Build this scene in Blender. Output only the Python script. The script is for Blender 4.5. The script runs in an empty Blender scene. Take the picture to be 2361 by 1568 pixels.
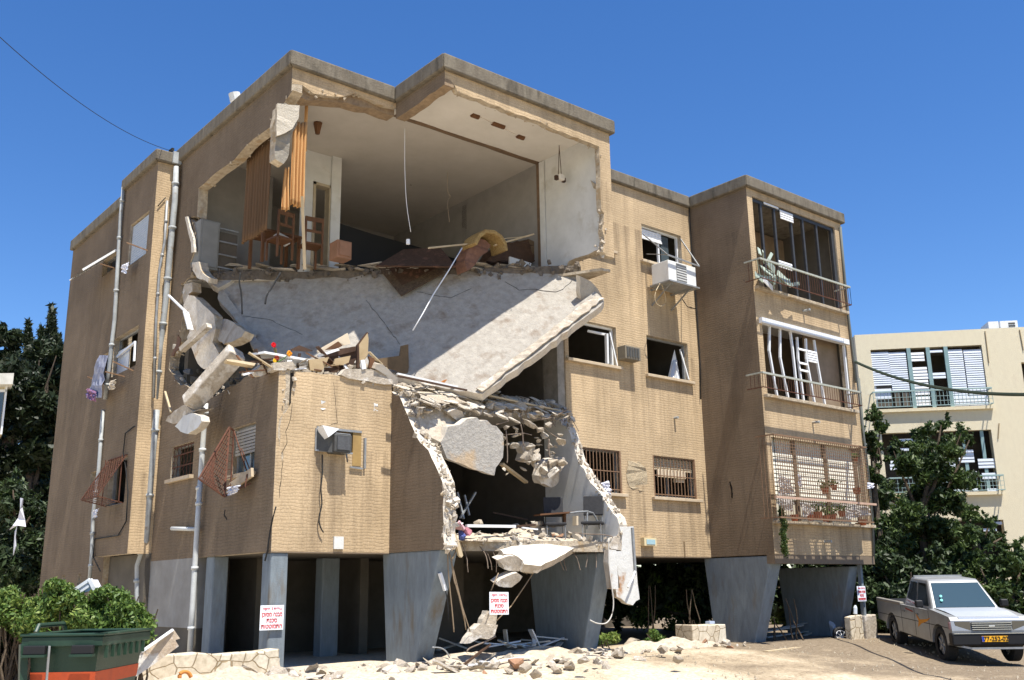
import bpy, bmesh, math, random
import numpy as np
from mathutils import Vector, Matrix, Euler
from mathutils.geometry import tessellate_polygon, delaunay_2d_cdt
random.seed(7); RNG = np.random.default_rng(7)
SC = bpy.context.scene
C = SC.collection
rad = math.radians
# ------------------------------------------------------------------ camera
CZ = 1.25
PITCH, YAW, ROLL, FOC = 0.247940, 0.694833, -0.0148098, 2270.67
def _cam_axes():
    f = Vector((math.sin(YAW)*math.cos(PITCH), math.cos(YAW)*math.cos(PITCH), math.sin(PITCH)))
    r = Vector((math.cos(YAW), -math.sin(YAW), 0)); u = r.cross(f)
    return r*math.cos(ROLL)+u*math.sin(ROLL), -r*math.sin(ROLL)+u*math.cos(ROLL), f
CR, CU, CF = _cam_axes()
cd = bpy.data.cameras.new('camera'); cam = bpy.data.objects.new('camera', cd); C.objects.link(cam)
cd.sensor_width = 36; cd.lens = FOC/2361*36; cd.clip_start = .1; cd.clip_end = 3000
cam.matrix_world = Matrix(((CR.x, CU.x, -CF.x, 0), (CR.y, CU.y, -CF.y, 0), (CR.z, CU.z, -CF.z, CZ), (0, 0, 0, 1)))
SC.camera = cam
# ------------------------------------------------------------------ light
SUN_DIR = Vector((-.10, -1.0, 2.7)).normalized()       # towards the sun
elev = math.asin(SUN_DIR.z); azim = math.atan2(SUN_DIR.x, SUN_DIR.y)
w = bpy.data.worlds.new('World'); SC.world = w; w.use_nodes = True
nt = w.node_tree; nt.nodes.clear()
sky = nt.nodes.new('ShaderNodeTexSky'); sky.sky_type = 'NISHITA'; sky.sun_disc = False
sky.sun_elevation = elev; sky.sun_rotation = azim
sky.air_density = 1.0; sky.dust_density = .05; sky.ozone_density = 2.2; sky.altitude = 900
hs = nt.nodes.new('ShaderNodeHueSaturation'); hs.inputs['Saturation'].default_value = 1.28; hs.inputs['Hue'].default_value = .508; hs.inputs['Value'].default_value = 1.42
bg = nt.nodes.new('ShaderNodeBackground'); bg.inputs['Strength'].default_value = .07
wo = nt.nodes.new('ShaderNodeOutputWorld')
nt.links.new(sky.outputs[0], hs.inputs['Color']); nt.links.new(hs.outputs[0], bg.inputs[0]); nt.links.new(bg.outputs[0], wo.inputs[0])
sl = bpy.data.lights.new('sun', 'SUN'); sl.energy = 5.0; sl.angle = rad(.5); sl.color = (1, .95, .86)
so = bpy.data.objects.new('sun', sl); C.objects.link(so); so.location = (0, -20, 60)
so.rotation_euler = SUN_DIR.to_track_quat('Z', 'Y').to_euler()
SC.view_settings.view_transform = 'Standard'; SC.view_settings.look = 'None'
SC.view_settings.exposure = .92; SC.view_settings.gamma = 1
SC.cycles.max_bounces = 6; SC.cycles.diffuse_bounces = 4; SC.cycles.transparent_max_bounces = 8

# ------------------------------------------------------------------ photo geometry -> world
ZM = {1: (0, 400, .5102), 2: (0, 1200, .5383), 3: (500, 100, .5102), 4: (1200, 100, .5102), 5: (450, 700, .5102), 6: (1100, 750, .5102),
      7: (1700, 500, .4464), 8: (2150, 500, .41447), 9: (2150, 1100, .41447), 10: (2500, 950, .41463), 11: (2300, 1600, .32952),
      12: (1650, 1200, .53812), 13: (1150, 1500, .34692), 14: (500, 1150, .57003), 15: (2580, 1720, .21093), 16: (0, 1700, .25413),
      17: (550, 900, .29648), 18: (1100, 1100, .27531), 19: (1300, 1480, .27531)}
def zz(k, *pts):
    a, b, s = ZM[k]
    out = [((a+x*s)*.7671, (b+y*s)*.7671) for x, y in pts]
    return out if len(out) > 1 else out[0]
def ray(x, y): return CF*FOC + CR*(x-1180.5) - CU*(y-784)
def P(p, ax, v):                                         # point on the wall plane axis=v
    d = ray(*p); o = (0, 0, CZ); t = (v-o[ax])/d[ax]
    return Vector((d.x*t, d.y*t, CZ+d.z*t))
def PD(p, Z):                                            # point at distance Z along the ground axis
    d = ray(*p); t = Z/(d.x*math.sin(YAW)+d.y*math.cos(YAW))
    return Vector((d.x*t, d.y*t, CZ+d.z*t))
def PP(p, o, n):                                         # point on a free plane
    d = ray(*p); c = Vector((0, 0, CZ)); t = (o-c).dot(n)/d.dot(n)
    return c+d*t
def gz(x, y):                                            # ground height
    t = min(max((14.2-y)/4.0, 0), 1)
    return -.42*t
# ------------------------------------------------------------------ materials
MT = {}
def nd(t, ty, **kw):
    n = t.nodes.new(ty)
    for k, v in kw.items():
        if k in n.inputs.keys(): n.inputs[k].default_value = v
        else: setattr(n, k, v)
    return n
def mat(name, c, c2=None, scale=4, rough=.9, bump=0, bscale=30, metal=0, stretch=None, c3=None, s3=1.2, t3=.6, w3=.08, vein=0, spec=.3, trans=0, amt=1.0, det=6):
    if name in MT: return MT[name]
    m = bpy.data.materials.new(name); m.use_nodes = True; t = m.node_tree
    b = t.nodes['Principled BSDF']; L = t.links.new
    b.inputs['Roughness'].default_value = rough; b.inputs['Metallic'].default_value = metal
    b.inputs['Specular IOR Level'].default_value = spec
    b.inputs['Base Color'].default_value = (*c, 1)
    tc = nd(t, 'ShaderNodeTexCoord'); mp = nd(t, 'ShaderNodeMapping')
    L(tc.outputs['Object'], mp.inputs[0])
    if stretch: mp.inputs['Scale'].default_value = stretch
    col = None
    if c2:
        n = nd(t, 'ShaderNodeTexNoise', Scale=scale, Detail=det, Roughness=.65); L(mp.outputs[0], n.inputs['Vector'])
        r = nd(t, 'ShaderNodeValToRGB'); r.color_ramp.elements[0].position = .32; r.color_ramp.elements[1].position = .68
        r.color_ramp.elements[0].color = (*c, 1); r.color_ramp.elements[1].color = (*c2, 1); L(n.outputs['Fac'], r.inputs[0]); col = r.outputs[0]
    if c3:
        n = nd(t, 'ShaderNodeTexNoise', Scale=s3, Detail=5, Roughness=.6); L(mp.outputs[0], n.inputs['Vector'])
        r = nd(t, 'ShaderNodeValToRGB'); r.color_ramp.elements[0].position = t3; r.color_ramp.elements[1].position = t3+w3
        r.color_ramp.elements[1].color = (amt, amt, amt, 1); r.color_ramp.elements[0].color = (0, 0, 0, 1); L(n.outputs['Fac'], r.inputs[0])
        mx = nd(t, 'ShaderNodeMixRGB'); L(r.outputs[0], mx.inputs[0])
        if col: L(col, mx.inputs[1])
        else: mx.inputs[1].default_value = (*c, 1)
        mx.inputs[2].default_value = (*c3, 1); col = mx.outputs[0]
    if col: L(col, b.inputs['Base Color'])
    if bump:
        n = nd(t, 'ShaderNodeTexNoise', Scale=bscale, Detail=8, Roughness=.7); L(tc.outputs['Object'], n.inputs['Vector'])
        bm = nd(t, 'ShaderNodeBump', Strength=min(bump, 1), Distance=.03); L(n.outputs['Fac'], bm.inputs['Height']); L(bm.outputs[0], b.inputs['Normal'])
    if trans:
        b.inputs['Transmission Weight'].default_value = trans
    MT[name] = m; return m
def brickmat(name, ca, cb, mortar, grime, gamt=.75, rowh=.058, bw=.42):
    m = bpy.data.materials.new(name); m.use_nodes = True; t = m.node_tree; L = t.links.new
    b = t.nodes['Principled BSDF']; b.inputs['Roughness'].default_value = .95; b.inputs['Specular IOR Level'].default_value = .15
    tc = nd(t, 'ShaderNodeTexCoord'); sp = nd(t, 'ShaderNodeSeparateXYZ'); L(tc.outputs['Object'], sp.inputs[0])
    ad = nd(t, 'ShaderNodeMath', operation='ADD'); L(sp.outputs[0], ad.inputs[0]); L(sp.outputs[1], ad.inputs[1])
    n0 = nd(t, 'ShaderNodeTexNoise', Scale=5.0, Detail=4); L(tc.outputs['Object'], n0.inputs['Vector'])
    m0 = nd(t, 'ShaderNodeMath', operation='MULTIPLY_ADD'); L(n0.outputs['Fac'], m0.inputs[0]); m0.inputs[1].default_value = .085; L(sp.outputs[2], m0.inputs[2])
    cb_ = nd(t, 'ShaderNodeCombineXYZ'); L(ad.outputs[0], cb_.inputs[0]); L(m0.outputs[0], cb_.inputs[1])
    br = nd(t, 'ShaderNodeTexBrick'); br.inputs['Scale'].default_value = 1; br.inputs['Brick Width'].default_value = bw; br.inputs['Row Height'].default_value = rowh
    br.inputs['Mortar Size'].default_value = .011; br.inputs['Mortar Smooth'].default_value = .35; br.inputs['Bias'].default_value = 0; br.offset_frequency = 2; br.squash = .8
    br.inputs['Color1'].default_value = (*ca, 1); br.inputs['Color2'].default_value = (*cb, 1); br.inputs['Mortar'].default_value = (*mortar, 1)
    L(cb_.outputs[0], br.inputs['Vector'])
    # patchy: mortar fades in places
    n1 = nd(t, 'ShaderNodeTexNoise', Scale=2.3, Detail=6, Roughness=.7); L(tc.outputs['Object'], n1.inputs['Vector'])
    r1 = nd(t, 'ShaderNodeValToRGB'); r1.color_ramp.elements[0].position = .4; r1.color_ramp.elements[1].position = .62; L(n1.outputs['Fac'], r1.inputs[0])
    mx1 = nd(t, 'ShaderNodeMixRGB'); L(r1.outputs[0], mx1.inputs[0]); L(br.outputs[0], mx1.inputs[1]); mx1.inputs[2].default_value = tuple(.5*(x+y) for x, y in zip(ca, cb))+(1,)
    f1 = nd(t, 'ShaderNodeMath', operation='MULTIPLY'); L(r1.outputs[0], f1.inputs[0]); f1.inputs[1].default_value = .95; L(f1.outputs[0], mx1.inputs[0])
    # vertical weather streaks
    mp = nd(t, 'ShaderNodeMapping'); mp.inputs['Scale'].default_value = (3.2, 3.2, .16); L(tc.outputs['Object'], mp.inputs[0])
    n2 = nd(t, 'ShaderNodeTexNoise', Scale=1.6, Detail=7, Roughness=.68); L(mp.outputs[0], n2.inputs['Vector'])
    r2 = nd(t, 'ShaderNodeValToRGB'); r2.color_ramp.elements[0].position = .46; r2.color_ramp.elements[1].position = .72; L(n2.outputs['Fac'], r2.inputs[0])
    f2 = nd(t, 'ShaderNodeMath', operation='MULTIPLY'); L(r2.outputs[0], f2.inputs[0]); f2.inputs[1].default_value = gamt
    # run-off below sills and under the roof band: strongest just beneath, fading down each storey
    zs = nd(t, 'ShaderNodeMath', operation='MULTIPLY_ADD'); L(sp.outputs[2], zs.inputs[0]); zs.inputs[1].default_value = 1/3.02; zs.inputs[2].default_value = -.25
    zf = nd(t, 'ShaderNodeMath', operation='FRACT'); L(zs.outputs[0], zf.inputs[0])
    zp = nd(t, 'ShaderNodeMath', operation='MULTIPLY_ADD'); L(zf.outputs[0], zp.inputs[0]); zp.inputs[1].default_value = .85; zp.inputs[2].default_value = .2
    f3 = nd(t, 'ShaderNodeMath', operation='MULTIPLY'); L(f2.outputs[0], f3.inputs[0]); L(zp.outputs[0], f3.inputs[1]); f2 = f3
    mx2 = nd(t, 'ShaderNodeMixRGB'); L(f2.outputs[0], mx2.inputs[0]); L(mx1.outputs[0], mx2.inputs[1]); mx2.inputs[2].default_value = (*grime, 1)
    # fine speckle
    n3 = nd(t, 'ShaderNodeTexNoise', Scale=38, Detail=4, Roughness=.8); L(tc.outputs['Object'], n3.inputs['Vector'])
    r3 = nd(t, 'ShaderNodeValToRGB'); r3.color_ramp.elements[0].position = .3; r3.color_ramp.elements[0].color = (.72, .7, .68, 1); r3.color_ramp.elements[1].position = .7; r3.color_ramp.elements[1].color = (1.12, 1.12, 1.12, 1); L(n3.outputs['Fac'], r3.inputs[0])
    mx3 = nd(t, 'ShaderNodeMixRGB', blend_type='MULTIPLY'); mx3.inputs[0].default_value = 1; L(mx2.outputs[0], mx3.inputs[1]); L(r3.outputs[0], mx3.inputs[2])
    n4 = nd(t, 'ShaderNodeTexNoise', Scale=.7, Detail=5, Roughness=.6); L(tc.outputs['Object'], n4.inputs['Vector'])
    r4 = nd(t, 'ShaderNodeValToRGB'); r4.color_ramp.elements[0].position = .35; r4.color_ramp.elements[0].color = (.80, .79, .77, 1); r4.color_ramp.elements[1].position = .65; r4.color_ramp.elements[1].color = (1.06, 1.05, 1.03, 1); L(n4.outputs['Fac'], r4.inputs[0])
    mx4 = nd(t, 'ShaderNodeMixRGB', blend_type='MULTIPLY'); mx4.inputs[0].default_value = 1; L(mx3.outputs[0], mx4.inputs[1]); L(r4.outputs[0], mx4.inputs[2])
    n5 = nd(t, 'ShaderNodeTexNoise', Scale=6, Detail=6, Roughness=.7); L(tc.outputs['Object'], n5.inputs['Vector'])
    r5 = nd(t, 'ShaderNodeValToRGB'); r5.color_ramp.elements[0].position = .64; r5.color_ramp.elements[1].position = .69; L(n5.outputs['Fac'], r5.inputs[0])
    f5 = nd(t, 'ShaderNodeMath', operation='MULTIPLY'); L(r5.outputs[0], f5.inputs[0]); f5.inputs[1].default_value = .5
    mx5 = nd(t, 'ShaderNodeMixRGB'); L(f5.outputs[0], mx5.inputs[0]); L(mx4.outputs[0], mx5.inputs[1]); mx5.inputs[2].default_value = (*mortar, 1)
    L(mx5.outputs[0], b.inputs['Base Color'])
    hm = nd(t, 'ShaderNodeMath', operation='MULTIPLY_ADD'); L(n3.outputs['Fac'], hm.inputs[0]); hm.inputs[1].default_value = .5; 
    iv = nd(t, 'ShaderNodeMath', operation='MULTIPLY'); L(br.outputs['Fac'], iv.inputs[0]); iv.inputs[1].default_value = -1; L(iv.outputs[0], hm.inputs[2])
    bp = nd(t, 'ShaderNodeBump', Strength=.4, Distance=.008); L(hm.outputs[0], bp.inputs['Height']); L(bp.outputs[0], b.inputs['Normal'])
    MT[name] = m; return m
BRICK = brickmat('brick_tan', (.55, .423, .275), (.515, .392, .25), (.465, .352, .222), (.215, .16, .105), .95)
BRICKL = brickmat('brick_left_shade', (.215, .165, .117), (.20, .152, .108), (.17, .13, .092), (.10, .082, .06), .6)  # darker copy of the tan brick, left-face shade put into its colour
BROKEN = mat('broken_concrete', (.50, .43, .33), (.30, .24, .17), 9, .97, 1, 14, c3=(.34, .25, .15), s3=3, t3=.56)
CONC = mat('cornice_concrete', (.19, .165, .125), (.12, .10, .075), 3, .95, .5, 25, stretch=(2, 2, .5), c3=(.07, .06, .045), s3=2.6, t3=.52, w3=.2)
PLAST = mat('white_plaster', (.62, .62, .60), (.52, .52, .50), 2.5, .9, .15, 20, c3=(.40, .37, .31), s3=1.4, t3=.58, w3=.2)
CEIL = mat('ceiling_plaster', (.70, .66, .60), (.62, .58, .52), 1.5, .9, .15, 18)
SLABM = mat('slab_plaster', (.385, .355, .31), (.28, .255, .22), 7, .95, 1, 9, c3=(.21, .165, .125), s3=2.6, t3=.54, w3=.18)
PILE = mat('column_grey', (.20, .235, .26), (.145, .17, .19), 5, .8, .2, 30, c3=(.15, .13, .10), s3=1.3, t3=.58, w3=.15, stretch=(2, 2, .5))
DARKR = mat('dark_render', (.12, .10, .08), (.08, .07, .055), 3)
DIM = mat('dim_wall', (.12, .105, .085), (.085, .075, .06), 2)  # dimness of the deep rooms put into the wall colour
WHITEM = mat('white_metal', (.75, .76, .77), (.66, .67, .68), 6, .5)
RUST = mat('rusty_iron', (.12, .045, .025), (.07, .03, .018), 12, .8, .4)
RUSTL = mat('rusty_bar', (.24, .15, .09), (.15, .085, .05), 12, .8)
STEEL = mat('grey_steel', (.32, .33, .33), (.22, .22, .22), 8, .5, metal=.3)
BLACK = mat('black_plastic', (.012, .012, .013), None, rough=.55)
RUBBER = mat('tyre_rubber', (.016, .016, .017), (.03, .028, .026), 20, .85)
WOOD = mat('pale_wood', (.52, .43, .29), (.40, .31, .19), 6, .8, .2, 40, stretch=(1, 1, .2))
DWOOD = mat('dark_wood', (.085, .045, .025), (.05, .028, .018), 7, .6)
OWOOD = mat('orange_wood', (.15, .07, .03), (.10, .045, .02), 7, .6)
GLASS = mat('window_glass', (.06, .08, .09), None, rough=.06, spec=.8)
DUST = mat('dust_rubble', (.55, .48, .38), (.38, .31, .23), 12, .97, 1, 22)
CHUNK = mat('concrete_chunk', (.50, .44, .36), (.32, .27, .21), 8, .96, .9, 16, c3=(.60, .56, .50), s3=3, t3=.55)
CHUNKW = mat('pale_chunk', (.60, .55, .48), (.45, .40, .33), 7, .96, .8, 14, c3=(.42, .33, .24), s3=3, t3=.6)
RED = mat('red_print', (.55, .02, .02)); WSIGN = mat('white_sign', (.82, .84, .88), rough=.5)
CLOTH_W = mat('white_cloth', (.65, .66, .72), (.5, .5, .55), 9, .9)
PIPEM = mat('drain_pipe', (.40, .42, .42), (.25, .26, .26), 3, .6, c3=(.2, .15, .1), s3=4, t3=.62)
# ------------------------------------------------------------------ mesh helpers
def tag(o, label=None, cat=None, group=None, kind=None):
    if label: o['label'] = label
    if cat: o['category'] = cat
    if group: o['group'] = group
    if kind or cat: o['kind'] = kind or 'thing'
    return o
class MB:
    def __init__(s): s.v = []; s.f = []; s.m = []
    def add(s, vs, fs, mi=0):
        k = len(s.v); s.v += [tuple(v) for v in vs]; s.f += [tuple(k+i for i in f) for f in fs]; s.m += [mi]*len(fs); return s
    def box(s, c, h, mi=0, R=None):                      # centre, half sizes
        vs = [Vector((x*h[0], y*h[1], z*h[2])) for x in (-1, 1) for y in (-1, 1) for z in (-1, 1)]
        if R is not None: vs = [R @ v for v in vs]
        c = Vector(c)
        return s.add([v+c for v in vs], [(0, 1, 3, 2), (4, 6, 7, 5), (0, 4, 5, 1), (2, 3, 7, 6), (0, 2, 6, 4), (1, 5, 7, 3)], mi)
    def bb(s, x0, x1, y0, y1, z0, z1, mi=0): return s.box(((x0+x1)/2, (y0+y1)/2, (z0+z1)/2), (abs(x1-x0)/2, abs(y1-y0)/2, abs(z1-z0)/2), mi)
    def bar(s, a, b, w, h=None, mi=0, up=(0, 0, 1)):      # rectangular bar between two points
        a = Vector(a); b = Vector(b); h = h or w; d = (b-a).normalized(); u = Vector(up)
        if abs(d.dot(u)) > .95: u = Vector((1, 0, 0))
        r = d.cross(u).normalized()*w/2; q = r.cross(d).normalized()*h/2
        vs = [a-r-q, a+r-q, a+r+q, a-r+q, b-r-q, b+r-q, b+r+q, b-r+q]
        return s.add(vs, [(0, 1, 2, 3), (7, 6, 5, 4), (0, 4, 5, 1), (1, 5, 6, 2), (2, 6, 7, 3), (3, 7, 4, 0)], mi)
    def tube(s, pts, r, n=8, mi=0, cap=True):
        pts = [Vector(p) for p in pts]; rings = []; vs = []
        for i, p in enumerate(pts):
            d = (pts[min(i+1, len(pts)-1)]-pts[max(i-1, 0)]).normalized(); u = Vector((0, 0, 1)) if abs(d.z) < .9 else Vector((1, 0, 0))
            a = d.cross(u).normalized(); b = a.cross(d); rr = r[i] if isinstance(r, (list, tuple)) else r
            vs += [p+(a*math.cos(6.28318*k/n)+b*math.sin(6.28318*k/n))*rr for k in range(n)]
        fs = [(i*n+k, i*n+(k+1) % n, (i+1)*n+(k+1) % n, (i+1)*n+k) for i in range(len(pts)-1) for k in range(n)]
        if cap: fs += [tuple(range(n))[::-1], tuple((len(pts)-1)*n+k for k in range(n))]
        return s.add(vs, fs, mi)
    def prism(s, pts, off, mi=0, mside=None):             # planar-ish polygon extruded by a vector
        pts = [Vector(p) for p in pts]; off = Vector(off); n = len(pts)
        tri = tessellate_polygon([pts])
        vs = pts+[p+off for p in pts]
        s.add(vs, [], mi); k = len(s.v)-2*n
        for t in tri:
            s.f.append(tuple(k+i for i in t)); s.m.append(mi); s.f.append(tuple(k+n+i for i in reversed(t))); s.m.append(mi)
        for i in range(n):
            j = (i+1) % n; s.f.append((k+i, k+j, k+n+j, k+n+i)); s.m.append(mi if mside is None else mside)
        return s
    def holed(s, outer, holes, off, mi=0, mside=1):       # wall with openings: constrained triangulation, then extruded
        off = Vector(off); loops = [[Vector(p) for p in outer]]+[[Vector(p) for p in h] for h in holes]
        ax = max(range(3), key=lambda i: abs(off[i])); pl = loops[0][0][ax]; o2 = [i for i in range(3) if i != ax]
        v2 = []; ed = []; segs = []
        for l in loops:
            k0 = len(v2); v2 += [Vector((p[o2[0]], p[o2[1]])) for p in l]; n = len(l)
            ed += [(k0+i, k0+(i+1) % n) for i in range(n)]
        r = delaunay_2d_cdt(v2, ed, [], 0, 1e-5)
        def inside(q, l):
            c = False; n = len(l)
            for i in range(n):
                x1, y1 = l[i][o2[0]], l[i][o2[1]]; x2, y2 = l[(i+1) % n][o2[0]], l[(i+1) % n][o2[1]]
                if (y1 > q[1]) != (y2 > q[1]) and q[0] < (x2-x1)*(q[1]-y1)/(y2-y1)+x1: c = not c
            return c
        def up(q):
            w_ = [0, 0, 0]; w_[o2[0]] = q[0]; w_[o2[1]] = q[1]; w_[ax] = pl; return Vector(w_)
        vv = [up(q) for q in r[0]]; k = len(s.v); n = len(vv)
        s.v += [tuple(p) for p in vv]+[tuple(p+off) for p in vv]
        for f in r[2]:
            q = [sum(r[0][i][j] for i in f)/len(f) for j in (0, 1)]
            if not inside(q, loops[0]) or any(inside(q, h) for h in loops[1:]): continue
            s.f.append(tuple(k+i for i in f)); s.m.append(mi); s.f.append(tuple(k+n+i for i in reversed(f))); s.m.append(mside if mside > 1 else mi)
        for l in loops:
            k = len(s.v); m = len(l); s.v += [tuple(p) for p in l]+[tuple(p+off) for p in l]
            for i in range(m):
                j = (i+1) % m; s.f.append((k+i, k+j, k+m+j, k+m+i)); s.m.append(1)
        return s
    def obj(s, name, mats, parent=None, loc=None, smooth=False):
        me = bpy.data.meshes.new(name); off = Vector(loc) if loc is not None else Vector((0, 0, 0))
        me.from_pydata([tuple(Vector(v)-off) for v in s.v] if loc is not None else s.v, [], s.f)
        for m in (mats if isinstance(mats, (list, tuple)) else [mats]): me.materials.append(m)
        me.polygons.foreach_set('material_index', s.m)
        if smooth: me.polygons.foreach_set('use_smooth', [True]*len(me.polygons))
        me.update()
        bm = bmesh.new(); bm.from_mesh(me); bmesh.ops.recalc_face_normals(bm, faces=bm.faces); bm.to_mesh(me); bm.free()
        o = bpy.data.objects.new(name, me); C.objects.link(o); o.location = off
        if parent: adopt(o, parent)
        return o
def adopt(o, parent):
    o.parent = parent; b = parent; loc = Vector((0, 0, 0)); M = Matrix()
    chain = []
    while b: chain.append(b); b = b.parent
    for b in reversed(chain): M = M @ b.matrix_parent_inverse @ b.matrix_basis
    o.matrix_parent_inverse = M.inverted()
def islands(mb):
    p = list(range(len(mb.v)))
    def f(a):
        while p[a] != a: p[a] = p[p[a]]; a = p[a]
        return a
    for q in mb.f:
        for a in q[1:]: p[f(a)] = f(q[0])
    out = {}
    for q, m in zip(mb.f, mb.m): out.setdefault(f(q[0]), []).append((q, m))
    res = []
    for g in out.values():
        k = MB(); ix = {}
        for q, m in g:
            for a in q:
                if a not in ix: ix[a] = len(ix); k.v.append(mb.v[a])
            k.f.append(tuple(ix[a] for a in q)); k.m.append(m)
        res.append(k)
    return res
def thing(name, label, cat, loc=(0, 0, 0), group=None, rot=None):
    o = bpy.data.objects.new(name, None); C.objects.link(o); o.location = loc; o.empty_display_size = .2
    if rot: o.rotation_euler = rot
    return tag(o, label, cat, group)
def rag(pts, amp=.04, step=.18, closed=False):            # broken edge: jitter between points
    out = []; pts = [Vector(p) for p in pts]; n = len(pts)
    for i in range(n if closed else n-1):
        a, b = pts[i], pts[(i+1) % n]; d = (b-a).length; m = max(1, int(d/step))
        for k in range(m):
            p = a.lerp(b, k/m)
            if k: p = p+Vector([random.uniform(-amp, amp) for _ in range(3)])
            out.append(p)
    if not closed: out.append(pts[-1])
    return out
def flat(pts, ax, v):
    for p in pts: p[ax] = v
    return pts
def rag2(pts, ax, v, amp=.04, step=.16): return flat(rag(pts, amp, step), ax, v)
def bevel(o, w=.01, seg=2):
    m = o.modifiers.new('bevel', 'BEVEL'); m.width = w; m.segments = seg; m.limit_method = 'ANGLE'; return o
def text(s, size, mt, M, parent, name='lettering', ext=.002):
    cu = bpy.data.curves.new(name, 'FONT'); cu.body = s; cu.size = size; cu.align_x = 'CENTER'; cu.align_y = 'CENTER'; cu.extrude = ext; cu.offset = size*.018
    o = bpy.data.objects.new(name, cu); C.objects.link(o)
    dg = bpy.context.evaluated_depsgraph_get(); me = bpy.data.meshes.new_from_object(o.evaluated_get(dg)); bpy.data.objects.remove(o)
    me.transform(M); me.materials.clear(); me.materials.append(mt)
    q = bpy.data.objects.new(name, me); C.objects.link(q); adopt(q, parent); return q
# ================================================================== THE DAMAGED BUILDING
XA, YA, XB, YB, XR, YC, XD, YD, XE = 7.70, 15.675, 10.05, 13.97, 14.53, 15.60, 19.13, 13.78, 23.30
YF, XF, YG, XG, YH = 21.25, 7.20, 23.50, 7.45, 28.5
Z0, ZR = 1.93, 11.31
Z1, Z2, Z3 = 2.13, 5.08, 8.08           # floor tops
T = .22
V = Vector
BLD = thing('apartment_building', 'tan brick apartment block on grey pilotis with its front corner blown open', 'building', (12, 15, 0))
SPLIT = {'interior_wall', 'ground_floor_wall', 'edge_beam', 'roof', 'clothes_bracket', 'floor_slab', 'door_frame', 'partition_wall', 'loose_sash', 'plaster_scar', 'loggia_post'}
def part(mb, name, mats, parent=None, **k):
    if name in SPLIT:
        r = [q.obj(name, mats, parent or BLD, **k) for q in islands(mb)]; return r[0]
    return mb.obj(name, mats, parent or BLD, **k)
def rect_y(tr, bl, y):                    # window rectangle on a front-facing wall
    a = P(tr, 1, y); b = P(bl, 1, y); return (min(a.x, b.x), max(a.x, b.x), min(a.z, b.z), max(a.z, b.z))
def rect_x(tr, bl, x):
    a = P(tr, 0, x); b = P(bl, 0, x); return (min(a.y, b.y), max(a.y, b.y), min(a.z, b.z), max(a.z, b.z))
def hy(r, y): return [V((r[0], y, r[2])), V((r[1], y, r[2])), V((r[1], y, r[3])), V((r[0], y, r[3]))]
def hx(r, x): return [V((x, r[0], r[2])), V((x, r[1], r[2])), V((x, r[1], r[3])), V((x, r[0], r[3]))]
CRK = mat('crack_dark', (.02, .016, .012))
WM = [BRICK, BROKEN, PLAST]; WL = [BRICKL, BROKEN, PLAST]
ZW = ZR-.30                               # wall top (under the fascia band)

def crumbs(pts, n, size, off, mt, nm='broken_edge', sp=.03):
    """irregular broken stones standing proud along a torn edge"""
    pts = [V(p) for p in pts]; L_ = [(b-a).length for a, b in zip(pts, pts[1:])]; tot = sum(L_); mb = MB(); off = V(off)
    for _ in range(int(n*1.1)):
        t = random.random()*tot
        for i, l in enumerate(L_):
            if t <= l: break
            t -= l
        c = pts[i].lerp(pts[i+1], t/max(l, 1e-6))+off*random.random()+V([random.gauss(0, sp) for _ in range(3)])
        s_ = size*(.22+.95*random.random()**2.2); R_ = Euler([random.uniform(0, 6.28) for _ in range(3)]).to_matrix(); f = (1, random.uniform(.5, .9), random.uniform(.35, .8))
        vs = []
        for sx in (-1, 1):
            for sy in (-1, 1):
                for sz in (-1, 1): vs.append(c+R_ @ V((sx*f[0]*random.uniform(.45, 1), sy*f[1]*random.uniform(.45, 1), sz*f[2]*random.uniform(.45, 1)))*s_)
        mb.add(vs, [(0, 1, 3, 2), (4, 6, 7, 5), (0, 4, 5, 1), (2, 3, 7, 6), (0, 2, 6, 4), (1, 5, 7, 3)])
    o = part(mb, nm, mt); o['kind'] = 'stuff'; return o
# --- A left face (x = XA)
winA1 = rect_x(zz(2, (1430, 125)), zz(2, (1290, 430)), XA)      # window behind the twisted grille
winA2 = rect_x(zz(2, (1085, 232)), zz(2, (950, 452)), XA)       # small barred window
edge = [P(q, 0, XA) for q in zz(5, (715, 815), (640, 795), (600, 840), (560, 850), (500, 900), (430, 935), (330, 990), (250, 930), (165, 880), (112, 800), (120, 730), (170, 640), (185, 560),
        (200, 470), (172, 420), (190, 360), (185, 300), (240, 262), (245, 230), (238, 175), (262, 110))]
edge += [P(q, 0, XA) for q in zz(3, (172, 1200), (160, 1110), (130, 1085), (180, 1083))]
top = [P(q, 0, XA) for q in zz(3, (190, 912), (300, 815), (400, 745), (470, 662), (560, 590), (612, 553), (655, 470), (690, 415), (745, 335))]
out = [V((XA, YF, Z0)), V((XA, YA, Z0))]+rag2([V((XA, YA, P(zz(5, (715, 815)), 0, XA).z))]+edge[1:], 0, XA, .035)+rag2(top, 0, XA, .02, .3)
out += [V((XA, YA, out[-1].z)), V((XA, YA, ZW)), V((XA, YF, ZW))]
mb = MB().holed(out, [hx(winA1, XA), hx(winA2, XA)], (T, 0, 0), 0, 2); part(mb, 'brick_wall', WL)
crumbs(edge[:14], 90, .07, (T, 0, 0), CHUNK); crumbs(edge[13:], 50, .05, (T, 0, 0), BROKEN); crumbs(top, 40, .035, (T, 0, 0), BROKEN)
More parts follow.
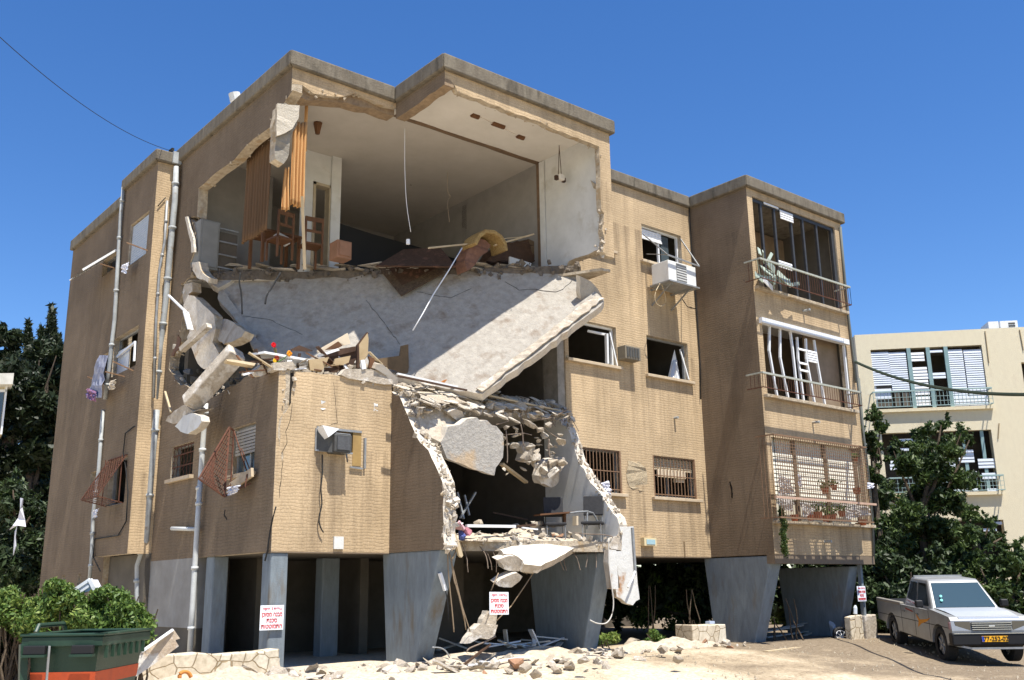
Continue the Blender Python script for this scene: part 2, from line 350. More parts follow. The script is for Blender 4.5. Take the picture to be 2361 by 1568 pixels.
# --- A front face (y = YA)
acA = rect_y(zz(5, (1245, 1178)), zz(5, (978, 1285)), YA)
t1 = [P(q, 1, YA) for q in zz(5, (724, 812), (800, 815), (803, 900), (795, 1000), (783, 1068), (800, 1060), (832, 1005), (838, 920), (851, 860), (850, 816), (1060, 832), (1200, 862), (1310, 885), (1428, 892))]
t1[0].x = XA+.003; t1[-1].x = XB
crk = [P(q, 1, YA) for q in zz(5, (782, 1072), (762, 1100), (756, 1150), (754, 1215), (764, 1262), (769, 1200), (768, 1140))]
crk2 = [P(q, 1, YA) for q in zz(5, (782, 1285), (774, 1310), (778, 1345), (788, 1320))]
out = [V((XA+.003, YA, Z0))]+rag2(t1[:2], 1, YA, .02)[:-1]+rag2(t1[1:10], 1, YA, .022, .12)[:-1]+rag2(t1[9:], 1, YA, .025)+[V((XB, YA, Z0))]
for p in out: p.y -= .003
mb = MB().holed(out, [hy(acA, YA), crk, crk2], (0, T, 0), 0, 2); part(mb, 'brick_wall', WM)
crumbs(t1[1:], 110, .05, (0, T, 0), CHUNK)
t2 = [P(q, 1, YA) for q in zz(3, (752, 300), (800, 305), (832, 330), (870, 356), (950, 370), (1050, 372), (1110, 352), (1200, 390), (1280, 428), (1350, 440))]
t2[0].x = XA+.003; t2[-1].x = XB
mb = MB().prism([V((XA+.003, YA-.003, ZW))]+rag2(t2, 1, YA-.003, .02)+[V((XB, YA-.003, ZW))], (0, .10, 0), 0, 1); part(mb, 'brick_wall', WM)
crumbs(t2, 45, .03, (0, .1, 0), BROKEN)
# concrete ring beam behind the torn brick skin of the top floor
RB = mat('torn_beam', (.33, .24, .15), (.20, .14, .09), 7, .95, 1, 14)
t3 = [P(q, 1, YA+.1) for q in zz(3, (745, 370), (800, 380), (830, 395), (950, 400), (1060, 408), (1150, 436), (1210, 440), (1290, 474), (1372, 498))]
t3[0].x = XA; t3[-1].x = XB+.02
mb = MB().prism([V((XA+.01, YA+.1, ZW))]+rag2(t3, 1, YA+.1, .02)+[V((XB+.02, YA+.1, ZW))], (0, .28, 0), 0, 0); part(mb, 'ring_beam', RB)
nq_ = zz(5, (803, 825), (806, 900), (798, 1000), (786, 1060), (800, 1055), (829, 1005), (835, 920), (848, 860), (848, 825))
mb = MB().prism([P(q, 1, YA+.010) for q in nq_], (0, .03, 0)); part(mb, 'crack_shade', CRK)  # dark infill panels paint the shade inside the wide cracks
for cc_ in (crk, crk2): part(MB().prism([V((p.x, YA+.008, p.z)) for p in cc_], (0, .03, 0)), 'crack_shade', CRK)
# --- A/B step face (x = XB)
q0 = P(zz(4, (0, 490)), 0, XB); q1 = P(zz(4, (285, 290)), 0, XB)
mb = MB().prism([V((XB, YA, ZW)), V((XB, YA, q0.z))]+rag2([V((XB, YA-.2, q0.z)), V((XB, YB+.15, q1.z)), V((XB, YB, q1.z))], 0, XB, .02)+[V((XB, YB, ZW))], (T, 0, 0), 0, 1)
part(mb, 'brick_wall', [BRICKL, RB])
e = [P(q, 0, XB) for q in zz(6, (165, 832), (195, 860), (225, 930), (262, 1020), (300, 1105), (345, 1160), (385, 1225), (430, 1320), (450, 1370), (458, 1450))]
e += [P(q, 0, XB) for q in zz(13, (522, 60), (528, 200), (520, 300), (538, 400), (520, 436))]
e[0].y = YA; e[-1].z = Z0
mb = MB().holed([V((XB, YA, Z0))]+rag2(e, 0, XB, .03, .14), [], (T+.04, 0, 0), 0, 2); part(mb, 'brick_wall', [BRICKL, CHUNKW, PLAST])
crumbs(e, 130, .075, (T+.05, 0, 0), CHUNK, sp=.02); crumbs(e, 60, .05, (T+.05, -.05, 0), BROKEN)
# --- B front face (y = YB): torn strip and right jamb of the top floor
t4 = [P(q, 1, YB) for q in zz(4, (268, 262), (300, 275), (322, 300), (345, 345), (400, 365), (480, 388), (560, 425), (650, 460), (740, 490), (800, 512), (870, 545), (960, 580), (1050, 615), (1110, 640), (1178, 668), (1182, 760), (1184, 900), (1190, 1040), (1206, 1060), (1196, 1160), (1208, 1210), (1200, 1285), (1222, 1312))]
t4[0].x = XB+.003
out = [V((XB+.003, YB, ZW))]+rag2(t4[:16], 1, YB, .022, .12)[:-1]+rag2(t4[15:], 1, YB, .012, .2)+[V((XR, YB, t4[-1].z)), V((XR, YB, ZW))]
for p in out: p.y -= .003
mb = MB().prism(out, (0, .14, 0), 0, 1); part(mb, 'brick_wall', WM)
crumbs(t4[:16], 60, .03, (0, .14, 0), BROKEN); crumbs(t4[17:], 50, .05, (0, .16, 0), CHUNK)
# --- right end wall of B (x = XR-T .. XR)
XI = XR-.23
e = [P(q, 0, XI) for q in zz(4, (1172, 1278), (1080, 1312), (1000, 1342), (905, 1352))]
zb = min(p.z for p in e)
out = [V((XI, YB+.14, ZW))]+rag2([V((XI, YB+.14, e[0].z)), e[1], e[2], V((XI, 15.6, Z3-.2))], 0, XI, .02)+[V((XI, 16.1, Z3-.2)), V((XI, 16.1, ZW))]
mb = MB().prism(out, (.23, 0, 0), 0, 1); part(mb, 'end_wall', [PLAST, BROKEN])
BACKSH = mat('back_room_shade', (.27, .255, .235), (.23, .215, .20), 3)  # plaster tone darkened to hold the shade of the back room
mb = MB().bb(XI, XR, 16.101, 23.9, Z3-.2, ZW); part(mb, 'end_wall', BACKSH)
e = [P(q, 0, XI) for q in zz(6, (1188, 985), (1200, 1080), (1222, 1150), (1245, 1230), (1300, 1330), (1350, 1400), (1400, 1470), (1450, 1545))]
e += [P(q, 0, XI) for q in zz(12, (345, 625), (380, 660), (392, 700), (385, 770))]
e[0].y = YC+.02
part(MB().bb(XI, XR, 16.1, 23.9, Z1, Z3-.21), 'end_wall', DIM)  # end wall coloured dark where the middle storey lies in shade
part(MB().bb(XI+.02, XR-.003, YC+.03, 16.099, Z2, Z3-.21), 'end_wall', mat('grey_plaster', (.34, .31, .27), (.2, .18, .15), 4))  # plaster strip in a greyer tone than the white room walls
out = [V((XI, 16.099, Z1)), V((XI, 16.099, Z2-.001)), V((XI, YC+.02, Z2-.001))]+rag2(e, 0, XI, .035, .13)+[V((XI, e[-1].y, Z1))]
mb = MB().prism(out, (.23, 0, 0), 0, 1); part(mb, 'end_wall', [PLAST, CHUNKW])
crumbs(e, 120, .065, (.23, 0, 0), CHUNK, sp=.02)
# --- C front
w1 = rect_y(zz(7, (338, 1085)), zz(7, (22, 1292)), YC); w2 = rect_y(zz(7, (820, 1195)), zz(7, (556, 1400)), YC)
w3 = rect_y(zz(7, (775, 468)), zz(7, (522, 632)), YC); w5 = rect_y(zz(12, (815, 338)), zz(12, (590, 545)), YC)
w4b = rect_y(zz(12, (402, 290)), zz(12, (402, 290)), YC); w4c = P(zz(12, (410, 530)), 1, YC)
w4 = (w4c.x-1.55, w4c.x, w4c.z, w4b[3])
w6b = P(zz(7, (308, 572)), 1, YC); w6t = P(zz(7, (302, 312)), 1, YC); w6 = (w6b.x-.7, w6b.x, w6b.z, w6t.z)
CW = [w1, w2, w3, w4, w5, w6]
mb = MB().holed([V((XR, YC, Z0)), V((XD, YC, Z0)), V((XD, YC, ZW-.13)), V((XR, YC, ZW-.13))], [hy(r, YC) for r in CW], (0, T, 0), 0, 2); part(mb, 'brick_wall', WM)
# --- D left face and D front with three loggia openings
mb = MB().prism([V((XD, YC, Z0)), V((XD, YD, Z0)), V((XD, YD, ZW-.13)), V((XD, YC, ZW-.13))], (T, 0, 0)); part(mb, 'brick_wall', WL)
L3 = rect_y(zz(8, (868, 452)), zz(8, (280, 872)), YD); L3 = (P(zz(8, (262, 500)), 1, YD).x, P(zz(8, (890, 700)), 1, YD).x, P(zz(8, (285, 868)), 1, YD).z, P(zz(8, (245, 208)), 1, YD).z)
L2 = (P(zz(8, (330, 1300)), 1, YD).x, P(zz(9, (985, 200)), 1, YD).x, P(zz(9, (352, 205)), 1, YD).z, P(zz(8, (318, 1100)), 1, YD).z)
L1 = (P(zz(9, (400, 800)), 1, YD).x, P(zz(9, (1080, 800)), 1, YD).x, P(zz(9, (560, 1125)), 1, YD).z, P(zz(9, (420, 515)), 1, YD).z)
mb = MB().holed([V((XD+T, YD, Z0)), V((XE, YD, Z0)), V((XE, YD, ZW-.13)), V((XD+T, YD, ZW-.13))], [hy(r, YD) for r in (L1, L2, L3)], (0, T, 0), 0, 2)
mb.bb(XD+.001, XD+T-.001, YD-.001, YD, Z0, ZW-.13, 0)
part(mb, 'brick_wall', WM)
# --- tower F, G
mb = MB()
f1 = rect_x(zz(1, (880, 455)), zz(1, (750, 790)), XF); f2 = rect_x(zz(1, (818, 1130)), zz(1, (655, 1440)), XF); f3 = rect_x(zz(2, (713, 310)), zz(2, (590, 600)), XF)
FB = P(zz(2, (720, 860)), 0, XF).z
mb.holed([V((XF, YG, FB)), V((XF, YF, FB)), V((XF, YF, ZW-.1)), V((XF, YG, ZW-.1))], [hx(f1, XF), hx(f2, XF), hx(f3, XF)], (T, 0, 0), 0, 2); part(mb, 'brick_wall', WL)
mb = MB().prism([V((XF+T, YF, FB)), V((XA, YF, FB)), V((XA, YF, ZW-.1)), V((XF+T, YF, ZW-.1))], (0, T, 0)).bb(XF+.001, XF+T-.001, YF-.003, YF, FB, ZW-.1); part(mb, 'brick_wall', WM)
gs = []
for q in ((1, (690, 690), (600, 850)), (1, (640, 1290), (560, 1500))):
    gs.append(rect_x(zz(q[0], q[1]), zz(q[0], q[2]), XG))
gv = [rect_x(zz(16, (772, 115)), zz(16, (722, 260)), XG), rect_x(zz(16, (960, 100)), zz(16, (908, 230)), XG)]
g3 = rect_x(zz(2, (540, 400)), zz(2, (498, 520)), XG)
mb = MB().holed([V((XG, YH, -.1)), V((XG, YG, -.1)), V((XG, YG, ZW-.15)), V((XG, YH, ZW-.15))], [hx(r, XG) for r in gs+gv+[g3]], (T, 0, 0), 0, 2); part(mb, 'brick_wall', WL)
# --- ground floor walls
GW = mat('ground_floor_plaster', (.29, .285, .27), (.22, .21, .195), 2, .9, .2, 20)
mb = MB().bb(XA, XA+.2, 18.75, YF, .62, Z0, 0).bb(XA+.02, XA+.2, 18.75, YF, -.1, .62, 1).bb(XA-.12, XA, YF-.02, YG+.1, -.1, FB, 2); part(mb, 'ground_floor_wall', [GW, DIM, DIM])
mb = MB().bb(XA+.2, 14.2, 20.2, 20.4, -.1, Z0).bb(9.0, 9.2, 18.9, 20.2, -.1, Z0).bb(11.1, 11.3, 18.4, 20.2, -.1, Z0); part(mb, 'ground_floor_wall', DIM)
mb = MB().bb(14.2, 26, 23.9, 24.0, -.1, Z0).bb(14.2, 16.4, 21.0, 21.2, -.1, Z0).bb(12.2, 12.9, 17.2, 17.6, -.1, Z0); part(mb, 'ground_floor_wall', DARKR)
# --- floor slabs and roof
def poly(mb, pts, z0, z1, mi=0, ms=None): return mb.prism([V((x, y, z0)) for x, y in pts], (0, 0, z1-z0), mi, ms)
mb = poly(MB(), [(XA+T, YA+T), (XB+T, YA+T), (XB+T, 14.75), (10.9, 14.62), (11.3, 14.4), (12.0, 14.25), (13.2, 14.1), (14.5, 14.02), (14.52, YC+T), (XD+T, YC+T), (XD+T, YD+T), (XE-T, YD+T), (XE-T, 24), (XA+T, 24)], Z0+.003, Z1, 0, 1)
part(mb, 'floor_slab', [DIM, BROKEN])
mb = MB().bb(XA, XB, YA-.002, YA+T, Z0-.02, Z0-.001).bb(XR, XD+T, YC+.003, YC+T, Z0-.02, Z0-.001).bb(XD+.003, XE-.003, YD+.003, YD+T, Z0-.20, Z0-.001); part(mb, 'edge_beam', mat('brown_beam', (.20, .15, .105), (.15, .115, .08), 4))
mb = poly(MB(), [(XA+T, YA+T)]+[(10.0, YA+T), (10.5, 15.75), (11.2, 15.9), (12.3, 15.75), (13.2, 15.85), (14.3, 15.65), (XR, YC+T), (XD+T, YC+T), (XD+T, YD+T), (XE-T, YD+T), (XE-T, 24), (XA+T, 24)], Z2-.2, Z2, 0, 1)
part(mb, 'floor_slab', [CEIL, BROKEN])
hinge = [(XA+.02, 20.2), (8.3, 19.75), (9.3, 19.0), (10.2, 18.3), (11.1, 17.55), (12.1, 16.65), (12.9, 15.95), (13.7, 15.2), (14.28, 14.75)]
hg = rag([V((x, y, 0)) for x, y in hinge], .06, .25)
mb = poly(MB(), [(p.x, p.y) for p in hg]+[(XR, YC+T), (XD+T, YC+T), (XD+T, YD+T), (XE-T, YD+T), (XE-T, 24), (XA+.02, 24)], Z3-.2, Z3, 0, 1)
part(mb, 'floor_slab', [CEIL, mat('dark_floor_edge', (.17, .14, .11), (.10, .085, .07), 9, .95, 1, 14)])
mb = MB(); mb.bb(13.35, XI, 14.2, 15.6, Z3-.22, Z3-.02, 0)    # stub of floor under the end wall
mb = poly(MB(), [(13.7, 15.35), (14.3, 14.15), (XR, 14.1), (XR, 15.6)], Z3-.26, Z3-.201, 0, 0); part(mb, 'broken_slab_stub', BROKEN)
crumbs([V((p.x, p.y, Z3-.15)) for p in hg], 200, .08, (0, -.1, .12), [mat('dark_floor_edge', (.17, .14, .11))], sp=.07)
crumbs([V((10.3, 14.7, Z1-.1)), V((11, 14.45, Z1-.1)), V((12, 14.25, Z1-.1)), V((14.4, 14.05, Z1-.1))], 120, .05, (0, 0, .12), CHUNK, sp=.03)
# roof slab + fascia band
RO = .1
mb = poly(MB(), [(XA+T, YA+.38), (XB+T, YA+.1), (XB+T, YB+.14), (XI, YB+.14), (XI, 16.1), (XA+T, 16.1)], ZW-.02, ZR-.04); part(mb, 'ceiling', CEIL)
mb = MB().bb(XA+T, XI, 16.101, 23.9, ZW-.02, ZR-.04); part(mb, 'ceiling', mat('back_ceiling_shade', (.50, .46, .41), (.44, .40, .35), 1.5))  # ceiling colour lowered past the partition line as painted room shade
mb = MB().bb(XR, XE, YC+T, 24, ZW-.15, ZR-.2).bb(XD+T, XE, YD+.15, YC+T, ZW-.15, ZR-.2).bb(XG+.1, XA+T, YF+T, YH, ZW-.2, ZR-.2); part(mb, 'roof', CONC)
def fascia(pts, z0, z1, closed=False):
    mb = MB(); n = len(pts); o = RO; th = .34; inn = []; ou = []
    for i in range(n):
        p = V(pts[i]); ns = []
        for a, b in ((i-1, i), (i, i+1)):
            if 0 <= a and b < n:
                d = (V(pts[b])-V(pts[a])).normalized(); ns.append(V((d.y, -d.x)))
        if len(ns) == 1: q = ns[0]
        else: q = ns[0]+ns[1]
        ou.append(p+q*o); inn.append(p-q*(th-o))
    for i in range(n-1):
        a, b, c, d = ou[i], ou[i+1], inn[i+1], inn[i]
        m = max(2, int((b-a).length/.5))
        for k in range(m):
            e0 = a.lerp(b, k/m); e1 = a.lerp(b, (k+1)/m); f0 = d.lerp(c, k/m); f1_ = d.lerp(c, (k+1)/m)
            j0 = j1 = 0
            mb.add([(*e0, z0), (*e1, z0), (*f1_, z0), (*f0, z0), (*e0, z1), (*e1, z1), (*f1_, z1), (*f0, z1)], [(0, 1, 2, 3), (7, 6, 5, 4), (0, 4, 5, 1), (2, 6, 7, 3)]+([(0, 3, 7, 4)] if k == 0 else [])+([(1, 5, 6, 2)] if k == m-1 else []))
    return mb
bevel(part(fascia([(XA, YF+.4), (XA, YA), (XB, YA), (XB, YB), (XR, YB), (XR, YB+1.5)], ZW-.02, ZR), 'roof_fascia', CONC), .03, 2)
bevel(part(fascia([(XR, YC), (XD, YC), (XD, YD), (XE, YD), (XE, YD+5)], ZW-.15, ZR-.15), 'roof_fascia', CONC), .03, 2)
bevel(part(fascia([(XF, YG), (XF, YF), (XA-.08, YF)], ZW-.1, ZR-.12), 'roof_fascia', CONC), .03, 2)
bevel(part(fascia([(XG, YH), (XG, YG)], ZW-.2, ZR-.2), 'roof_fascia', CONC), .03, 2)
# --- interior walls
mb = MB().bb(XA+T, XI, 22.3, 22.5, Z3, ZW).bb(XA+T, 9.75, 20.6, 20.7, Z3, ZW); part(mb, 'interior_wall', BACKSH)
mb = MB().bb(9.62, 9.9, 18.75, 18.9, Z3, ZW).bb(9.9, 10.28, 18.75, 18.9, ZW-.75, ZW).bb(10.28, 10.52, 18.68, 18.95, Z3, ZW); part(mb, 'partition_wall', PLAST)
DF = mat('door_frame_paint', (.45, .38, .28), (.36, .30, .2), 4)
mb = MB().bb(9.85, 9.91, 18.72, 18.93, Z3, ZW-.75).bb(10.25, 10.31, 18.72, 18.93, Z3, ZW-.75).bb(9.85, 10.31, 18.72, 18.93, ZW-.81, ZW-.75); part(mb, 'door_frame', DF)
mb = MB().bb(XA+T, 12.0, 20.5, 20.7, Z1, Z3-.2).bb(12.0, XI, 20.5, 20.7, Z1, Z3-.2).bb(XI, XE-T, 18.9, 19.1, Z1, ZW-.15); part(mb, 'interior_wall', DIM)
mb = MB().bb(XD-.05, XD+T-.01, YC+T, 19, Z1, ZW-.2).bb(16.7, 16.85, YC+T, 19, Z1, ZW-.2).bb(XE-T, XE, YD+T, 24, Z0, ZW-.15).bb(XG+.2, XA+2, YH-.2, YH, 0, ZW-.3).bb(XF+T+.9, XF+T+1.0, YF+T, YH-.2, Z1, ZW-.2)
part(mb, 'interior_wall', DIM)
mb = MB().bb(XD+T, XE-T, YC-.1, YC, Z1, ZW-.2); part(mb, 'loggia_back_wall', mat('loggia_plaster', (.27, .20, .14), (.2, .15, .1), 3))
mb = MB()
for z in (Z2-.2, Z3-.2): mb.bb(XG+.25, XF+T+.9, YF+T, YH-.2, z, z+.2)
part(mb, 'floor_slab', DIM)
# ceiling scar of the lost partition + stripe on the end wall
sc = mat('plaster_scar', (.20, .13, .08), (.13, .09, .06), 8, .95, .6)
mb = MB().prism(rag([V((10.3, 16.06, ZW-.021)), V((XI, 16.02, ZW-.021))], .008, .3)+rag([V((XI, 16.15, ZW-.021)), V((10.3, 16.16, ZW-.021))], .008, .3), (0, 0, -.02)); part(mb, 'plaster_scar', sc)
mb = MB().bb(XI-.02, XI-.002, 16.03, 16.15, Z3, ZW-.04).bb(XI-.04, XI-.021, 15.86, 16.03, Z3, ZW-.04, 1); part(mb, 'plaster_scar', [sc, PLAST])
# --- pilotis
def pilotis(name, top, bot, z0, z1, wall):       # top/bot: (x0,x1,y0,y1)
    vs = [V((x, y, z0)) for x in bot[:2] for y in bot[2:]]+[V((x, y, z1)) for x in top[:2] for y in top[2:]]
    mb = MB().add(vs, [(0, 1, 3, 2), (4, 6, 7, 5), (0, 4, 5, 1), (2, 3, 7, 6), (0, 2, 6, 4), (1, 5, 7, 3)])
    return bevel(part(mb, name, PILE), .025, 2)
pilotis('column', (XB+.02, XB+.40, YB+.12, YA+.25), (XB+.05, XB+.42, 15.0, YA+.10), -.3, Z0-.003, 0)
pilotis('column', (XI-.32, XI+.1, YB+.22, 16.35), (XI-.30, XI+.08, 14.85, 16.1), -.3, Z0-.003, 0)
pilotis('column', (XD+.02, XD+.45, YD+.10, YC+.25), (XD+.05, XD+.45, 14.62, YC+.05), -.3, Z0-.022, 0)
pilotis('column', (XE-.75, XE-.35, YD+.25, 16.2), (XE-.75, XE-.38, 14.6, 16.0), -.3, Z0-.242, 0)
pilotis('column', (XA+.02, XA+.34, YA+.02, YA+.36), (XA+.02, XA+.34, YA+.02, YA+.36), -.3, Z0-.021, 0)
pilotis('column', (XA+.04, XA+.34, 18.1, 18.45), (XA+.04, XA+.34, 18.1, 18.45), -.3, Z0+.0, 0)
pilotis('column', (XB+.1, XB+.5, 18.3, 18.6), (XB+.1, XB+.5, 18.3, 18.6), -.3, Z0, 0)
# --- windows
def sill_y(r, y, mt=BROKEN, e=.1, par=None): return bevel(part(MB().bb(r[0]-e, r[1]+e, y-.1, y+.12, r[2]-.07, r[2]), 'window_sill', mt, par), .008)
SILL = mat('sill_stone', (.52, .42, .30), (.40, .32, .22), 6)
def frame_y(r, y, mt, t=.05, cuts=()):
    mb = MB().bb(r[0], r[0]+t, y, y+.06, r[2], r[3]).bb(r[1]-t, r[1], y, y+.06, r[2], r[3]).bb(r[0]+t, r[1]-t, y, y+.06, r[2], r[2]+t).bb(r[0]+t, r[1]-t, y, y+.06, r[3]-t, r[3])
    for c in cuts: mb.bb(r[0]+(r[1]-r[0])*c-t/2, r[0]+(r[1]-r[0])*c+t/2, y+.002, y+.058, r[2]+t, r[3]-t)
    return mb
def frame_x(r, x, t=.05, cuts=()):
    mb = MB().bb(x, x+.06, r[0], r[0]+t, r[2], r[3]).bb(x, x+.06, r[1]-t, r[1], r[2], r[3]).bb(x, x+.06, r[0]+t, r[1]-t, r[2], r[2]+t).bb(x, x+.06, r[0]+t, r[1]-t, r[3]-t, r[3])
    for c in cuts: mb.bb(x+.002, x+.058, r[0]+(r[1]-r[0])*c-t/2, r[0]+(r[1]-r[0])*c+t/2, r[2]+t, r[3]-t)
    return mb
def slats(mb, x0, x1, y, z0, z1, h=.055, mi=0, gap=()):   # roller shutter slats facing front
    n = max(1, int((z1-z0)/h))
    for i in range(n):
        if i in gap: continue
        a = z0+i*h; mb.add([(x0, y, a), (x1, y, a), (x1, y-.012, a+h*.14), (x0, y-.012, a+h*.14), (x1, y, a+h*.93), (x0, y, a+h*.93), (x0, y+.01, a), (x1, y+.01, a), (x1, y+.01, a+h*.93), (x0, y+.01, a+h*.93)],
                           [(0, 1, 2, 3), (3, 2, 4, 5), (6, 9, 8, 7), (0, 6, 7, 1), (5, 4, 8, 9), (0, 3, 5, 9, 6), (1, 7, 8, 4, 2)], mi)
    return mb
for i, r in enumerate(CW):
    wd = part(frame_y(r, YC+.12, None, .045, (.5,) if i in (2,) else ((.42,) if i == 4 else ())), 'window', [WHITEM if i in (0, 2) else STEEL])
    if i != 5: sill_y(r, YC, SILL, .1, wd)
    else: sill_y(r, YC, SILL, .12, wd)
    if i == 0:    # loose sash ajar, debris on the sill
        part(MB().bar((r[1]-.28, YC+.05, r[2]+.05), (r[1]-.32, YC+.0, r[3]-.2), .07, .06).bar((r[1]-.3, YC+.02, r[3]-.22), (r[0]+.9, YC+.3, r[3]-.12), .05, .05).bar((r[1]-.05, YC-.04, r[2]+.02), (r[1]-.18, YC+.03, r[3]-.15), .03, .03), 'loose_sash', WHITEM, wd)
    if i == 1:
        part(MB().bar((r[1]-.62, YC+.02, r[2]+.02), (r[1]-.2, YC+.25, r[3]-.42), .09, .05).bar((r[1]-.03, YC+.0, r[2]+.05), (r[1]-.18, YC+.1, r[3]-.15), .03).add([(r[1]-.1, YC+.2, r[2]), (r[1]-.5, YC+.3, r[2]), (r[1]-.15, YC+.3, r[3]-.1)], [(0, 1, 2)]), 'loose_sash', WHITEM, wd)
    if i == 2:
        part(slats(MB(), r[0]+.04, (r[0]+r[1])/2+.08, YC+.10, r[3]-.30, r[3]-.03).bb(r[0]+.02, (r[0]+r[1])/2+.1, YC+.09, YC+.12, r[3]-.34, r[3]-.30), 'roller_shutter', WHITEM, wd)
        part(MB().bb((r[0]+r[1])/2+.1, r[1]-.35, YC+.14, YC+.16, r[2]+.05, r[3]-.1), 'window_pane', GLASS, wd)
    if i == 3:
        mb = MB(); g = wd
        for k in range(15): mb.bb(r[0]+.06+k*.105, r[0]+.078+k*.105, YC+.02, YC+.035, r[2], r[3])
        for z in (r[2]+.08, (r[2]+r[3])/2, r[3]-.03): mb.bb(r[0], r[1], YC+.015, YC+.04, z, z+.02)
        mb.bb(r[1]-.05, r[1], YC-.0, YC+.04, r[2], r[3]); part(mb, 'window_bars', RUSTL, wd)
    if i == 4:
        mb = MB()
        for k in range(13): mb.bb(r[0]+.05+k*(r[1]-r[0]-.1)/12-.009, r[0]+.05+k*(r[1]-r[0]-.1)/12+.009, YC+.02, YC+.035, r[2], r[3])
        for z in (r[2]+.06, r[2]+.5, r[3]-.03): mb.bb(r[0], r[1], YC+.015, YC+.04, z, z+.02)
        mb.bb(r[0], r[0]+.04, YC, YC+.04, r[2], r[3]).bb(r[1]-.04, r[1], YC, YC+.04, r[2], r[3]); part(mb, 'window_bars', RUSTL, wd)
        part(slats(MB(), r[0]+.04, r[1]-.04, YC+.10, r[3]-.32, r[3]-.02), 'roller_shutter', mat('beige_slats', (.5, .42, .3), (.42, .35, .25), 8), wd)
        part(MB().bb(r[0]+.2, r[1]-.3, YC+.07, YC+.09, r[3]-.48, r[3]-.3).bb(r[0]+.9, r[0]+1.2, YC+.1, YC+.2, r[2]+.4, r[2]+.65), 'fallen_slats', mat('cream_board', (.62, .52, .38)), wd)
# left face windows
wd = part(frame_x(winA1, XA+.1, .05, (.4,)), 'window', STEEL)
part(MB().bb(XA+.13, XA+.15, winA1[0]+.05, winA1[1]-.05, winA1[2]+.05, winA1[3]-.45), 'window_pane', GLASS, wd)
mb = MB()
for k in range(8): mb.bb(XA+.05, XA+.07+.0, winA1[0]+.03, winA1[1]-.03, winA1[3]-.06-k*.06-.045, winA1[3]-.06-k*.06)
part(mb, 'roller_shutter', mat('dusty_slats', (.38, .36, .32), (.3, .28, .25), 5), wd)
part(MB().bb(XA-.1, XA+.1, winA1[0]-.08, winA1[1]+.05, winA1[2]-.07, winA1[2]), 'window_sill', SILL, wd)
wd = part(frame_x(winA2, XA+.12, .04), 'window', STEEL)
mb = MB()
for k in range(7):
    y = winA2[0]+.05+k*(winA2[1]-winA2[0]-.1)/6; mb.tube([(XA+.04, y+.03*math.sin(j*2.1+k), winA2[2]+(winA2[3]-winA2[2])*j/8) for j in range(9)], .008, 5)
for z in (.03, .35, .7, .95): mb.bb(XA+.03, XA+.05, winA2[0], winA2[1], winA2[2]+(winA2[3]-winA2[2])*z, winA2[2]+(winA2[3]-winA2[2])*z+.02)
part(mb, 'window_bars', RUST, wd)
part(MB().bb(XA-.09, XA+.1, winA2[0]-.08, winA2[1]+.08, winA2[2]-.07, winA2[2]), 'window_sill', SILL, wd)
# tower windows
BLSH = mat('pale_blue_shutter', (.42, .46, .50), (.36, .40, .44), 4, .6)
wd = part(frame_x(f1, XF+.1, .04), 'window', STEEL); mb = MB()
n = int((f1[3]-f1[2])/.06)
for k in range(n): mb.bb(XF+.05, XF+.065, f1[0]+.03, f1[1]-.03, f1[2]+k*.06, f1[2]+k*.06+.052)
part(mb, 'roller_shutter', BLSH, wd)
wd = part(frame_x(f2, XF+.12, .04), 'window', STEEL)
part(MB().bar((XF+.05, f2[1]-.15, f2[3]-.45), (XF+.0, f2[0]+.15, f2[2]+.55), .05).bar((XF-.02, f2[0]+.06, f2[2]+.1), (XF+.0, f2[0]+.15, f2[3]-.35), .04).bb(XF+.1, XF+.12, (f2[0]+f2[1])/2, f2[1]-.04, f2[2], f2[3]-.3), 'loose_sash', WHITEM, wd)
wd = part(frame_x(f3, XF+.12, .04), 'window', STEEL)
def lattice(corners, nx, ny, mt, r=.008, bulge=0):
    a, b, c, d = [V(q) for q in corners]; mb = MB(); nrm = (b-a).cross(d-a).normalized()
    def pt(u, v_): return a.lerp(b, u).lerp(d.lerp(c, u), v_)+nrm*bulge*math.sin(math.pi*v_)*math.sin(math.pi*u)
    for q in ((a, b), (b, c), (c, d), (d, a)): mb.bar(q[0], q[1], .035, .02)
    for i in range(nx+ny+1):
        p1 = []
        for s in np.linspace(0, 1, 9):
            u = (i-s*ny)/nx
            if -.001 <= u <= 1.001: p1.append(pt(u, s))
        if len(p1) > 1: mb.tube(p1, r, 4)
        p1 = []
        for s in np.linspace(0, 1, 9):
            u = (i-(1-s)*ny)/nx
            if -.001 <= u <= 1.001: p1.append(pt(u, s))
        if len(p1) > 1: mb.tube(p1, r, 4)
    return mb
mb = lattice([(XF-.02, f3[1], f3[3]), (XF-.02, f3[0], f3[3]), (XF-.55, f3[0]+.05, f3[2]+.12), (XF-.55, f3[1]-.05, f3[2]+.12)], 8, 10, RUST)
for y in (f3[0]+.04, f3[1]-.04): mb.bar((XF-.55, y, f3[2]+.12), (XF, y, f3[2]), .02).bar((XF-.1, y, f3[2]), (XF-.1, y, f3[3]), .02)
for k in range(6): mb.bar((XF-.52+k*.08, f3[0]+.04, f3[2]+.1-k*.015), (XF-.52+k*.08, f3[1]-.04, f3[2]+.1-k*.015), .015)
part(mb, 'window_cage', RUST, wd)
for r in gs+[g3]:
    wd = part(frame_x(r, XG+.12, .04), 'window', STEEL)
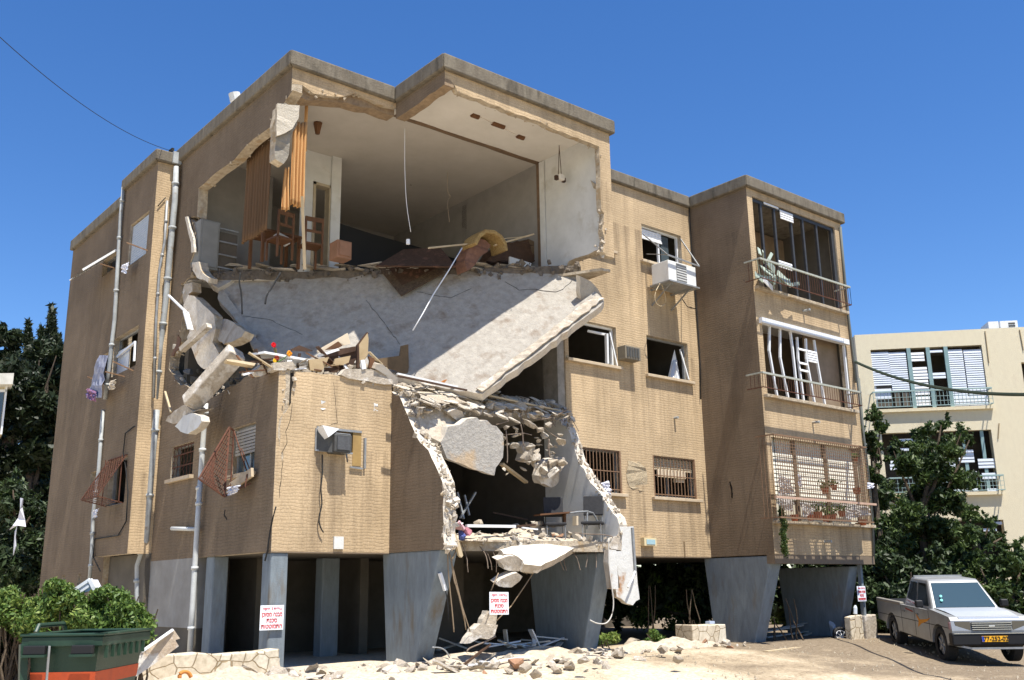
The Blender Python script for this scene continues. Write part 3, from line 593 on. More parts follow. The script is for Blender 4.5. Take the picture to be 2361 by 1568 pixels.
wd = part(MB().bar((XG-.02, gs[0][1], gs[0][3]), (XG-.75, gs[0][1]+.1, gs[0][3]-.65), .03).bar((XG-.02, gs[0][0], gs[0][3]), (XG-.75, gs[0][0]+.1, gs[0][3]-.65), .05)
          .add([(XG-.02, gs[0][1], gs[0][3]), (XG-.02, gs[0][0], gs[0][3]), (XG-.75, gs[0][0]+.1, gs[0][3]-.65), (XG-.75, gs[0][1]+.1, gs[0][3]-.65)], [(0, 1, 2, 3)], 1), 'awning_sash', [WHITEM, GLASS])
# clothes line brackets
mb = MB()
for (a, b) in (((745, 645), (870, 692)), ((590, 770), (690, 800))):
    p = P(zz(1, b), 0, XF); mb.bar(p, P(zz(1, a), 0, XF-.45), .025)
for (a, b) in (((665, 1345), (785, 1400)), ((515, 1435), (620, 1480)), ((620, 1405), (735, 1435))):
    mb.bar(P(zz(1, b), 0, XF), P(zz(1, a), 0, XF-.45), .025)
part(mb, 'clothes_bracket', RUSTL)
# --- pipes
def pipe(px, ax, v, r, mt=PIPEM, name='drain_pipe', off=0, clips=True, par=None):
    pts = [P(q, ax, v) for q in px]; mb = MB().tube(pts, r, 10)
    if clips:
        for a, b in zip(pts, pts[1:]):
            n = max(1, int((b-a).length/1.4))
            for k in range(n): c = a.lerp(b, (k+.5)/n); mb.tube([c-V((0, 0, .03)), c+V((0, 0, .03))], r*1.35, 10)
    return part(mb, name, mt, par, smooth=True)
pipe(zz(1, (1040, 200), (1030, 400), (1000, 720), (975, 1000), (945, 1250), (920, 1568)), 0, XA-.12, .065)
pipe(zz(2, (875, 60), (855, 290), (815, 790), (770, 930), (770, 1100), (768, 1200)), 0, XA-.12, .065)
part(MB().box(P(zz(1, (1035, 155)), 0, XA-.12), (.1, .12, .14)), 'rain_hopper', PIPEM)
pipe(zz(5, (330, 1005), (322, 1120), (300, 1440), (285, 1568)), 0, XA-.12, .05, mat('white_pipe', (.55, .57, .57), (.42, .43, .43), 4, .5))
pipe(zz(2, (1120, 430), (1100, 740), (1075, 1150), (1060, 1410)), 0, XA-.12, .05, MT['white_pipe'])
pipe(zz(2, (960, 722), (1100, 726)), 0, XA-.1, .04, MT['white_pipe'], clips=False)
pipe(zz(1, (728, 320), (712, 480), (695, 760), (675, 1100), (640, 1400), (620, 1568)), 0, XF-.06, .045)
pipe(zz(2, (575, 60), (550, 400), (520, 640), (512, 860), (500, 1000)), 0, XF-.06, .04)
pipe(zz(1, (985, 400), (970, 640), (940, 800), (920, 1100), (905, 1560)), 1, YF-.06, .03, STEEL)
CAB = mat('black_cable', (.02, .02, .02))
pipe(zz(2, (750, 150), (700, 190), (688, 300), (705, 400), (715, 520), (705, 680), (660, 760), (530, 780), (520, 880), (560, 960)), 0, XF-.04, .015, CAB, 'wall_cable', clips=False)
pipe(zz(1, (975, 380), (930, 430)), 1, YF-.04, .012, CAB, 'wall_cable', clips=False)
pipe(zz(14, (578, 655), (560, 720), (548, 780), (540, 830), (535, 880), (520, 940)), 0, XA-.03, .014, CAB, 'wall_cable', clips=False)
pipe(zz(8, (908, 440), (935, 760), (960, 1040), (1005, 1400), (1020, 1568)), 1, YD-.05, .03, mat('dark_pipe', (.12, .13, .12)), 'drain_pipe', clips=False)
pipe(zz(9, (1040, 90), (1075, 500), (1100, 700), (1140, 1100), (1150, 1380)), 1, YD-.05, .03, MT['dark_pipe'], 'drain_pipe', clips=False)
pipe(zz(7, (830, 262), (845, 500), (870, 800), (905, 1300), (910, 1568)), 1, YC-.04, .014, CAB, 'wall_cable', clips=False)
# spouts
def spout(px, ax, v, l=.2):
    p = P(px, ax, v); o = V((0, -l, 0)) if ax == 1 else V((-l, 0, 0)); return part(MB().tube([p, p+o], .03, 8), 'drain_spout', PIPEM)
for q in (zz(8, (637, 1050)), zz(9, (705, 412)), zz(9, (790, 1275))): spout(q, 1, YD)
spout(zz(12, (700, 105)), 1, YC, .12)
# cracks on walls (thin dark gaps)
def crack(px, ax, v, w=.02, mt=None, name='crack'):
    pts = rag([P(q, ax, v) for q in px], .012, .08); o = {0: V((-1, 0, 0)), 1: V((0, -1, 0))}[ax]
    mb = MB()
    for i, (a, b) in enumerate(zip(pts, pts[1:])):
        a = a.copy(); b = b.copy(); a[ax] = b[ax] = v-.002
        if (b-a).length > 1e-4: mb.bar(a, b, w*random.uniform(.4, 1), .004, up=o)
    return part(mb, name, mt or CRK)
crack(zz(5, (838, 1010), (830, 1090), (800, 1170), (808, 1240), (775, 1300)), 1, YA, .012)
crack(zz(5, (785, 1340), (775, 1430), (765, 1560)), 1, YA, .015)
crack(zz(5, (1080, 880), (1095, 980), (1100, 1080), (1105, 1120), (1060, 1135), (980, 1140)), 1, YA, .010)
crack(zz(12, (1010, 460), (1022, 500), (1022, 550)), 0, XD, .05)
crack(zz(9, (105, 840), (118, 900), (125, 960)), 0, XD, .04)
crack(zz(14, (310, 670), (305, 700), (320, 722)), 0, XA, .04)
crack(zz(7, (780, 885), (820, 945), (885, 960)), 1, YC, .035)
# ================================================================== FALLEN SLABS AND BROKEN CONCRETE
def chunkobj(name, pts, off, mats, label, cat, group=None, amp=.03, step=.15, loose=None):
    """a broken slab: polygon outline (points on one plane) with thickness"""
    pts = rag(pts, amp, step, True) if amp else pts
    n = (V(off)).normalized(); c = sum((V(p) for p in pts), V((0, 0, 0)))/len(pts)
    pts = [V(p)-n*((V(p)-c).dot(n)) for p in pts]
    mb = MB().prism(pts, off, 0, 1)
    return tag(mb.obj(name, mats, loc=c), label, cat, group)
H1 = V((14.31, 14.1, 7.17))
SN = V((-.57, -.65, .50)).normalized()
if SN.y > 0: SN = -SN
def S(px, lift=0): return PP(px, H1+SN*lift, SN)
CHK = [CHUNK, CHUNKW]
SLX = [(500, 648), (520, 640), (560, 630), (640, 632), (700, 630), (800, 625), (880, 618), (1000, 622), (1100, 624), (1200, 628), (1290, 632), (1318, 620), (1332, 632), (1352, 655), (1372, 672), (1393, 692),
       (1386, 704), (1330, 745), (1260, 800), (1180, 858), (1112, 908), (1040, 898), (985, 890), (945, 872), (860, 850), (760, 850), (640, 850), (612, 822), (592, 790), (568, 760), (556, 735), (540, 702), (518, 676)]
mb = MB().prism([p-SN*((p-H1).dot(SN)) for p in rag([S(q) for q in SLX], .025, .15, True)], -SN*.2, 0, 1)
c = S((950, 740))
slab = tag(mb.obj('fallen_floor_slab', [SLABM, CHUNKW], loc=c), 'huge grey floor slab hanging down diagonally across the middle storey, its right edge in sun', 'concrete slab')
e1, e2 = S((1386, 698)), S((1114, 900))
lip = rag([S((1393, 690), .02), S((1330, 738), .02), S((1260, 790), .02), S((1180, 850), .02), S((1112, 905), .02), S((1098, 897), .02), S((1172, 838), .02), S((1250, 778), .02), S((1320, 722), .02), S((1372, 684), .02)], .02, .12, True)
MB().prism(lip, SN*.035, 0, 0).obj('broken_rim', CHUNK, slab)
def scrack(px, w=.02):
    w *= .55
    pts = rag([S(q, .004) for q in px], .015, .1); mb = MB()
    for a, b in zip(pts, pts[1:]):
        a = a-SN*((a-H1).dot(SN)-.006); b = b-SN*((b-H1).dot(SN)-.006)
        if (b-a).length > 1e-4: mb.bar(a, b, w*random.uniform(.3, 1), .006, up=SN)
    mb.obj('crack', CRK, slab)
scrack(zz(6, (1000, 235), (1060, 245), (1120, 250), (1160, 235), (1200, 200), (1215, 180)), .02)
scrack(zz(6, (300, 250), (400, 270), (500, 285), (620, 230)), .015); scrack(zz(6, (0, 300), (80, 400), (150, 490), (200, 560)), .015)
scrack(zz(6, (820, 190), (900, 240), (1000, 235)), .012); scrack(zz(5, (550, 490), (700, 510), (900, 600)), .012)
# corner piece of the slab folded down at the right
def FP(y, *q): return [P(p, 1, y) for p in q]
def XP(x, *q): return [P(p, 0, x) for p in q]
chunkobj('broken_slab_piece', [P(p, 1, 14.35) for p in zz(6, (1235, 150), (1300, 180), (1350, 225), (1385, 270), (1405, 310), (1380, 335), (1330, 365), (1305, 350), (1275, 290))], (0, .12, .05), [SLABM, CHUNKW],
         'small shaded slab corner folded down at the right tip of the hanging slab', 'concrete chunk', amp=.015)
# left cluster
L = 'broken wall pieces at the torn left corner'
chunkobj('broken_masonry_piece', XP(7.74, *zz(5, (250, 370), (275, 375), (300, 402), (330, 440), (362, 482), (368, 560), (352, 640), (378, 700), (392, 745), (350, 775), (312, 802), (285, 770), (265, 700), (240, 620), (262, 560), (235, 500), (228, 430))), (.2, .03, 0), [CHUNKW, BROKEN], 'tall pale wall piece standing tilted in the torn left corner below the top floor', 'concrete chunk', amp=.02)
chunkobj('broken_masonry_piece', XP(7.9, *zz(5, (392, 500), (432, 498), (480, 520), (572, 582), (560, 620), (500, 650), (450, 662), (400, 625), (375, 580))), (.2, .0, -.05), [SLABM, BROKEN], 'grey five-sided slab piece wedged between the tilted wall piece and the big slab', 'concrete chunk', amp=.02)
chunkobj('broken_masonry_piece', [S(q, .05) for q in zz(5, (405, 345), (440, 338), (470, 390), (540, 490), (625, 600), (600, 622), (560, 580), (490, 490), (400, 385))], SN*-.2, [SLABM, CHUNKW], 'long shaded strip of slab rim running down the left edge of the big slab', 'concrete chunk', amp=.015)
chunkobj('broken_masonry_piece', [S(q, .06) for q in zz(5, (585, 632), (620, 612), (665, 662), (705, 706), (690, 725), (652, 738), (615, 690))], SN*-.2, [SLABM, CHUNKW], 'last shaded block at the lower end of the left slab rim', 'concrete chunk', amp=.015)
chunkobj('broken_masonry_piece', [S(q, .1) for q in zz(5, (320, 255), (420, 250), (500, 262), (470, 290), (405, 325), (360, 300))], SN*-.2, [SLABM, CHUNKW], 'flat slab corner poking out under the left end of the top floor', 'concrete chunk', amp=.015)
chunkobj('broken_masonry_piece', XP(7.72, *zz(5, (205, 300), (250, 290), (252, 345), (228, 360), (240, 420), (205, 440), (190, 360))), (.2, .0, 0), [CHUNK, BROKEN], 'ragged stump of wall beside the drain pipe under the top floor', 'concrete chunk', amp=.03)
chunkobj('broken_masonry_piece', XP(7.68, *zz(3, (150, 1350), (190, 1345), (200, 1390), (215, 1415), (250, 1440), (245, 1470), (215, 1450), (180, 1440), (150, 1390))), (.2, .0, 0), [CHUNKW, BROKEN], 'small sunlit knob of broken wall at the left end of the top floor', 'concrete chunk', amp=.02)
# torn wall face strip lit at the left opening of the top floor
chunkobj('broken_masonry_piece', [P(q, 0, XA-.02) for q in zz(3, (122, 1085), (135, 1082), (150, 1150), (172, 1220), (176, 1290), (160, 1295), (158, 1240), (140, 1170))], (-.05, 0, 0), [CHUNKW, CHUNKW], 'thin pale ribbon of torn plaster up the left edge of the top opening', 'plaster strip', amp=.01, step=.1)
# fallen beam leaning over the first-floor wall
a, b = P(zz(5, (515, 700)), 0, 7.62), P(zz(5, (238, 1010)), 0, 7.15)
o = MB().bar(a, b, .30, .36, up=(-.5, -.55, .65)).obj('fallen_beam', CHUNK, loc=(a+b)/2)
tag(o, 'long pale concrete beam fallen diagonally over the left wall, dangling past its edge', 'concrete beam'); bevel(o, .03)
a2, b2 = P(zz(5, (235, 1015)), 0, 7.2), P(zz(5, (100, 1105)), 0, 6.95)
chunkobj('fallen_beam_end', [P(q, 0, 7.15) for q in zz(5, (215, 1010), (250, 1050), (290, 1040), (215, 1075), (170, 1110), (130, 1125), (92, 1108), (110, 1080), (165, 1040))], (.3, 0, .05), CHK, 'broken tip of the fallen beam with torn stones, hanging left of the white pipe', 'concrete chunk', amp=.02)
chunkobj('plaster_block', [P(q, 0, 7.1) for q in zz(5, (200, 1075), (255, 1062), (300, 1080), (306, 1110), (285, 1145), (225, 1185), (180, 1170), (148, 1140))], (.16, 0, .0), [PLAST, CHUNKW], 'smooth white block hanging under the tip of the fallen beam', 'concrete chunk', amp=.01)
def stick(p1, p2, w, mt, name, label, cat, h=None, group=None):
    c = (V(p1)+V(p2))/2; return tag(MB().bar(p1, p2, w, h or w*.5).obj(name, mt, loc=c), label, cat, group)
stick(P(zz(5, (350, 545)), 0, 7.66), P(zz(5, (190, 690)), 0, 7.45), .13, CHUNK, 'concrete_lath', 'thin concrete bar leaning across the tilted wall piece', 'concrete bar', .1)
stick(P(zz(5, (112, 368)), 0, 7.4), P(zz(5, (215, 468)), 0, 7.5), .05, WHITEM, 'loose_batten', 'white batten sticking out of the rubble toward the drain pipe', 'batten', .03)
stick(P(zz(5, (212, 465)), 0, 7.5), P(zz(5, (240, 570)), 0, 7.55), .13, WHITEM, 'loose_board', 'short white board below the batten at the torn left corner', 'board', .03)
stick(P(zz(5, (90, 935)), 0, 7.45), P(zz(5, (125, 1055)), 0, 7.45), .04, WOOD, 'loose_batten', 'little hanging stick beside the drain pipe left of the beam tip', 'batten', .03)
chunkobj('torn_curtain', [P(q, 0, 7.5) for q in zz(5, (165, 600), (182, 625), (172, 680), (150, 700), (140, 728), (124, 722), (140, 690), (155, 660))], (.02, 0, 0), [OWOOD, OWOOD], 'scrap of orange cloth caught on the torn left wall', 'cloth scrap', amp=.01, step=.08)
# ---------- first storey opening: hanging slab and rubble
chunkobj('hanging_slab', FP(14.75, *zz(18, (815, 835), (850, 760), (880, 660), (1000, 640), (1080, 575), (1180, 560), (1215, 595), (1290, 590), (1345, 640), (1400, 655), (1480, 740), (1500, 860), (1505, 1000), (1465, 1075), (1440, 1110), (1432, 1200), (1150, 1110), (900, 1010))), (0, .18, .03),
         [mat('grey_slab_face', (.50, .47, .42), (.36, .34, .31), 9, .95, 1, 12, c3=(.55, .42, .28), s3=1.2, t3=.55), CHUNKW], 'large rounded slab hanging like a flap over the first-storey hole', 'concrete slab', amp=.012)
fp = [V((0, 0, 0))]
chunkobj('broken_slab_piece', [P(a, 1, y) for a, y in zip(zz(18, (600, 340), (660, 350), (760, 425), (830, 450), (870, 470), (1000, 590), (1010, 628), (880, 655), (840, 640), (880, 700), (860, 790), (812, 825), (740, 770), (640, 700), (600, 640), (580, 560), (565, 440)), [15.3, 15.3, 15.2, 15.1, 15.1, 15, 14.95, 14.9, 14.9, 14.85, 14.8, 14.75, 14.75, 14.8, 14.9, 15, 15.2])], (0, .3, -.15), CHK,
         'bright broken slab sheet sloping down between the torn wall and the rounded hanging slab', 'concrete slab', amp=.03, step=.1)
chunkobj('broken_slab_piece', FP(14.9, *zz(18, (890, 500), (960, 465), (1040, 490), (1080, 560), (1040, 590), (1010, 605), (950, 560))), (0, .25, .1), CHK, 'wedge-shaped chunk lying at the upper left of the rounded hanging slab', 'concrete chunk', amp=.02)
chunkobj('broken_ledge', FP(15.63, *zz(17, (1650, 700), (1800, 705), (1950, 715), (2080, 760), (2130, 800), (2125, 860), (1960, 850), (1800, 820), (1680, 800), (1600, 760))), (0, .35, 0), CHK, 'flat concrete ledge resting on the front wall top left of the rubble ridge', 'concrete chunk', amp=.015)
chunkobj('broken_ledge', FP(15.64, *zz(17, (920, 640), (1110, 625), (1150, 700), (1100, 715), (1060, 700), (1040, 720), (920, 715), (915, 680))), (0, .3, 0), CHK, 'block resting on the wall corner beside the wide crack', 'concrete chunk', amp=.015)
chunkobj('broken_ledge', FP(15.6, *zz(17, (1960, 650), (2010, 655), (2100, 730), (2180, 800), (2200, 860), (2140, 870), (2060, 770), (1940, 700))), (0, .3, .1), [CHUNKW, CHUNK], 'pinkish broken lump at the left end of the long white laths', 'concrete chunk', amp=.02)
chunkobj('broken_ledge', FP(15.9, *zz(17, (730, 720), (770, 690), (830, 640), (915, 660), (900, 720), (840, 760), (790, 780), (745, 770))), (0, .2, .02), CHK, 'jagged lump on top of the left wall corner under the flowers', 'concrete chunk', amp=.03)
# rubble meshes --------------------------------------------------------------
def rockmesh(name, mt, f=(1, 1, 1), n=14, jag=.25):
    bm = bmesh.new()
    for i in range(n):
        v = V((random.gauss(0, 1), random.gauss(0, 1), random.gauss(0, 1))).normalized()*(1-random.random()*jag)
        bm.verts.new((v.x*f[0], v.y*f[1], v.z*f[2]))
    r = bmesh.ops.convex_hull(bm, input=bm.verts)
    for v in [v for v in bm.verts if not v.link_faces]: bm.verts.remove(v)
    bmesh.ops.subdivide_edges(bm, edges=bm.edges, cuts=1, use_grid_fill=True)
    for v in bm.verts: v.co += V([random.uniform(-.07, .07)*f[i] for i in range(3)])
    me = bpy.data.meshes.new(name); bm.to_mesh(me); bm.free(); me.materials.append(mt); return me
ROCKS = [rockmesh('concrete_chunk', (CHUNK, CHUNKW, DUST)[i % 3], ((1, .8, .55), (1, .6, .35), (1, .9, .7), (1.2, .7, .22))[i % 4], 12+i % 5) for i in range(16)]
FLATS = [rockmesh('flat_chunk', (CHUNKW, CHUNK, DUST)[i % 3], (1.3, .7, .16), 11+i % 4, .35) for i in range(9)]
BRICKR = [rockmesh('brick_chunk', mat('brick_red', (.42, .24, .15), (.30, .17, .10), 9, .95, .7), (1, .7, .5), 10)]
NR = [0]
DROCKS = [rockmesh('dark_rubble_lump', mat('shade_dark_rubble', (.16, .14, .11), (.09, .08, .065), 6, .95, .8, 14), (1, .8, .6), 12) for _ in range(4)]  # rubble colour darkened to paint the shade of the torn cavity
def rock(pos, s, label, group, meshes=ROCKS, rot=None, cat='rubble chunk', name='concrete_chunk'):
    me = random.choice(meshes); o = bpy.data.objects.new(name, me); C.objects.link(o); o.location = pos
    o.scale = (s*random.uniform(.8, 1.2), s*random.uniform(.8, 1.2), s*random.uniform(.8, 1.1))
    o.rotation_euler = rot if rot else (random.uniform(-.6, .6), random.uniform(-.6, .6), random.uniform(0, 6.28)); NR[0] += 1
    return tag(o, label, cat, group)
def zg(k, y, *pts): return [(P(q, 1, y)) for q in [zz(k, p) for p in pts]]
# ridge between wall top and the right
for i in range(46):
    u = (i+random.random())/46; v_ = random.random()**.8; x = 10.2+u*4.0; y = 15.65-.85*v_*(1-.3*u); z = Z2+.06-.55*v_**1.4*(1-.45*u)
    rock((x, y, z), random.uniform(.14, .30), 'long pale floor slab fragment sliding down the rubble ridge over the hole', 'long slab fragments in the rubble ridge', FLATS, (random.uniform(.25, .85), random.uniform(.05, .35), random.uniform(-.7, .1)), name='slab_fragment')
for i in range(135):
    u = (i+random.random())/135; v_ = random.random()
    x = 10.1+u*4.1; y = 15.75-.95*v_*(1-.3*u); z = Z2+.05-.62*v_**1.5*(1-.45*u)+random.uniform(-.06, .1)
    rock((x, y, z), random.uniform(.07, .2), 'flat broken floor piece in the sagging rubble ridge over the first-storey hole', 'floor pieces in the rubble ridge', FLATS if random.random() < .5 else ROCKS, (random.uniform(-.1, .7), random.uniform(-.4, .35), random.uniform(-.9, .5)), name='floor_fragment')
for i, (a, b, y) in enumerate((((900, 560), (1870, 680), 14.8), ((1560, 590), (1690, 620), 14.7), ((1150, 500), (1400, 560), 14.9), ((1800, 510), (2010, 520), 15.3), ((650, 280), (900, 300), 15.3))):
    pass
for (x, y, r) in ((1780, 630, 110), (1620, 590, 70), (1480, 545, 85), (1330, 530, 70), (1200, 505, 75), (1810, 550, 60), (1900, 520, 70), (2060, 520, 40)):
    rock(P(zz(18, (x, y)), 1, 14.85), r*.0022, 'long rounded lump along the lower lip of the rubble ridge', 'lumps along the ridge lip', ROCKS[1::4], (random.uniform(.2, .6), .3, random.uniform(-.4, .1)))
heap_ = MB()
for i in range(300):
    u = random.random(); x = 10.15+u*4.1; v_ = random.random(); y = 15.6-.75*v_*(1-.3*u); z = Z2-.02-.62*v_**1.4*(1-.45*u); s_ = random.uniform(.02, .08)
    R_ = Euler([random.uniform(0, 6.28) for _ in range(3)]).to_matrix(); vs = [V((x, y, z))+R_ @ V((a*random.uniform(.4, 1), b*random.uniform(.4, 1)*.7, c*random.uniform(.4, 1)*.5))*s_ for a in (-1, 1) for b in (-1, 1) for c in (-1, 1)]
    heap_.add(vs, [(0, 1, 3, 2), (4, 6, 7, 5), (0, 4, 5, 1), (2, 3, 7, 6), (0, 2, 6, 4), (1, 5, 7, 3)])
tag(heap_.obj('crushed_rubble', CHUNK, loc=(12, 15.3, Z2)), 'small crushed bits filling the sagging rubble ridge over the first-storey hole', 'rubble', None, 'stuff')
chunkobj('broken_masonry_piece', FP(15.0, *zz(18, (1910, 1140), (1945, 1040), (2020, 1005), (2150, 1000), (2172, 1060), (2150, 1110), (2105, 1150), (2115, 1271), (2040, 1330), (1930, 1290), (1895, 1200))), (0, .22, .04), CHK, 'large block of hanging masonry behind the lowest rebar lumps', 'masonry block', amp=.03, step=.09)
chunkobj('broken_masonry_piece', FP(15.1, *zz(18, (1700, 860), (1760, 830), (1830, 860), (1850, 930), (1800, 1010), (1760, 1060), (1710, 1040), (1725, 960))), (0, .2, .04), CHK, 'crooked masonry lump in the middle of the dangling lumps', 'masonry block', amp=.03, step=.08)
for _i in range(22):
    rock(P(zz(18, (random.uniform(1500, 2160), random.uniform(600, 1180))), 1, 15.1+random.uniform(-.2, .3)), random.uniform(.03, .11), 'pale lump of concrete dangling from bent rebar in front of the first-storey room', 'lumps dangling on rebar', ROCKS[1::4], cat='concrete lump', name='rebar_lump')
for (x, y, r) in ((1540, 680, 42), (1990, 640, 48), (1955, 750, 58), (1625, 870, 50), (1790, 890, 66), (1860, 940, 46), (1740, 990, 58), (2010, 865, 36), (2070, 880, 24), (2120, 820, 64), (1850, 1085, 52), (1790, 1060, 40), (1960, 1080, 55), (2040, 1060, 70), (2100, 1030, 55), (2030, 1160, 90), (1960, 1200, 60), (2110, 1110, 50), (2010, 960, 26), (1900, 700, 40), (1860, 1000, 60), (1820, 1040, 45), (1960, 1140, 70), (2140, 1060, 55), (2080, 1100, 70), (2130, 760, 40), (2150, 860, 45)):
    rock(P(zz(18, (x, y)), 1, 14.75+random.uniform(-.1, .25)), r*.0026, 'pale lump of concrete dangling from bent rebar in front of the first-storey room', 'lumps dangling on rebar', ROCKS[::4]+ROCKS[2::4], cat='concrete lump', name='rebar_lump')
RB_ = mat('rebar', (.22, .17, .13), (.12, .09, .07), 20, .8)
def wire(k, y, pts, r, mt, label, cat='rebar', name='rebar', ax=1, group=None, sm=True, dy=0):
    q = [P(zz(k, p), ax, y+dy*i) for i, p in enumerate(pts)]
    if sm and len(q) > 2:
        o = []
        for i in range(len(q)-1):
            p0, p1, p2, p3 = q[max(i-1, 0)], q[i], q[i+1], q[min(i+2, len(q)-1)]
            for s in (0, .25, .5, .75): o.append(.5*((2*p1)+(p2-p0)*s+(2*p0-5*p1+4*p2-p3)*s*s+(3*p1-p0-3*p2+p3)*s**3))
        q = o+[q[-1]]
    c = sum(q, V((0, 0, 0)))/len(q)
    return tag(MB().tube(q, r, 6).obj(name, mt, loc=c, smooth=True), label, cat, group)
wire(18, 14.8, ((1530, 700), (1540, 850), (1545, 1000), (1540, 1060)), .012, RB_, 'thin bar hanging straight down from the leftmost dangling lump')
wire(18, 14.8, ((1690, 640), (1710, 740), (1715, 830), (1730, 880)), .012, RB_, 'curved bar hanging down from the middle of the ridge lip')
wire(18, 14.9, ((1850, 580), (1950, 580), (2060, 550), (2150, 500), (2210, 470)), .012, RB_, 'long bent bar sagging from the right end of the rubble ridge')
wire(18, 14.85, ((1500, 750), (1600, 745), (1720, 735), (1810, 755)), .009, RB_, 'thin level bar crossing behind the dangling lumps')
wire(18, 14.85, ((1860, 675), (1940, 680), (2020, 740), (2100, 790)), .012, RB_, 'bar linking the upper right dangling lumps')
wire(18, 14.8, ((2000, 800), (1995, 900), (2005, 1000)), .016, RB_, 'upright bar threading the right column of dangling lumps')
wire(18, 14.85, ((1420, 640), (1500, 620), (1560, 600)), .009, RB_, 'short bar above the top of the rounded hanging slab')
for k_, (a, b, w_, l_) in enumerate((((340, 85), (1150, 262), .05, 'upper white lath lying over the left part of the rubble ridge'), ((1035, 262), (2110, 490), .07, 'long pale lath lying over the right part of the rubble ridge'), ((350, 110), (1100, 265), .04, 'thin brown lath just under the upper white lath'))):
    stick(P(zz(18, a), 1, 15.25-.1*k_), P(zz(18, b), 1, 15.2-.1*k_), w_, (WHITEM, WOOD, DWOOD)[k_], 'wooden_lath', l_, 'lath', .03)
stick(P(zz(18, (1480, 1070)), 1, 15.3), P(zz(18, (1750, 1271)), 1, 15.6), .09, WOOD, 'fallen_plank', 'plank slanting down inside the first-storey room right of the hanging slab', 'plank')
chunkobj('orange_cushion', FP(15.4, *zz(18, (830, 175), (860, 150), (910, 145), (950, 170), (1000, 215), (930, 205), (880, 195))), (0, .2, .0), [mat('orange_cloth', (.42, .17, .05), (.3, .11, .03), 9)]*2, 'crumpled orange cloth at the foot of the hanging floor slab', 'cloth', amp=.01)
# ---------- furniture wreck on the left roof of the first storey (z17)
CWR = thing('cupboard_wreck', 'smashed brown cupboard with tan doors heaped left of the hanging slab', 'cupboard', P(zz(17, (1500, 740)), 1, 15.8))
def board(k, y, pts, mt, name, label, cat, off=(0, .04, 0), amp=0, par=None):
    o = _board(k, y, pts, mt, name, label, cat, off, amp)
    if par:
        bpy.context.view_layer.update(); adopt(o, par)
        for q in ('label', 'category'): del o[q]
    return o
def _board(k, y, pts, mt, name, label, cat, off, amp): return chunkobj(name, [P(q, 1, y) if not isinstance(y, (list, tuple)) else P(q, 1, yy) for q, yy in zip([zz(k, p) for p in pts], y if isinstance(y, (list, tuple)) else [y]*len(pts))], off, [mt, mt], label, cat, amp=amp)
board(17, [16.0, 15.7, 15.8, 16.4], ((680, 672), (820, 640), (1330, 555), (1290, 520)), WHITEM, 'long_white_board', 'long white board lying flat behind the corner flowers', 'panel', (0, 0, -.04))
board(17, 15.8, ((1370, 560), (1570, 495), (1590, 515), (1380, 585)), WHITEM, 'shelf_board', 'short white board on the dark cupboard panel', 'panel', par=CWR)
board(17, 15.85, ((1360, 580), (1480, 520), (1780, 470), (1765, 520), (1520, 580)), DWOOD, 'cupboard_panel', 'dark brown tabletop lying on the wreckage', 'cupboard panel', par=CWR)
board(17, 15.75, ((1275, 610), (1390, 600), (1480, 585), (1440, 680), (1400, 735), (1290, 715)), mat('tan_wood', (.42, .32, .19), (.34, .25, .14), 5), 'cupboard_door', 'left tan cupboard door under the brown tabletop', 'cupboard door', par=CWR)
board(17, 15.75, ((1545, 600), (1700, 570), (1680, 640), (1620, 665), (1530, 655)), MT['tan_wood'], 'cupboard_door', 'right tan cupboard door under the brown tabletop', 'cupboard door', par=CWR)
board(17, 15.9, ((1480, 580), (1780, 500), (1760, 600), (1700, 700), (1560, 740), (1440, 735), (1440, 680)), DWOOD, 'cupboard_side', 'dark cupboard carcass behind the two tan doors', 'cupboard', par=CWR)
board(17, 15.6, ((1785, 450), (1870, 345), (1882, 400), (1875, 560), (1830, 620), (1790, 640)), MT['tan_wood'], 'cupboard_door', 'tan cupboard door standing upright on the wreckage', 'cupboard door', (.03, .05, 0), par=CWR)
board(17, 15.66, ((1770, 460), (1872, 330), (1884, 345), (1800, 450), (1792, 700), (1768, 690)), DWOOD, 'door_edge', 'dark edge board beside the upright tan door', 'board', (.0, .06, 0), par=CWR)
board(17, 15.7, ((1880, 575), (1945, 600), (1940, 640), (1920, 700), (1885, 690), (1895, 620)), OWOOD, 'chair_remnant', 'bent orange chair frame right of the upright door', 'chair remnant')
board(17, 15.6, ((1805, 615), (1840, 610), (1860, 700), (1820, 710)), WHITEM, 'white_strip', 'short white strip leaning under the upright door', 'strip')
board(17, 16.2, ((1365, 515), (1670, 340), (1700, 450), (1640, 465), (1580, 430), (1440, 515), (1370, 540)), mat('cream_board', (.62, .52, .38)), 'cream_board', 'cream board raised like a tent behind the dark tabletop', 'board')
board(17, 16.1, ((1445, 510), (1575, 425), (1620, 470), (1560, 500)), OWOOD, 'brown_board', 'reddish board peeking out under the cream board', 'board')
board(17, 16.3, ((1095, 505), (1180, 465), (1320, 520), (1290, 525), (1110, 520)), DWOOD, 'brown_board', 'small dark board peak behind the long white panel', 'board')
board(17, 16.0, ((1950, 605), (2200, 570), (2215, 470), (2285, 455), (2290, 690), (2280, 750), (2100, 700), (1960, 640)), mat('brown_cabinet', (.15, .10, .055), (.10, .07, .04), 5), 'cabinet_wreck', 'broken brown cabinet leaning against the foot of the hanging slab', 'cabinet')
board(17, 15.7, ((440, 605), (520, 608), (740, 645), (720, 675), (560, 645), (450, 625)), WOOD, 'fallen_plank', 'pale plank from the fallen beam to the white panel', 'plank', (0, .1, -.03))
board(17, 15.72, ((605, 755), (715, 725), (720, 745), (620, 772)), WHITEM, 'white_strip', 'white strip on the torn top of the left wall', 'strip')
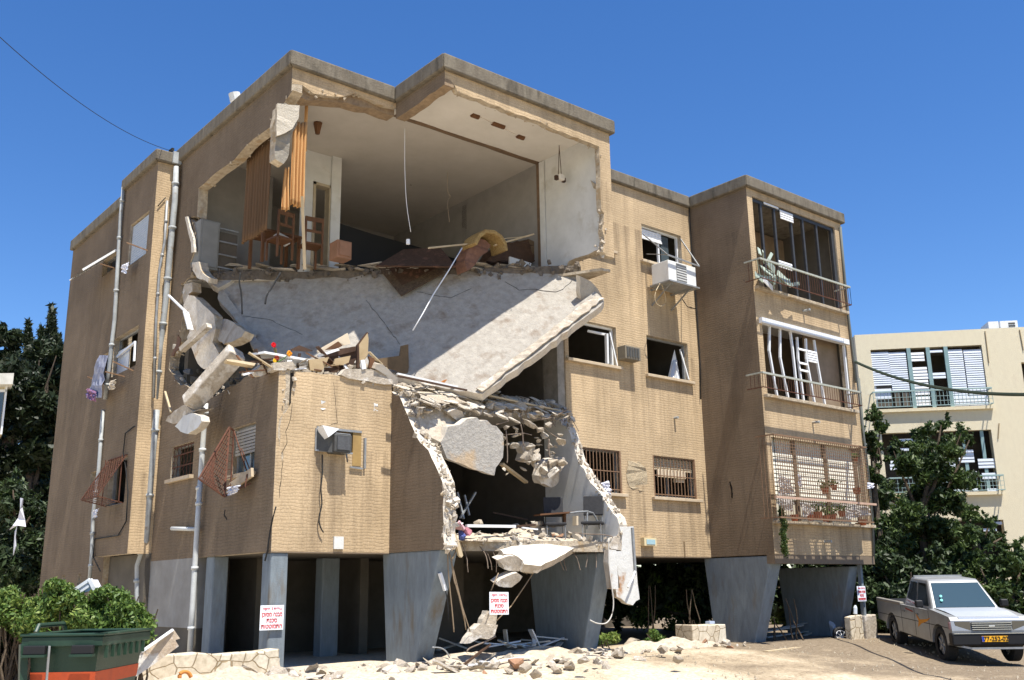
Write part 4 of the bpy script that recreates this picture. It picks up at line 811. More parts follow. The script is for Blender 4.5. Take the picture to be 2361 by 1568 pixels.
# flowers on the corner
fl = thing('flower_bunch', 'bunch of red, orange and yellow flowers stuck on the broken wall corner', 'flowers', P(zz(17, (960, 620)), 1, 15.75))
GREEN = mat('stem_green', (.06, .13, .03))
def petal(k, q, r, col, nm):
    c = P(zz(k, q), 1, 15.72); mb = MB()
    for i in range(9):
        a = i*.7; d = V((math.cos(a), -.4, math.sin(a)))*r*.55; mb.box(c+d, (r*.45, r*.2, r*.38), 0, Euler((random.random(), random.random(), random.random())).to_matrix())
    mb.obj('petals', mat(nm, col), fl)
    MB().tube([c, c.lerp(P(zz(17, (960, 640)), 1, 15.75), .5)+V((.02, 0, 0)), P(zz(17, (960, 640)), 1, 15.75)], .008, 5).obj('stem', GREEN, fl)
petal(17, (918, 462), .045, (.62, .01, .02), 'flower_red'); petal(17, (1075, 550), .05, (.75, .30, .02), 'flower_orange'); petal(17, (950, 595), .045, (.25, .04, .02), 'flower_dark_red'); petal(17, (928, 622), .035, (.8, .5, .03), 'flower_yellow')
# ---------- rubble and clothes at the left torn corner
for i in range(26):
    x, y = random.uniform(200, 560), random.uniform(780, 960); 
    if y-780 > (x-200)*.9+80: continue
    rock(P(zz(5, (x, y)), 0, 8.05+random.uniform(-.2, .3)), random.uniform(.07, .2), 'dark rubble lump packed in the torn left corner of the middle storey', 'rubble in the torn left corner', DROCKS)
chunkobj('rubble_backing', [P(q, 0, 8.3) for q in zz(5, (150, 760), (250, 740), (330, 820), (480, 700), (640, 780), (700, 800), (700, 900), (450, 960), (300, 1000), (180, 900))], (.4, 0, 0), [mat('shade_dark_rubble', (.16, .14, .11))]*2, 'dark heap of crushed masonry filling the torn left corner', 'rubble heap', amp=.13, step=.2)  # same darkened colour, cavity shade painted onto the heap
for i, (x, y, l_) in enumerate(((225, 815, 'bluish cloth bundle in the torn left corner'), (300, 880, 'grey cloth bundle lower in the torn left corner'))):
    rock(P(zz(5, (x, y)), 0, 7.85), .14, l_, None, [rockmesh('cloth_bundle', mat('dull_blue_cloth', (.10, .12, .17), (.2, .2, .2), 8), (1, .7, .8), 14)], name='cloth_bundle', cat='cloth bundle')
# ---------- first storey room: floor rubble, tongue slab, chairs
heap = []
DUST2 = DUST
def heapmesh(cx_, cy_, rx, ry, h, z0, name, label, n=26, kind='stuff', mt=None, rot=0):
    vs = []; fs = []
    for j in range(n+1):
        for i in range(n+1):
            u, v_ = i/n*2-1, j/n*2-1; d = max(0, 1-(u*u+v_*v_)); hh = h*d**.8*(.75+.5*math.sin(u*7+v_*3)*math.cos(v_*6-u*2)*.5)+random.uniform(-.025, .025)*(d > 0)
            x, y = u*rx, v_*ry; vs.append((cx_+x*math.cos(rot)-y*math.sin(rot), cy_+x*math.sin(rot)+y*math.cos(rot), z0+hh-.02*(d <= 0)-.01))
    fs = [(j*(n+1)+i, j*(n+1)+i+1, (j+1)*(n+1)+i+1, (j+1)*(n+1)+i) for j in range(n) for i in range(n)]
    me = bpy.data.meshes.new(name); me.from_pydata(vs, [], fs); me.materials.append(mt or DUST); o = bpy.data.objects.new(name, me); C.objects.link(o)
    return tag(o, label, 'rubble', None, kind)
heapmesh(12.4, 15.05, 2.0, .75, .22, Z1, 'crushed_rubble', 'crushed plaster and dust spread on the first-storey floor')
heapmesh(13.2, 15.3, .9, .5, .42, Z1, 'crushed_rubble', 'higher mound of crushed plaster before the two chairs')
for i in range(75):
    u = random.random(); x = 10.5+3.7*u; y = random.uniform(14.35, 15.6); h = .12+.3*max(0, 1-((x-13.1)/.9)**2)*max(0, 1-((y-15.2)/.6)**2)
    rock((x, y, Z1+h), random.uniform(.03, .11), 'rubble piece on the floor slab of the open first-storey room', 'rubble on the first-storey floor', ROCKS+BRICKR+FLATS[:3], name='plaster_lump')
def tng(q, z): return P(q, 2, z)
ton = [(q, z) for q, z in zip(zz(19, (735, 625), (860, 590), (1010, 575), (1250, 560), (1480, 540), (1625, 548), (1540, 610), (1450, 668), (1290, 750), (1180, 805), (1060, 790), (1000, 785), (985, 745), (930, 700), (865, 672), (775, 668), (760, 640)), [0]*17)]
TO, TN = V((12.4, 14.3, Z1+.04)), V((.0, -.62, .78)).normalized()
chunkobj('sagging_slab_tongue', [PP(q, TO, TN) for q, _ in ton], TN*-.16, [mat('dusty_slab_top', (.70, .65, .56), (.60, .53, .43), 7, .96, .7, 14), CHUNK], 'bright tongue of floor slab sagging over the edge of the first-storey floor', 'concrete slab', amp=.015)
for pts, l_ in ((((720, 745), (830, 690), (880, 690), (950, 745), (1000, 800), (985, 850), (930, 862), (850, 862), (800, 850), (775, 790)), 'four-sided chunk hanging left of the tongue tip'),
                (((712, 1005), (760, 950), (870, 880), (910, 870), (962, 905), (940, 960), (870, 1040), (790, 1045), (740, 1035)), 'lowest pointed chunk hanging under the slab tongue'),
                (((972, 872), (1020, 818), (1070, 845), (1112, 862), (1095, 885), (1010, 885)), 'smallest chunk hanging just under the tongue tip')):
    chunkobj('hanging_chunk', FP(13.85, *zz(19, *pts)), (.05, .22, .06), CHK, l_, 'concrete chunk', amp=.012, step=.1)
# slab front edge debris left: clothes, dangling boards
chunkobj('torn_wall_foot', FP(14.15, *zz(19, (150, 30), (215, 20), (222, 150), (235, 330), (205, 350), (265, 480), (240, 560), (165, 600), (140, 560), (175, 420), (190, 330), (150, 200))), (.0, .22, 0), [BROKEN, BROKEN], 'ragged brown foot of the torn wall beside the first-storey floor', 'wall remnant', amp=.02, step=.1)
chunkobj('dangling_board', FP(14.0, *zz(19, (232, 395), (262, 470), (300, 560), (335, 690), (318, 712), (290, 690), (270, 600), (250, 500))), (0, .05, 0), [WOOD, WOOD], 'narrow board dangling from the left end of the first-storey floor', 'board', amp=.006)
for (x, y, s_, c_, l_) in ((300, 380, .17, (.36, .22, .24), 'pinkish cloth heap at the left end of the first-storey floor'), (320, 470, .13, (.06, .08, .22), 'dark blue cloth hanging over the left floor edge'), (380, 430, .15, (.25, .10, .12), 'dark red cloth heap beside the dark blue cloth'), (260, 350, .12, (.5, .5, .5), 'whitish cloth heap against the torn wall foot')):
    rock(P(zz(19, (x, y)), 1, 14.4), s_, l_, None, [rockmesh('cloth_heap', mat('cloth'+str(x), c_, tuple(min(1, q*1.8) for q in c_), 8, .95, .6, 10), (1.1, .7, .8), 16, .35)], name='cloth_heap', cat='cloth heap')
stick(P(zz(19, (370, 365)), 1, 14.5), P(zz(19, (900, 372)), 1, 14.6), .06, WHITEM, 'white_tube', 'long white tube lying across the first-storey floor', 'tube', .05)
stick(P(zz(19, (975, 385)), 1, 14.35), P(zz(19, (1145, 405)), 1, 14.3), .05, WHITEM, 'white_strip', 'short white strip lying in the floor rubble', 'strip')
stick(P(zz(19, (900, 375)), 1, 14.6), P(zz(19, (1110, 355)), 1, 14.75), .08, DWOOD, 'brown_board', 'dark board at the end of the long white tube', 'board')
rock(P(zz(19, (510, 335)), 1, 14.8), .13, 'single pale block behind the long white tube', None, ROCKS[2:3])
# chairs and small table
CHAIRP = mat('dark_chair_cloth', (.025, .025, .028), (.04, .04, .042), 20)
def chair(pos, rz, label):
    t = thing('dining_chair', label, 'chair', pos, 'dark chairs in the first-storey room', rot=(0, 0, rz))
    M = Matrix.Translation(pos) @ Matrix.Rotation(rz, 4, 'Z')
    def loc(mb, nm, mt):
        mb.v = [tuple(M @ V(v)) for v in mb.v]; return mb.obj(nm, mt, t)
    bevel(loc(MB().box((0, 0, .46), (.21, .21, .03)), 'seat', CHAIRP), .02)
    bevel(loc(MB().box((0, .2, .82), (.2, .025, .2), 0, Matrix.Rotation(-.15, 3, 'X')), 'backrest', CHAIRP), .018, 2)
    for x, y in ((-.18, -.18), (.18, -.18), (-.18, .18), (.18, .18)): loc(MB().tube([(x, y, 0), (x, y, .46 if y < 0 else .75)], .012, 6), 'leg', STEEL)
p1, p2 = P(zz(19, (1330, 150)), 1, 16.0), P(zz(19, (1740, 130)), 1, 15.3)
p1 = P(zz(19, (1330, 140)), 0, 13.35); p2 = P(zz(19, (1740, 125)), 0, 13.98)
chair((p1.x, p1.y, p1.z-.84), -.6, 'left dark-backed chair standing among the first-storey rubble')
chair((p2.x, p2.y, p2.z-.84), -.9, 'right dark-backed chair by the diagonal broken wall')
tb = thing('small_table', 'small tube-legged table with reddish top between the two dark chairs', 'table', P(zz(19, (1500, 400)), 1, 15.2))
MB().bar(P(zz(19, (1140, 248)), 1, 14.9), P(zz(19, (1520, 220)), 1, 14.7), .3, .03).obj('tabletop', OWOOD, tb)
MB().tube([P(zz(19, q), 1, 14.4) for q in ((1685, 400), (1690, 230), (1700, 212), (1750, 225), (1785, 280), (1830, 395))], .018, 8).obj('leg', STEEL, tb)
MB().tube([P(zz(19, q), 1, 14.5) for q in ((1500, 225), (1600, 212), (1700, 208))], .018, 8).obj('frame', STEEL, tb)
MB().bar(P(zz(19, (1440, 235)), 1, 14.75), P(zz(19, (1440, 340)), 1, 14.75), .05).obj('leg', OWOOD, tb)
stick(P(zz(19, (1560, 260)), 1, 14.8), P(zz(19, (1560, 360)), 1, 14.8), .12, mat('cream_board', (.62, .52, .38)), 'cream_box', 'upright cream board under the small table', 'board', .05)
# room clutter behind
for i, (a, b, l_) in enumerate((((470, 0), (300, 280), 'slanting pipe rack bar at the dark left side of the first-storey room'), ((270, 0), (340, 290), 'upright pale bar at the dark left side of the first-storey room'), ((350, 30), (400, 250), 'thin bent bar between the slanting and upright bars'))):
    stick(P(zz(19, a), 1, 15.6), P(zz(19, b), 1, 15.5), .04, STEEL, 'bent_bar', l_, 'metal bar', .03)
stick(P(zz(19, (660, 220)), 1, 16.5), P(zz(19, (1040, 300)), 1, 16.1), .07, DWOOD, 'brown_board', 'dark batten slanting across the dark first-storey room', 'batten')
# hanging white wall pieces at the right
chunkobj('hanging_wall_piece', FP(13.9, *zz(19, (2050, 372), (2180, 372), (2192, 560), (2200, 760), (2215, 900), (2235, 1100), (2242, 1165), (2210, 1185), (2180, 1232), (2120, 1210), (2075, 1160), (2030, 1140), (2022, 1060), (2060, 1040), (2040, 880), (2010, 640), (2070, 640), (2075, 480))), (.04, .16, 0), [mat('stained_white', (.60, .60, .58), (.5, .49, .46), 5, .9, .4, 20, c3=(.36, .22, .13), s3=2.2, t3=.62), CHUNKW],
         'long stained white wall panel hanging below the right end of the hole', 'wall panel', amp=.01, step=.12)
chunkobj('hanging_wall_piece', FP(13.75, *zz(19, (1935, 622), (2000, 632), (2012, 850), (2022, 1060), (1960, 1050), (1945, 900), (1925, 760))), (.07, .2, 0), [MT['stained_white'], CHUNKW], 'shorter white block hanging left of the long stained panel', 'wall panel', amp=.01)
chunkobj('hanging_wall_piece', FP(13.95, *zz(19, (1985, 490), (2060, 470), (2085, 500), (2072, 560), (2065, 635), (1960, 615), (1950, 600))), (.04, .2, 0), CHK, 'squarish lump joining the floor edge to the hanging panels', 'concrete chunk', amp=.015)
wire(19, 13.8, ((2212, 860), (2180, 950), (2130, 1040)), .02, WHITEM, 'thin white strut across the lower end of the long stained panel', 'strut', 'metal_strut')
stick(P(zz(19, (2180, 385)), 1, 13.85), P(zz(19, (2210, 860)), 1, 13.85), .05, STEEL, 'metal_rail', 'vertical metal rail on the right edge of the long stained panel', 'rail', .05)
wire(19, 13.75, ((1925, 500), (1925, 750), (1945, 950), (1975, 1180), (1960, 1330), (1900, 1425), (1800, 1430), (1720, 1395)), .012, mat('pale_cable', (.5, .48, .44)), 'long pale cable looping down beside the right grey column', 'cable', 'hanging_cable')
wire(19, 14.0, ((1540, 440), (1700, 455), (1850, 460), (1950, 480), (1975, 500)), .010, RB_, 'bent bar lying over the right floor edge')
# dangling cables under the slab
for i, (pts, l_) in enumerate(((((165, 610), (175, 900), (215, 1300), (235, 1526)), 'leftmost cable dangling from the first-storey floor'), (((180, 640), (260, 980), (330, 1280), (365, 1500)), 'second dangling cable from the left'), (((205, 760), (250, 1000), (340, 1300), (410, 1520)), 'third dangling cable from the left'), (((265, 610), (230, 700), (210, 760), (235, 960), (270, 1060), (350, 1400)), 'kinked cable crossing the second and third dangling cables'))):
    wire(19, 14.1, pts, .011, mat('brown_cable', (.23, .17, .11)), l_, 'cable', 'hanging_cable')
for i, (a, b, l_) in enumerate((((720, 880), (640, 1070), 'straight wire holding the middle warning sign'), ((1100, 880), (860, 1240), 'straight wire slanting to the right of the middle warning sign'), ((860, 1240), (700, 1400), 'slack wire ending below the middle warning sign'))):
    wire(19, 13.9, (a, b), .010, MT['brown_cable'], l_, 'wire', 'hanging_wire', sm=False)
for i, (pts, l_) in enumerate((((460, 560), (465, 700), (455, 900)), ((520, 600), (510, 800), (500, 1010)), ((340, 620), (385, 780)), ((590, 610), (625, 730)))) if False else ():
    pass
# white tube lamp hanging
stick(P(zz(19, (80, 880)), 1, 14.2), P(zz(19, (140, 1070)), 1, 14.2), .06, WHITEM, 'lamp_tube', 'white tube dangling in the dark gap right of the left big column', 'tube', .05)
wire(19, 14.2, ((140, 1070), (165, 1200), (175, 1400)), .008, CAB, 'black wire hanging below the dangling white tube', 'wire', 'hanging_wire')
# dangling concrete below the sign
for (pts, l_) in ((((600, 1290), (700, 1320), (690, 1420), (680, 1526), (590, 1526), (540, 1480), (560, 1380)), 'rough upright lump just under the middle warning sign'),):
    chunkobj('hanging_chunk', FP(14.1, *zz(19, *pts)), (.05, .2, 0), CHK, l_, 'concrete lump', amp=.03, step=.08)
chunkobj('hanging_chunk', FP(14.05, *zz(13, (850, 1080), (910, 1090), (985, 1090), (960, 1200), (900, 1215), (850, 1200), (770, 1250), (735, 1255), (760, 1200), (800, 1130))), (.05, .25, 0), CHK, 'rough slanting lump that touches the ground rubble below the middle sign', 'concrete lump', amp=.03, step=.08)

for i in range(26):      # bent reinforcing bars sticking out of the torn concrete
    if i < 12: b0 = S((random.uniform(560, 1100), 0), 0); q = random.uniform(0, 1); b0 = P((1120+180*q, 905+35*q), 1, 15.2); 
    else: q = random.random(); b0 = V((10.4+3.8*q, 14.6-.4*q, Z1-.05))
    pts = [b0]; d = V((random.uniform(-.4, .4), -.5, -.4)); 
    for k in range(5): d = (d+V((random.uniform(-.3, .3), random.uniform(-.2, .2), -.28))).normalized(); pts.append(pts[-1]+d*random.uniform(.06, .16))
    tag(MB().tube(pts, .008, 5).obj('rebar', RB_, loc=b0), 'short bent rebar poking out of a torn floor edge of the hole', 'rebar', 'bent rebars along the torn floor edges')

for i in range(46):      # mixed litter on the roof edge left of the slab
    x = random.uniform(620, 2150); y = random.uniform(600, 730)+max(0, (x-1500))*.06
    if i % 2: rock(P(zz(17, (x, y+20)), 1, 15.85+random.uniform(-.1, .25)), random.uniform(.05, .15), 'broken lump in the heap around the smashed cupboard', 'heap around the smashed cupboard', ROCKS+FLATS, name='heap_lump')
    else:
        p_ = P(zz(17, (x, y)), 1, 15.8+random.uniform(-.1, .3)); d_ = V((random.uniform(-1, 1), random.uniform(-.4, .4), random.uniform(-.25, .45))).normalized()*random.uniform(.12, .4)
        stick(p_-d_, p_+d_, random.uniform(.03, .10), random.choice((WOOD, DWOOD, WHITEM, MT['tan_wood'], OWOOD)), 'splintered_board', 'splintered board in the heap around the smashed cupboard', 'board', .02, group='splintered boards around the cupboard')
# ================================================================== TOP FLOOR ROOM
CURT = mat('orange_curtain', (.58, .33, .14), (.42, .22, .08), 3, .9, .3, 60, stretch=(6, 6, .3))
CURTD = mat('brown_curtain', (.15, .085, .045), (.10, .06, .03), 3, .9, .3, 60, stretch=(6, 6, .3))
def curtain(x0, x1, y0, y1, zt, zb, mt, label, folds=5, amp=.05, taper=0):
    n = folds*8; vs = []; m = 14
    for j in range(m+1):
        v_ = j/m; z = zt+(zb-zt)*v_
        for i in range(n+1):
            u = i/n; uu = .5+(u-.5)*(1-taper*(1-v_)); a = amp*(.5+v_*.6)*math.sin(u*folds*6.283+.5*math.sin(v_*4))
            dx, dy = x1-x0, y1-y0; L_ = math.hypot(dx, dy)
            vs.append((x0+dx*uu-dy/L_*a, y0+dy*uu+dx/L_*a, z+.02*math.sin(u*9)))
    fs = [(j*(n+1)+i, j*(n+1)+i+1, (j+1)*(n+1)+i+1, (j+1)*(n+1)+i) for j in range(m) for i in range(n)]
    me = bpy.data.meshes.new('curtain'); c = V(((x0+x1)/2, (y0+y1)/2, zt)); me.from_pydata([tuple(V(v)-c) for v in vs], [], fs); me.materials.append(mt)
    me.polygons.foreach_set('use_smooth', [True]*len(fs)); o = bpy.data.objects.new('curtain', me); C.objects.link(o); o.location = c
    s = o.modifiers.new('thick', 'SOLIDIFY'); s.thickness = .006
    return tag(o, label, 'curtain', 'brown and orange curtains in the torn top floor')
a = P(zz(3, (775, 520)), 1, 16.0); b = P(zz(3, (775, 1025)), 1, 16.0); c1 = P(zz(3, (742, 800)), 1, 16.0); c2 = P(zz(3, (808, 800)), 1, 16.0)
curtain(c1.x-.02, c2.x+.02, 16.0, 15.98, a.z, b.z, CURT, 'bright orange striped curtain hanging straight beside the torn wall corner', 4, .05)
a = P(zz(3, (690, 790)), 1, 16.1); b = P(zz(3, (695, 1045)), 1, 16.1); c1 = P(zz(3, (676, 1000)), 1, 16.1); c2 = P(zz(3, (722, 1000)), 1, 16.1)
curtain(c1.x, c2.x, 16.1, 16.08, a.z, b.z, CURT, 'short orange curtain end peeking out left of the bright orange curtain', 2, .04, .5)
a = P(zz(3, (820, 470)), 1, 16.2); b = P(zz(3, (815, 1000)), 1, 16.2)
curtain(P(zz(3, (806, 700)), 1, 16.2).x, P(zz(3, (828, 600)), 1, 16.2).x, 16.2, 16.2, P(zz(3, (815, 380)), 1, 16.2).z, P(zz(3, (815, 700)), 1, 16.2).z, CURT, 'narrow upper strip of orange curtain right of the striped curtain', 1, .03)
p, q = P(zz(3, (470, 800)), 0, XA+.35), P(zz(3, (605, 800)), 0, XA+.35)
curtain(XA+.35, XA+.38, p.y, q.y, P(zz(3, (540, 600)), 0, XA+.35).z+.15, P(zz(3, (540, 1185)), 0, XA+.35).z, CURTD, 'long shaded brown curtain behind the left opening of the top floor', 9, .03)
# hanging piece of brick corner
hc = thing('hanging_corner_piece', 'chunk of wall corner with white brick skin hanging from the roof edge beside the curtain', 'wall chunk', P(zz(3, (680, 600)), 1, 15.7))
MB().prism(rag(FP(15.62, *zz(3, (655, 412), (785, 425), (780, 500), (745, 560), (705, 585), (650, 605))), .012, .1, True), (0, .06, 0), 0, 1).obj('brick_skin', [mat('pale_brick_skin', (.55, .50, .42), (.44, .39, .31), 14, .95, .8, 30, stretch=(1, 1, 6)), BROKEN], hc)
MB().prism(rag(FP(15.72, *zz(3, (640, 540), (658, 430), (700, 410), (782, 455), (770, 540), (735, 600), (712, 740), (690, 770), (640, 740))), .02, .12, True), (0, .22, 0), 0, 1).obj('concrete_core', [mat('shade_grey_core', (.30, .27, .22), (.2, .18, .15), 9, .95, .8, 14), BROKEN], hc)  # core greyed, its shade put into the concrete colour
stick(P(zz(3, (800, 960)), 1, 15.6), P(zz(3, (815, 1392)), 1, 15.95), .05, WOOD, 'wooden_pole', 'tall pale pole standing on the top-floor edge under the striped curtain', 'pole', .04)
# ceiling marks, cords, lamps
wire(3, 15.9, ((1405, 560), (1405, 800), (1415, 1000), (1440, 1170)), .006, WHITEM, 'long white lamp cord hanging from the top-floor ceiling', 'lamp flex', 'lamp_flex')
tag(MB().tube([P(zz(3, (1424, 1215)), 1, 15.9)-V((0, 0, .0)), P(zz(3, (1424, 1243)), 1, 15.9)], .04, 8).obj('bulb_holder', WHITEM), 'white bulb holder at the end of the long lamp cord', 'bulb holder')
wire(4, 16.3, ((285, 820), (285, 930), (300, 960), (285, 1000), (295, 1110)), .005, MT['brown_cable'], 'thin dark wire hanging inside the dark half of the top room', 'wire', 'hanging_wire')
cl = thing('ceiling_lamp_mount', 'long lamp mount with three rusty scars on the top-room ceiling', 'lamp mount', P(zz(4, (580, 540)), 2, ZW-.03))
for q, s in (((447, 486), .09), ((583, 540), .16), ((714, 610), .09)):
    c = P(zz(4, q), 2, ZW-.03); MB().tube([c+V((-s, 0, 0)), c+V((s, 0, 0))], .06, 8).obj('rusty_base', OWOOD, cl)
MB().bar(P(zz(4, (470, 492)), 2, ZW-.03), P(zz(4, (690, 600)), 2, ZW-.03), .03).obj('lamp_rail', CEIL, cl)
hl = thing('hanging_lamp', 'small dark-armed lamp hanging near the right white wall of the top room', 'lamp', P(zz(4, (942, 655)), 2, ZW-.03))
c = P(zz(4, (942, 660)), 2, ZW-.03); d = P(zz(4, (945, 850)), 1, c.y)
MB().tube([c, d+V((-.04, 0, 0))], .008, 5).obj('chain', DWOOD, hl); MB().tube([c, d+V((.06, 0, 0))], .008, 5).obj('chain', DWOOD, hl)
for dx in (-.1, .12): MB().box(d+V((dx, 0, -.03)), (.035, .035, .05)).obj('lamp_arm', DWOOD, hl)
bevel(MB().box(d+V((.02, 0, 0)), (.08, .08, .07)).obj('lamp_body', CEIL, hl), .03)
c = P(zz(3, (893, 530)), 2, ZW-.03); tag(MB().tube([c, c-V((0, 0, .25))], [.1, .05], 8).obj('ceiling_lamp', OWOOD, loc=c), 'small brown ceiling lamp near the hanging corner piece', 'lamp')
c = P(zz(3, (1440, 870)), 1, 19.0)
lf = thing('ceiling_fan', 'dark ceiling fan deep inside the top room', 'fan', (c.x, 19, ZW-.02)); MB().tube([(c.x, 19, ZW-.02), (c.x, 19, c.z)], .03, 6).obj('rod', DWOOD, lf)
for k in range(3): MB().box((c.x+.35*math.cos(k*2.1), 19+.35*math.sin(k*2.1), c.z), (.3, .07, .01), 0, Matrix.Rotation(k*2.1, 3, 'Z')).obj('blade', DWOOD, lf)
c = P(zz(4, (1152, 890)), 0, XI-.02); chunkobj('plaster_flake', [P(q, 0, XI-.02) for q in zz(4, (1132, 868), (1160, 890), (1172, 925), (1150, 915))], (-.03, 0, 0), [BROKEN]*2, 'brown flake hanging on the front edge of the right white wall', 'plaster flake', amp=0)
# door, cabinet, chairs, dark furniture on the top floor (objects stand on the remaining floor)
def standbox(k, tl, br, y, dp, mt, name, label, cat, parts=()):
    a = P(zz(k, tl), 1, y); b = P(zz(k, br), 1, y); t = thing(name, label, cat, ((a.x+b.x)/2, y, Z3))
    bevel(MB().bb(min(a.x, b.x), max(a.x, b.x), y, y+dp, Z3, a.z).obj('carcass', mt, t), .01)
    return t, a, b
t, a, b = standbox(3, (205, 1090), (303, 1380), 19.8, .5, mat('grey_cupboard', (.22, .22, .21), (.18, .18, .17), 4), 'cupboard', 'plain grey cupboard at the far left of the top room', 'cupboard')
MB().bb(a.x+.05, b.x-.05, 19.77, 19.8, Z3+.05, a.z-.05).obj('door', MT['grey_cupboard'], t)
t, a, b = standbox(3, (305, 1165), (410, 1380), 19.9, .4, DARKR, 'bookshelf', 'black metal shelf right of the grey cupboard in the top room', 'shelf')
for k in range(4): MB().bb(a.x, b.x, 19.86, 19.9, Z3+.1+k*.3, Z3+.13+k*.3).obj('shelf_board', STEEL, t)
t = thing('wooden_chairs_and_table', 'orange wooden dining table among its chairs in the left part of the top room', 'table', (9.0, 18.9, Z3))
a = P(zz(3, (560, 1250)), 1, 18.6); b = P(zz(3, (800, 1240)), 1, 18.6)
MB().bb(a.x, b.x, 18.6, 19.3, Z3+.70, Z3+.75).obj('tabletop', OWOOD, t)
for x in (a.x+.05, b.x-.05): 
    for y in (18.65, 19.25): MB().bb(x-.03, x+.03, y-.03, y+.03, Z3, Z3+.7).obj('leg', OWOOD, t)
def wchair(x, y, rz, label):
    t = thing('wooden_chair', label, 'chair', (x, y, Z3), 'orange wooden chairs in the top room'); M = Matrix.Translation((x, y, Z3)) @ Matrix.Rotation(rz, 4, 'Z')
    def lo(mb, nm): mb.v = [tuple(M @ V(v)) for v in mb.v]; mb.obj(nm, OWOOD, t)
    lo(MB().box((0, 0, .45), (.21, .21, .02)), 'seat'); 
    for x_, y_, h in ((-.19, -.19, .45), (.19, -.19, .45), (-.19, .19, 1.05), (.19, .19, 1.05)): lo(MB().bb(x_-.02, x_+.02, y_-.02, y_+.02, 0, h), 'leg')
    lo(MB().bb(-.19, .19, .18, .2, .95, 1.05).bb(-.19, .19, .18, .2, .7, .76).bb(-.03, .03, .181, .199, .76, .95), 'backrest')
wchair(a.x+.3, 18.35, 3.3, 'left orange chair at the top-room table'); wchair(a.x+1.0, 18.3, 3.0, 'right orange chair at the top-room table, beside the pale pole')
tag(MB().box(P(zz(3, (680, 1215)), 1, 18.5), (.16, .12, .06), 0, Matrix.Rotation(.3, 3, 'Y')).obj('white_box', PLAST), 'white box on the orange table', 'box')
t, a, b = standbox(3, (1010, 1212), (1090, 1375), 17.4, .35, mat('salmon_cabinet', (.30, .16, .10), (.24, .13, .08), 5), 'side_cabinet', 'small reddish cabinet right of the white partition end', 'cabinet')
MB().bb(a.x+.04, b.x-.04, 17.37, 17.4, Z3+.05, a.z-.04).obj('door', MT['salmon_cabinet'], t)
# low dark wall unit with slanted top deep in the room
chunkobj('dark_wall_unit', [P(p_, 1, 19.2) for p_ in [(784, 515), (860, 540), (985, 575), (1060, 600), (1060, 660), (784, 660)]], (0, .5, 0), [BLACK, BLACK], 'black wall unit with slanting top deep in the top room', 'wall unit', amp=0)
# rug
RUG = mat('rug_field', (.09, .05, .03), (.045, .025, .018), 16, .95, .4, 60, c3=(.14, .07, .045), s3=5, t3=.58); RUGB = mat('rug_border', (.045, .028, .02), (.13, .09, .055), 22, .95, .4, 60)
rg = thing('hanging_rug', 'dark patterned oriental rug hanging point-down over the top-floor edge', 'rug', S((925, 640), .1))
def rp(q, l_=.12): return S(q, l_)
tri = [rp(q) for q in ((868, 612), (925, 682), (1052, 614))]; tin = [rp(q, .135) for q in ((893, 614), (926, 657), (1016, 614))]
MB().prism(tri, -SN*.02).obj('rug_border', RUGB, rg); MB().prism(tin, -SN*.012).obj('rug_field', RUG, rg)
u1 = [P(q, 1, y) for q, y in (((868, 612), 16.9), ((1052, 614), 16.0), ((1015, 570), 16.8), ((930, 575), 17.3))]
MB().prism(u1, (0, .05, -.02)).obj('rug_fold', RUG, rg)
# sofa wreck and planks
sf = thing('sofa_wreck', 'overturned sofa with a mustard patterned cushion on the top-floor edge', 'sofa', P((1110, 600), 1, 16.2))
MUST = mat('mustard_pattern', (.42, .30, .12), (.22, .13, .05), 26, .95, .5, 50)
def arcp(k, y, pts, w_, mt, nm, par): 
    q = [P(zz(k, p_), 1, y) for p_ in pts]; mb = MB()
    for a_, b_ in zip(q, q[1:]): mb.bar(a_, b_+(b_-a_).normalized()*.03, .5, w_, up=(0, 0, 1))
    bevel(mb.obj(nm, mt, par), .02)
arcp(4, 16.0, ((410, 1260), (435, 1210), (470, 1185), (520, 1188), (560, 1215), (585, 1255), (590, 1290)), .09, MUST, 'cushion', sf)
MB().prism(rag(FP(16.0, *zz(4, (420, 1240), (460, 1210), (510, 1220), (540, 1250), (500, 1300), (450, 1360), (400, 1400), (385, 1340))), .02, .1, True), (0, .35, 0)).obj('sofa_body', mat('brown_leather', (.22, .11, .07), (.12, .06, .04), 8, .7, .6, 10), sf)
MB().prism(rag(FP(16.3, *zz(4, (560, 1270), (620, 1240), (760, 1215), (800, 1250), (830, 1345), (640, 1350), (520, 1340))), .02, .12, True), (0, .4, 0)).obj('sofa_base', DWOOD, sf)
stick(P(zz(4, (175, 1265)), 1, 15.9), P(zz(4, (430, 1240)), 1, 16.1), .06, WOOD, 'fallen_plank', 'left pale plank on the top-floor edge, its end over the rug', 'plank')
stick(P(zz(4, (560, 1250)), 1, 16.0), P(zz(4, (790, 1185)), 1, 15.9), .07, WOOD, 'fallen_plank', 'right pale plank rising behind the sofa wreck', 'plank')
stick(P(zz(4, (580, 1215)), 1, 16.2), P(zz(4, (770, 1195)), 1, 16.2), .04, WOOD, 'fallen_plank', 'thin pale plank just above the right plank', 'plank')
board(4, 16.0, ((652, 1315), (780, 1355), (770, 1385), (650, 1370)), PLAST, 'board_scrap', 'white board scrap at the right of the sofa wreck', 'panel')
board(4, 16.3, ((820, 1240), (825, 1240), (840, 1350), (800, 1350), (760, 1210)), mat('brown_cabinet', (.15, .10, .055)), 'brown_board', 'brown board leaning at the back corner of the top room', 'board')
wire(4, 15.4, ((370, 1265), (290, 1400), (200, 1540), (140, 1650), (80, 1750)), .012, WHITEM, 'long pale cable slanting down across the hanging floor slab', 'cable', 'hanging_cable', sm=False)
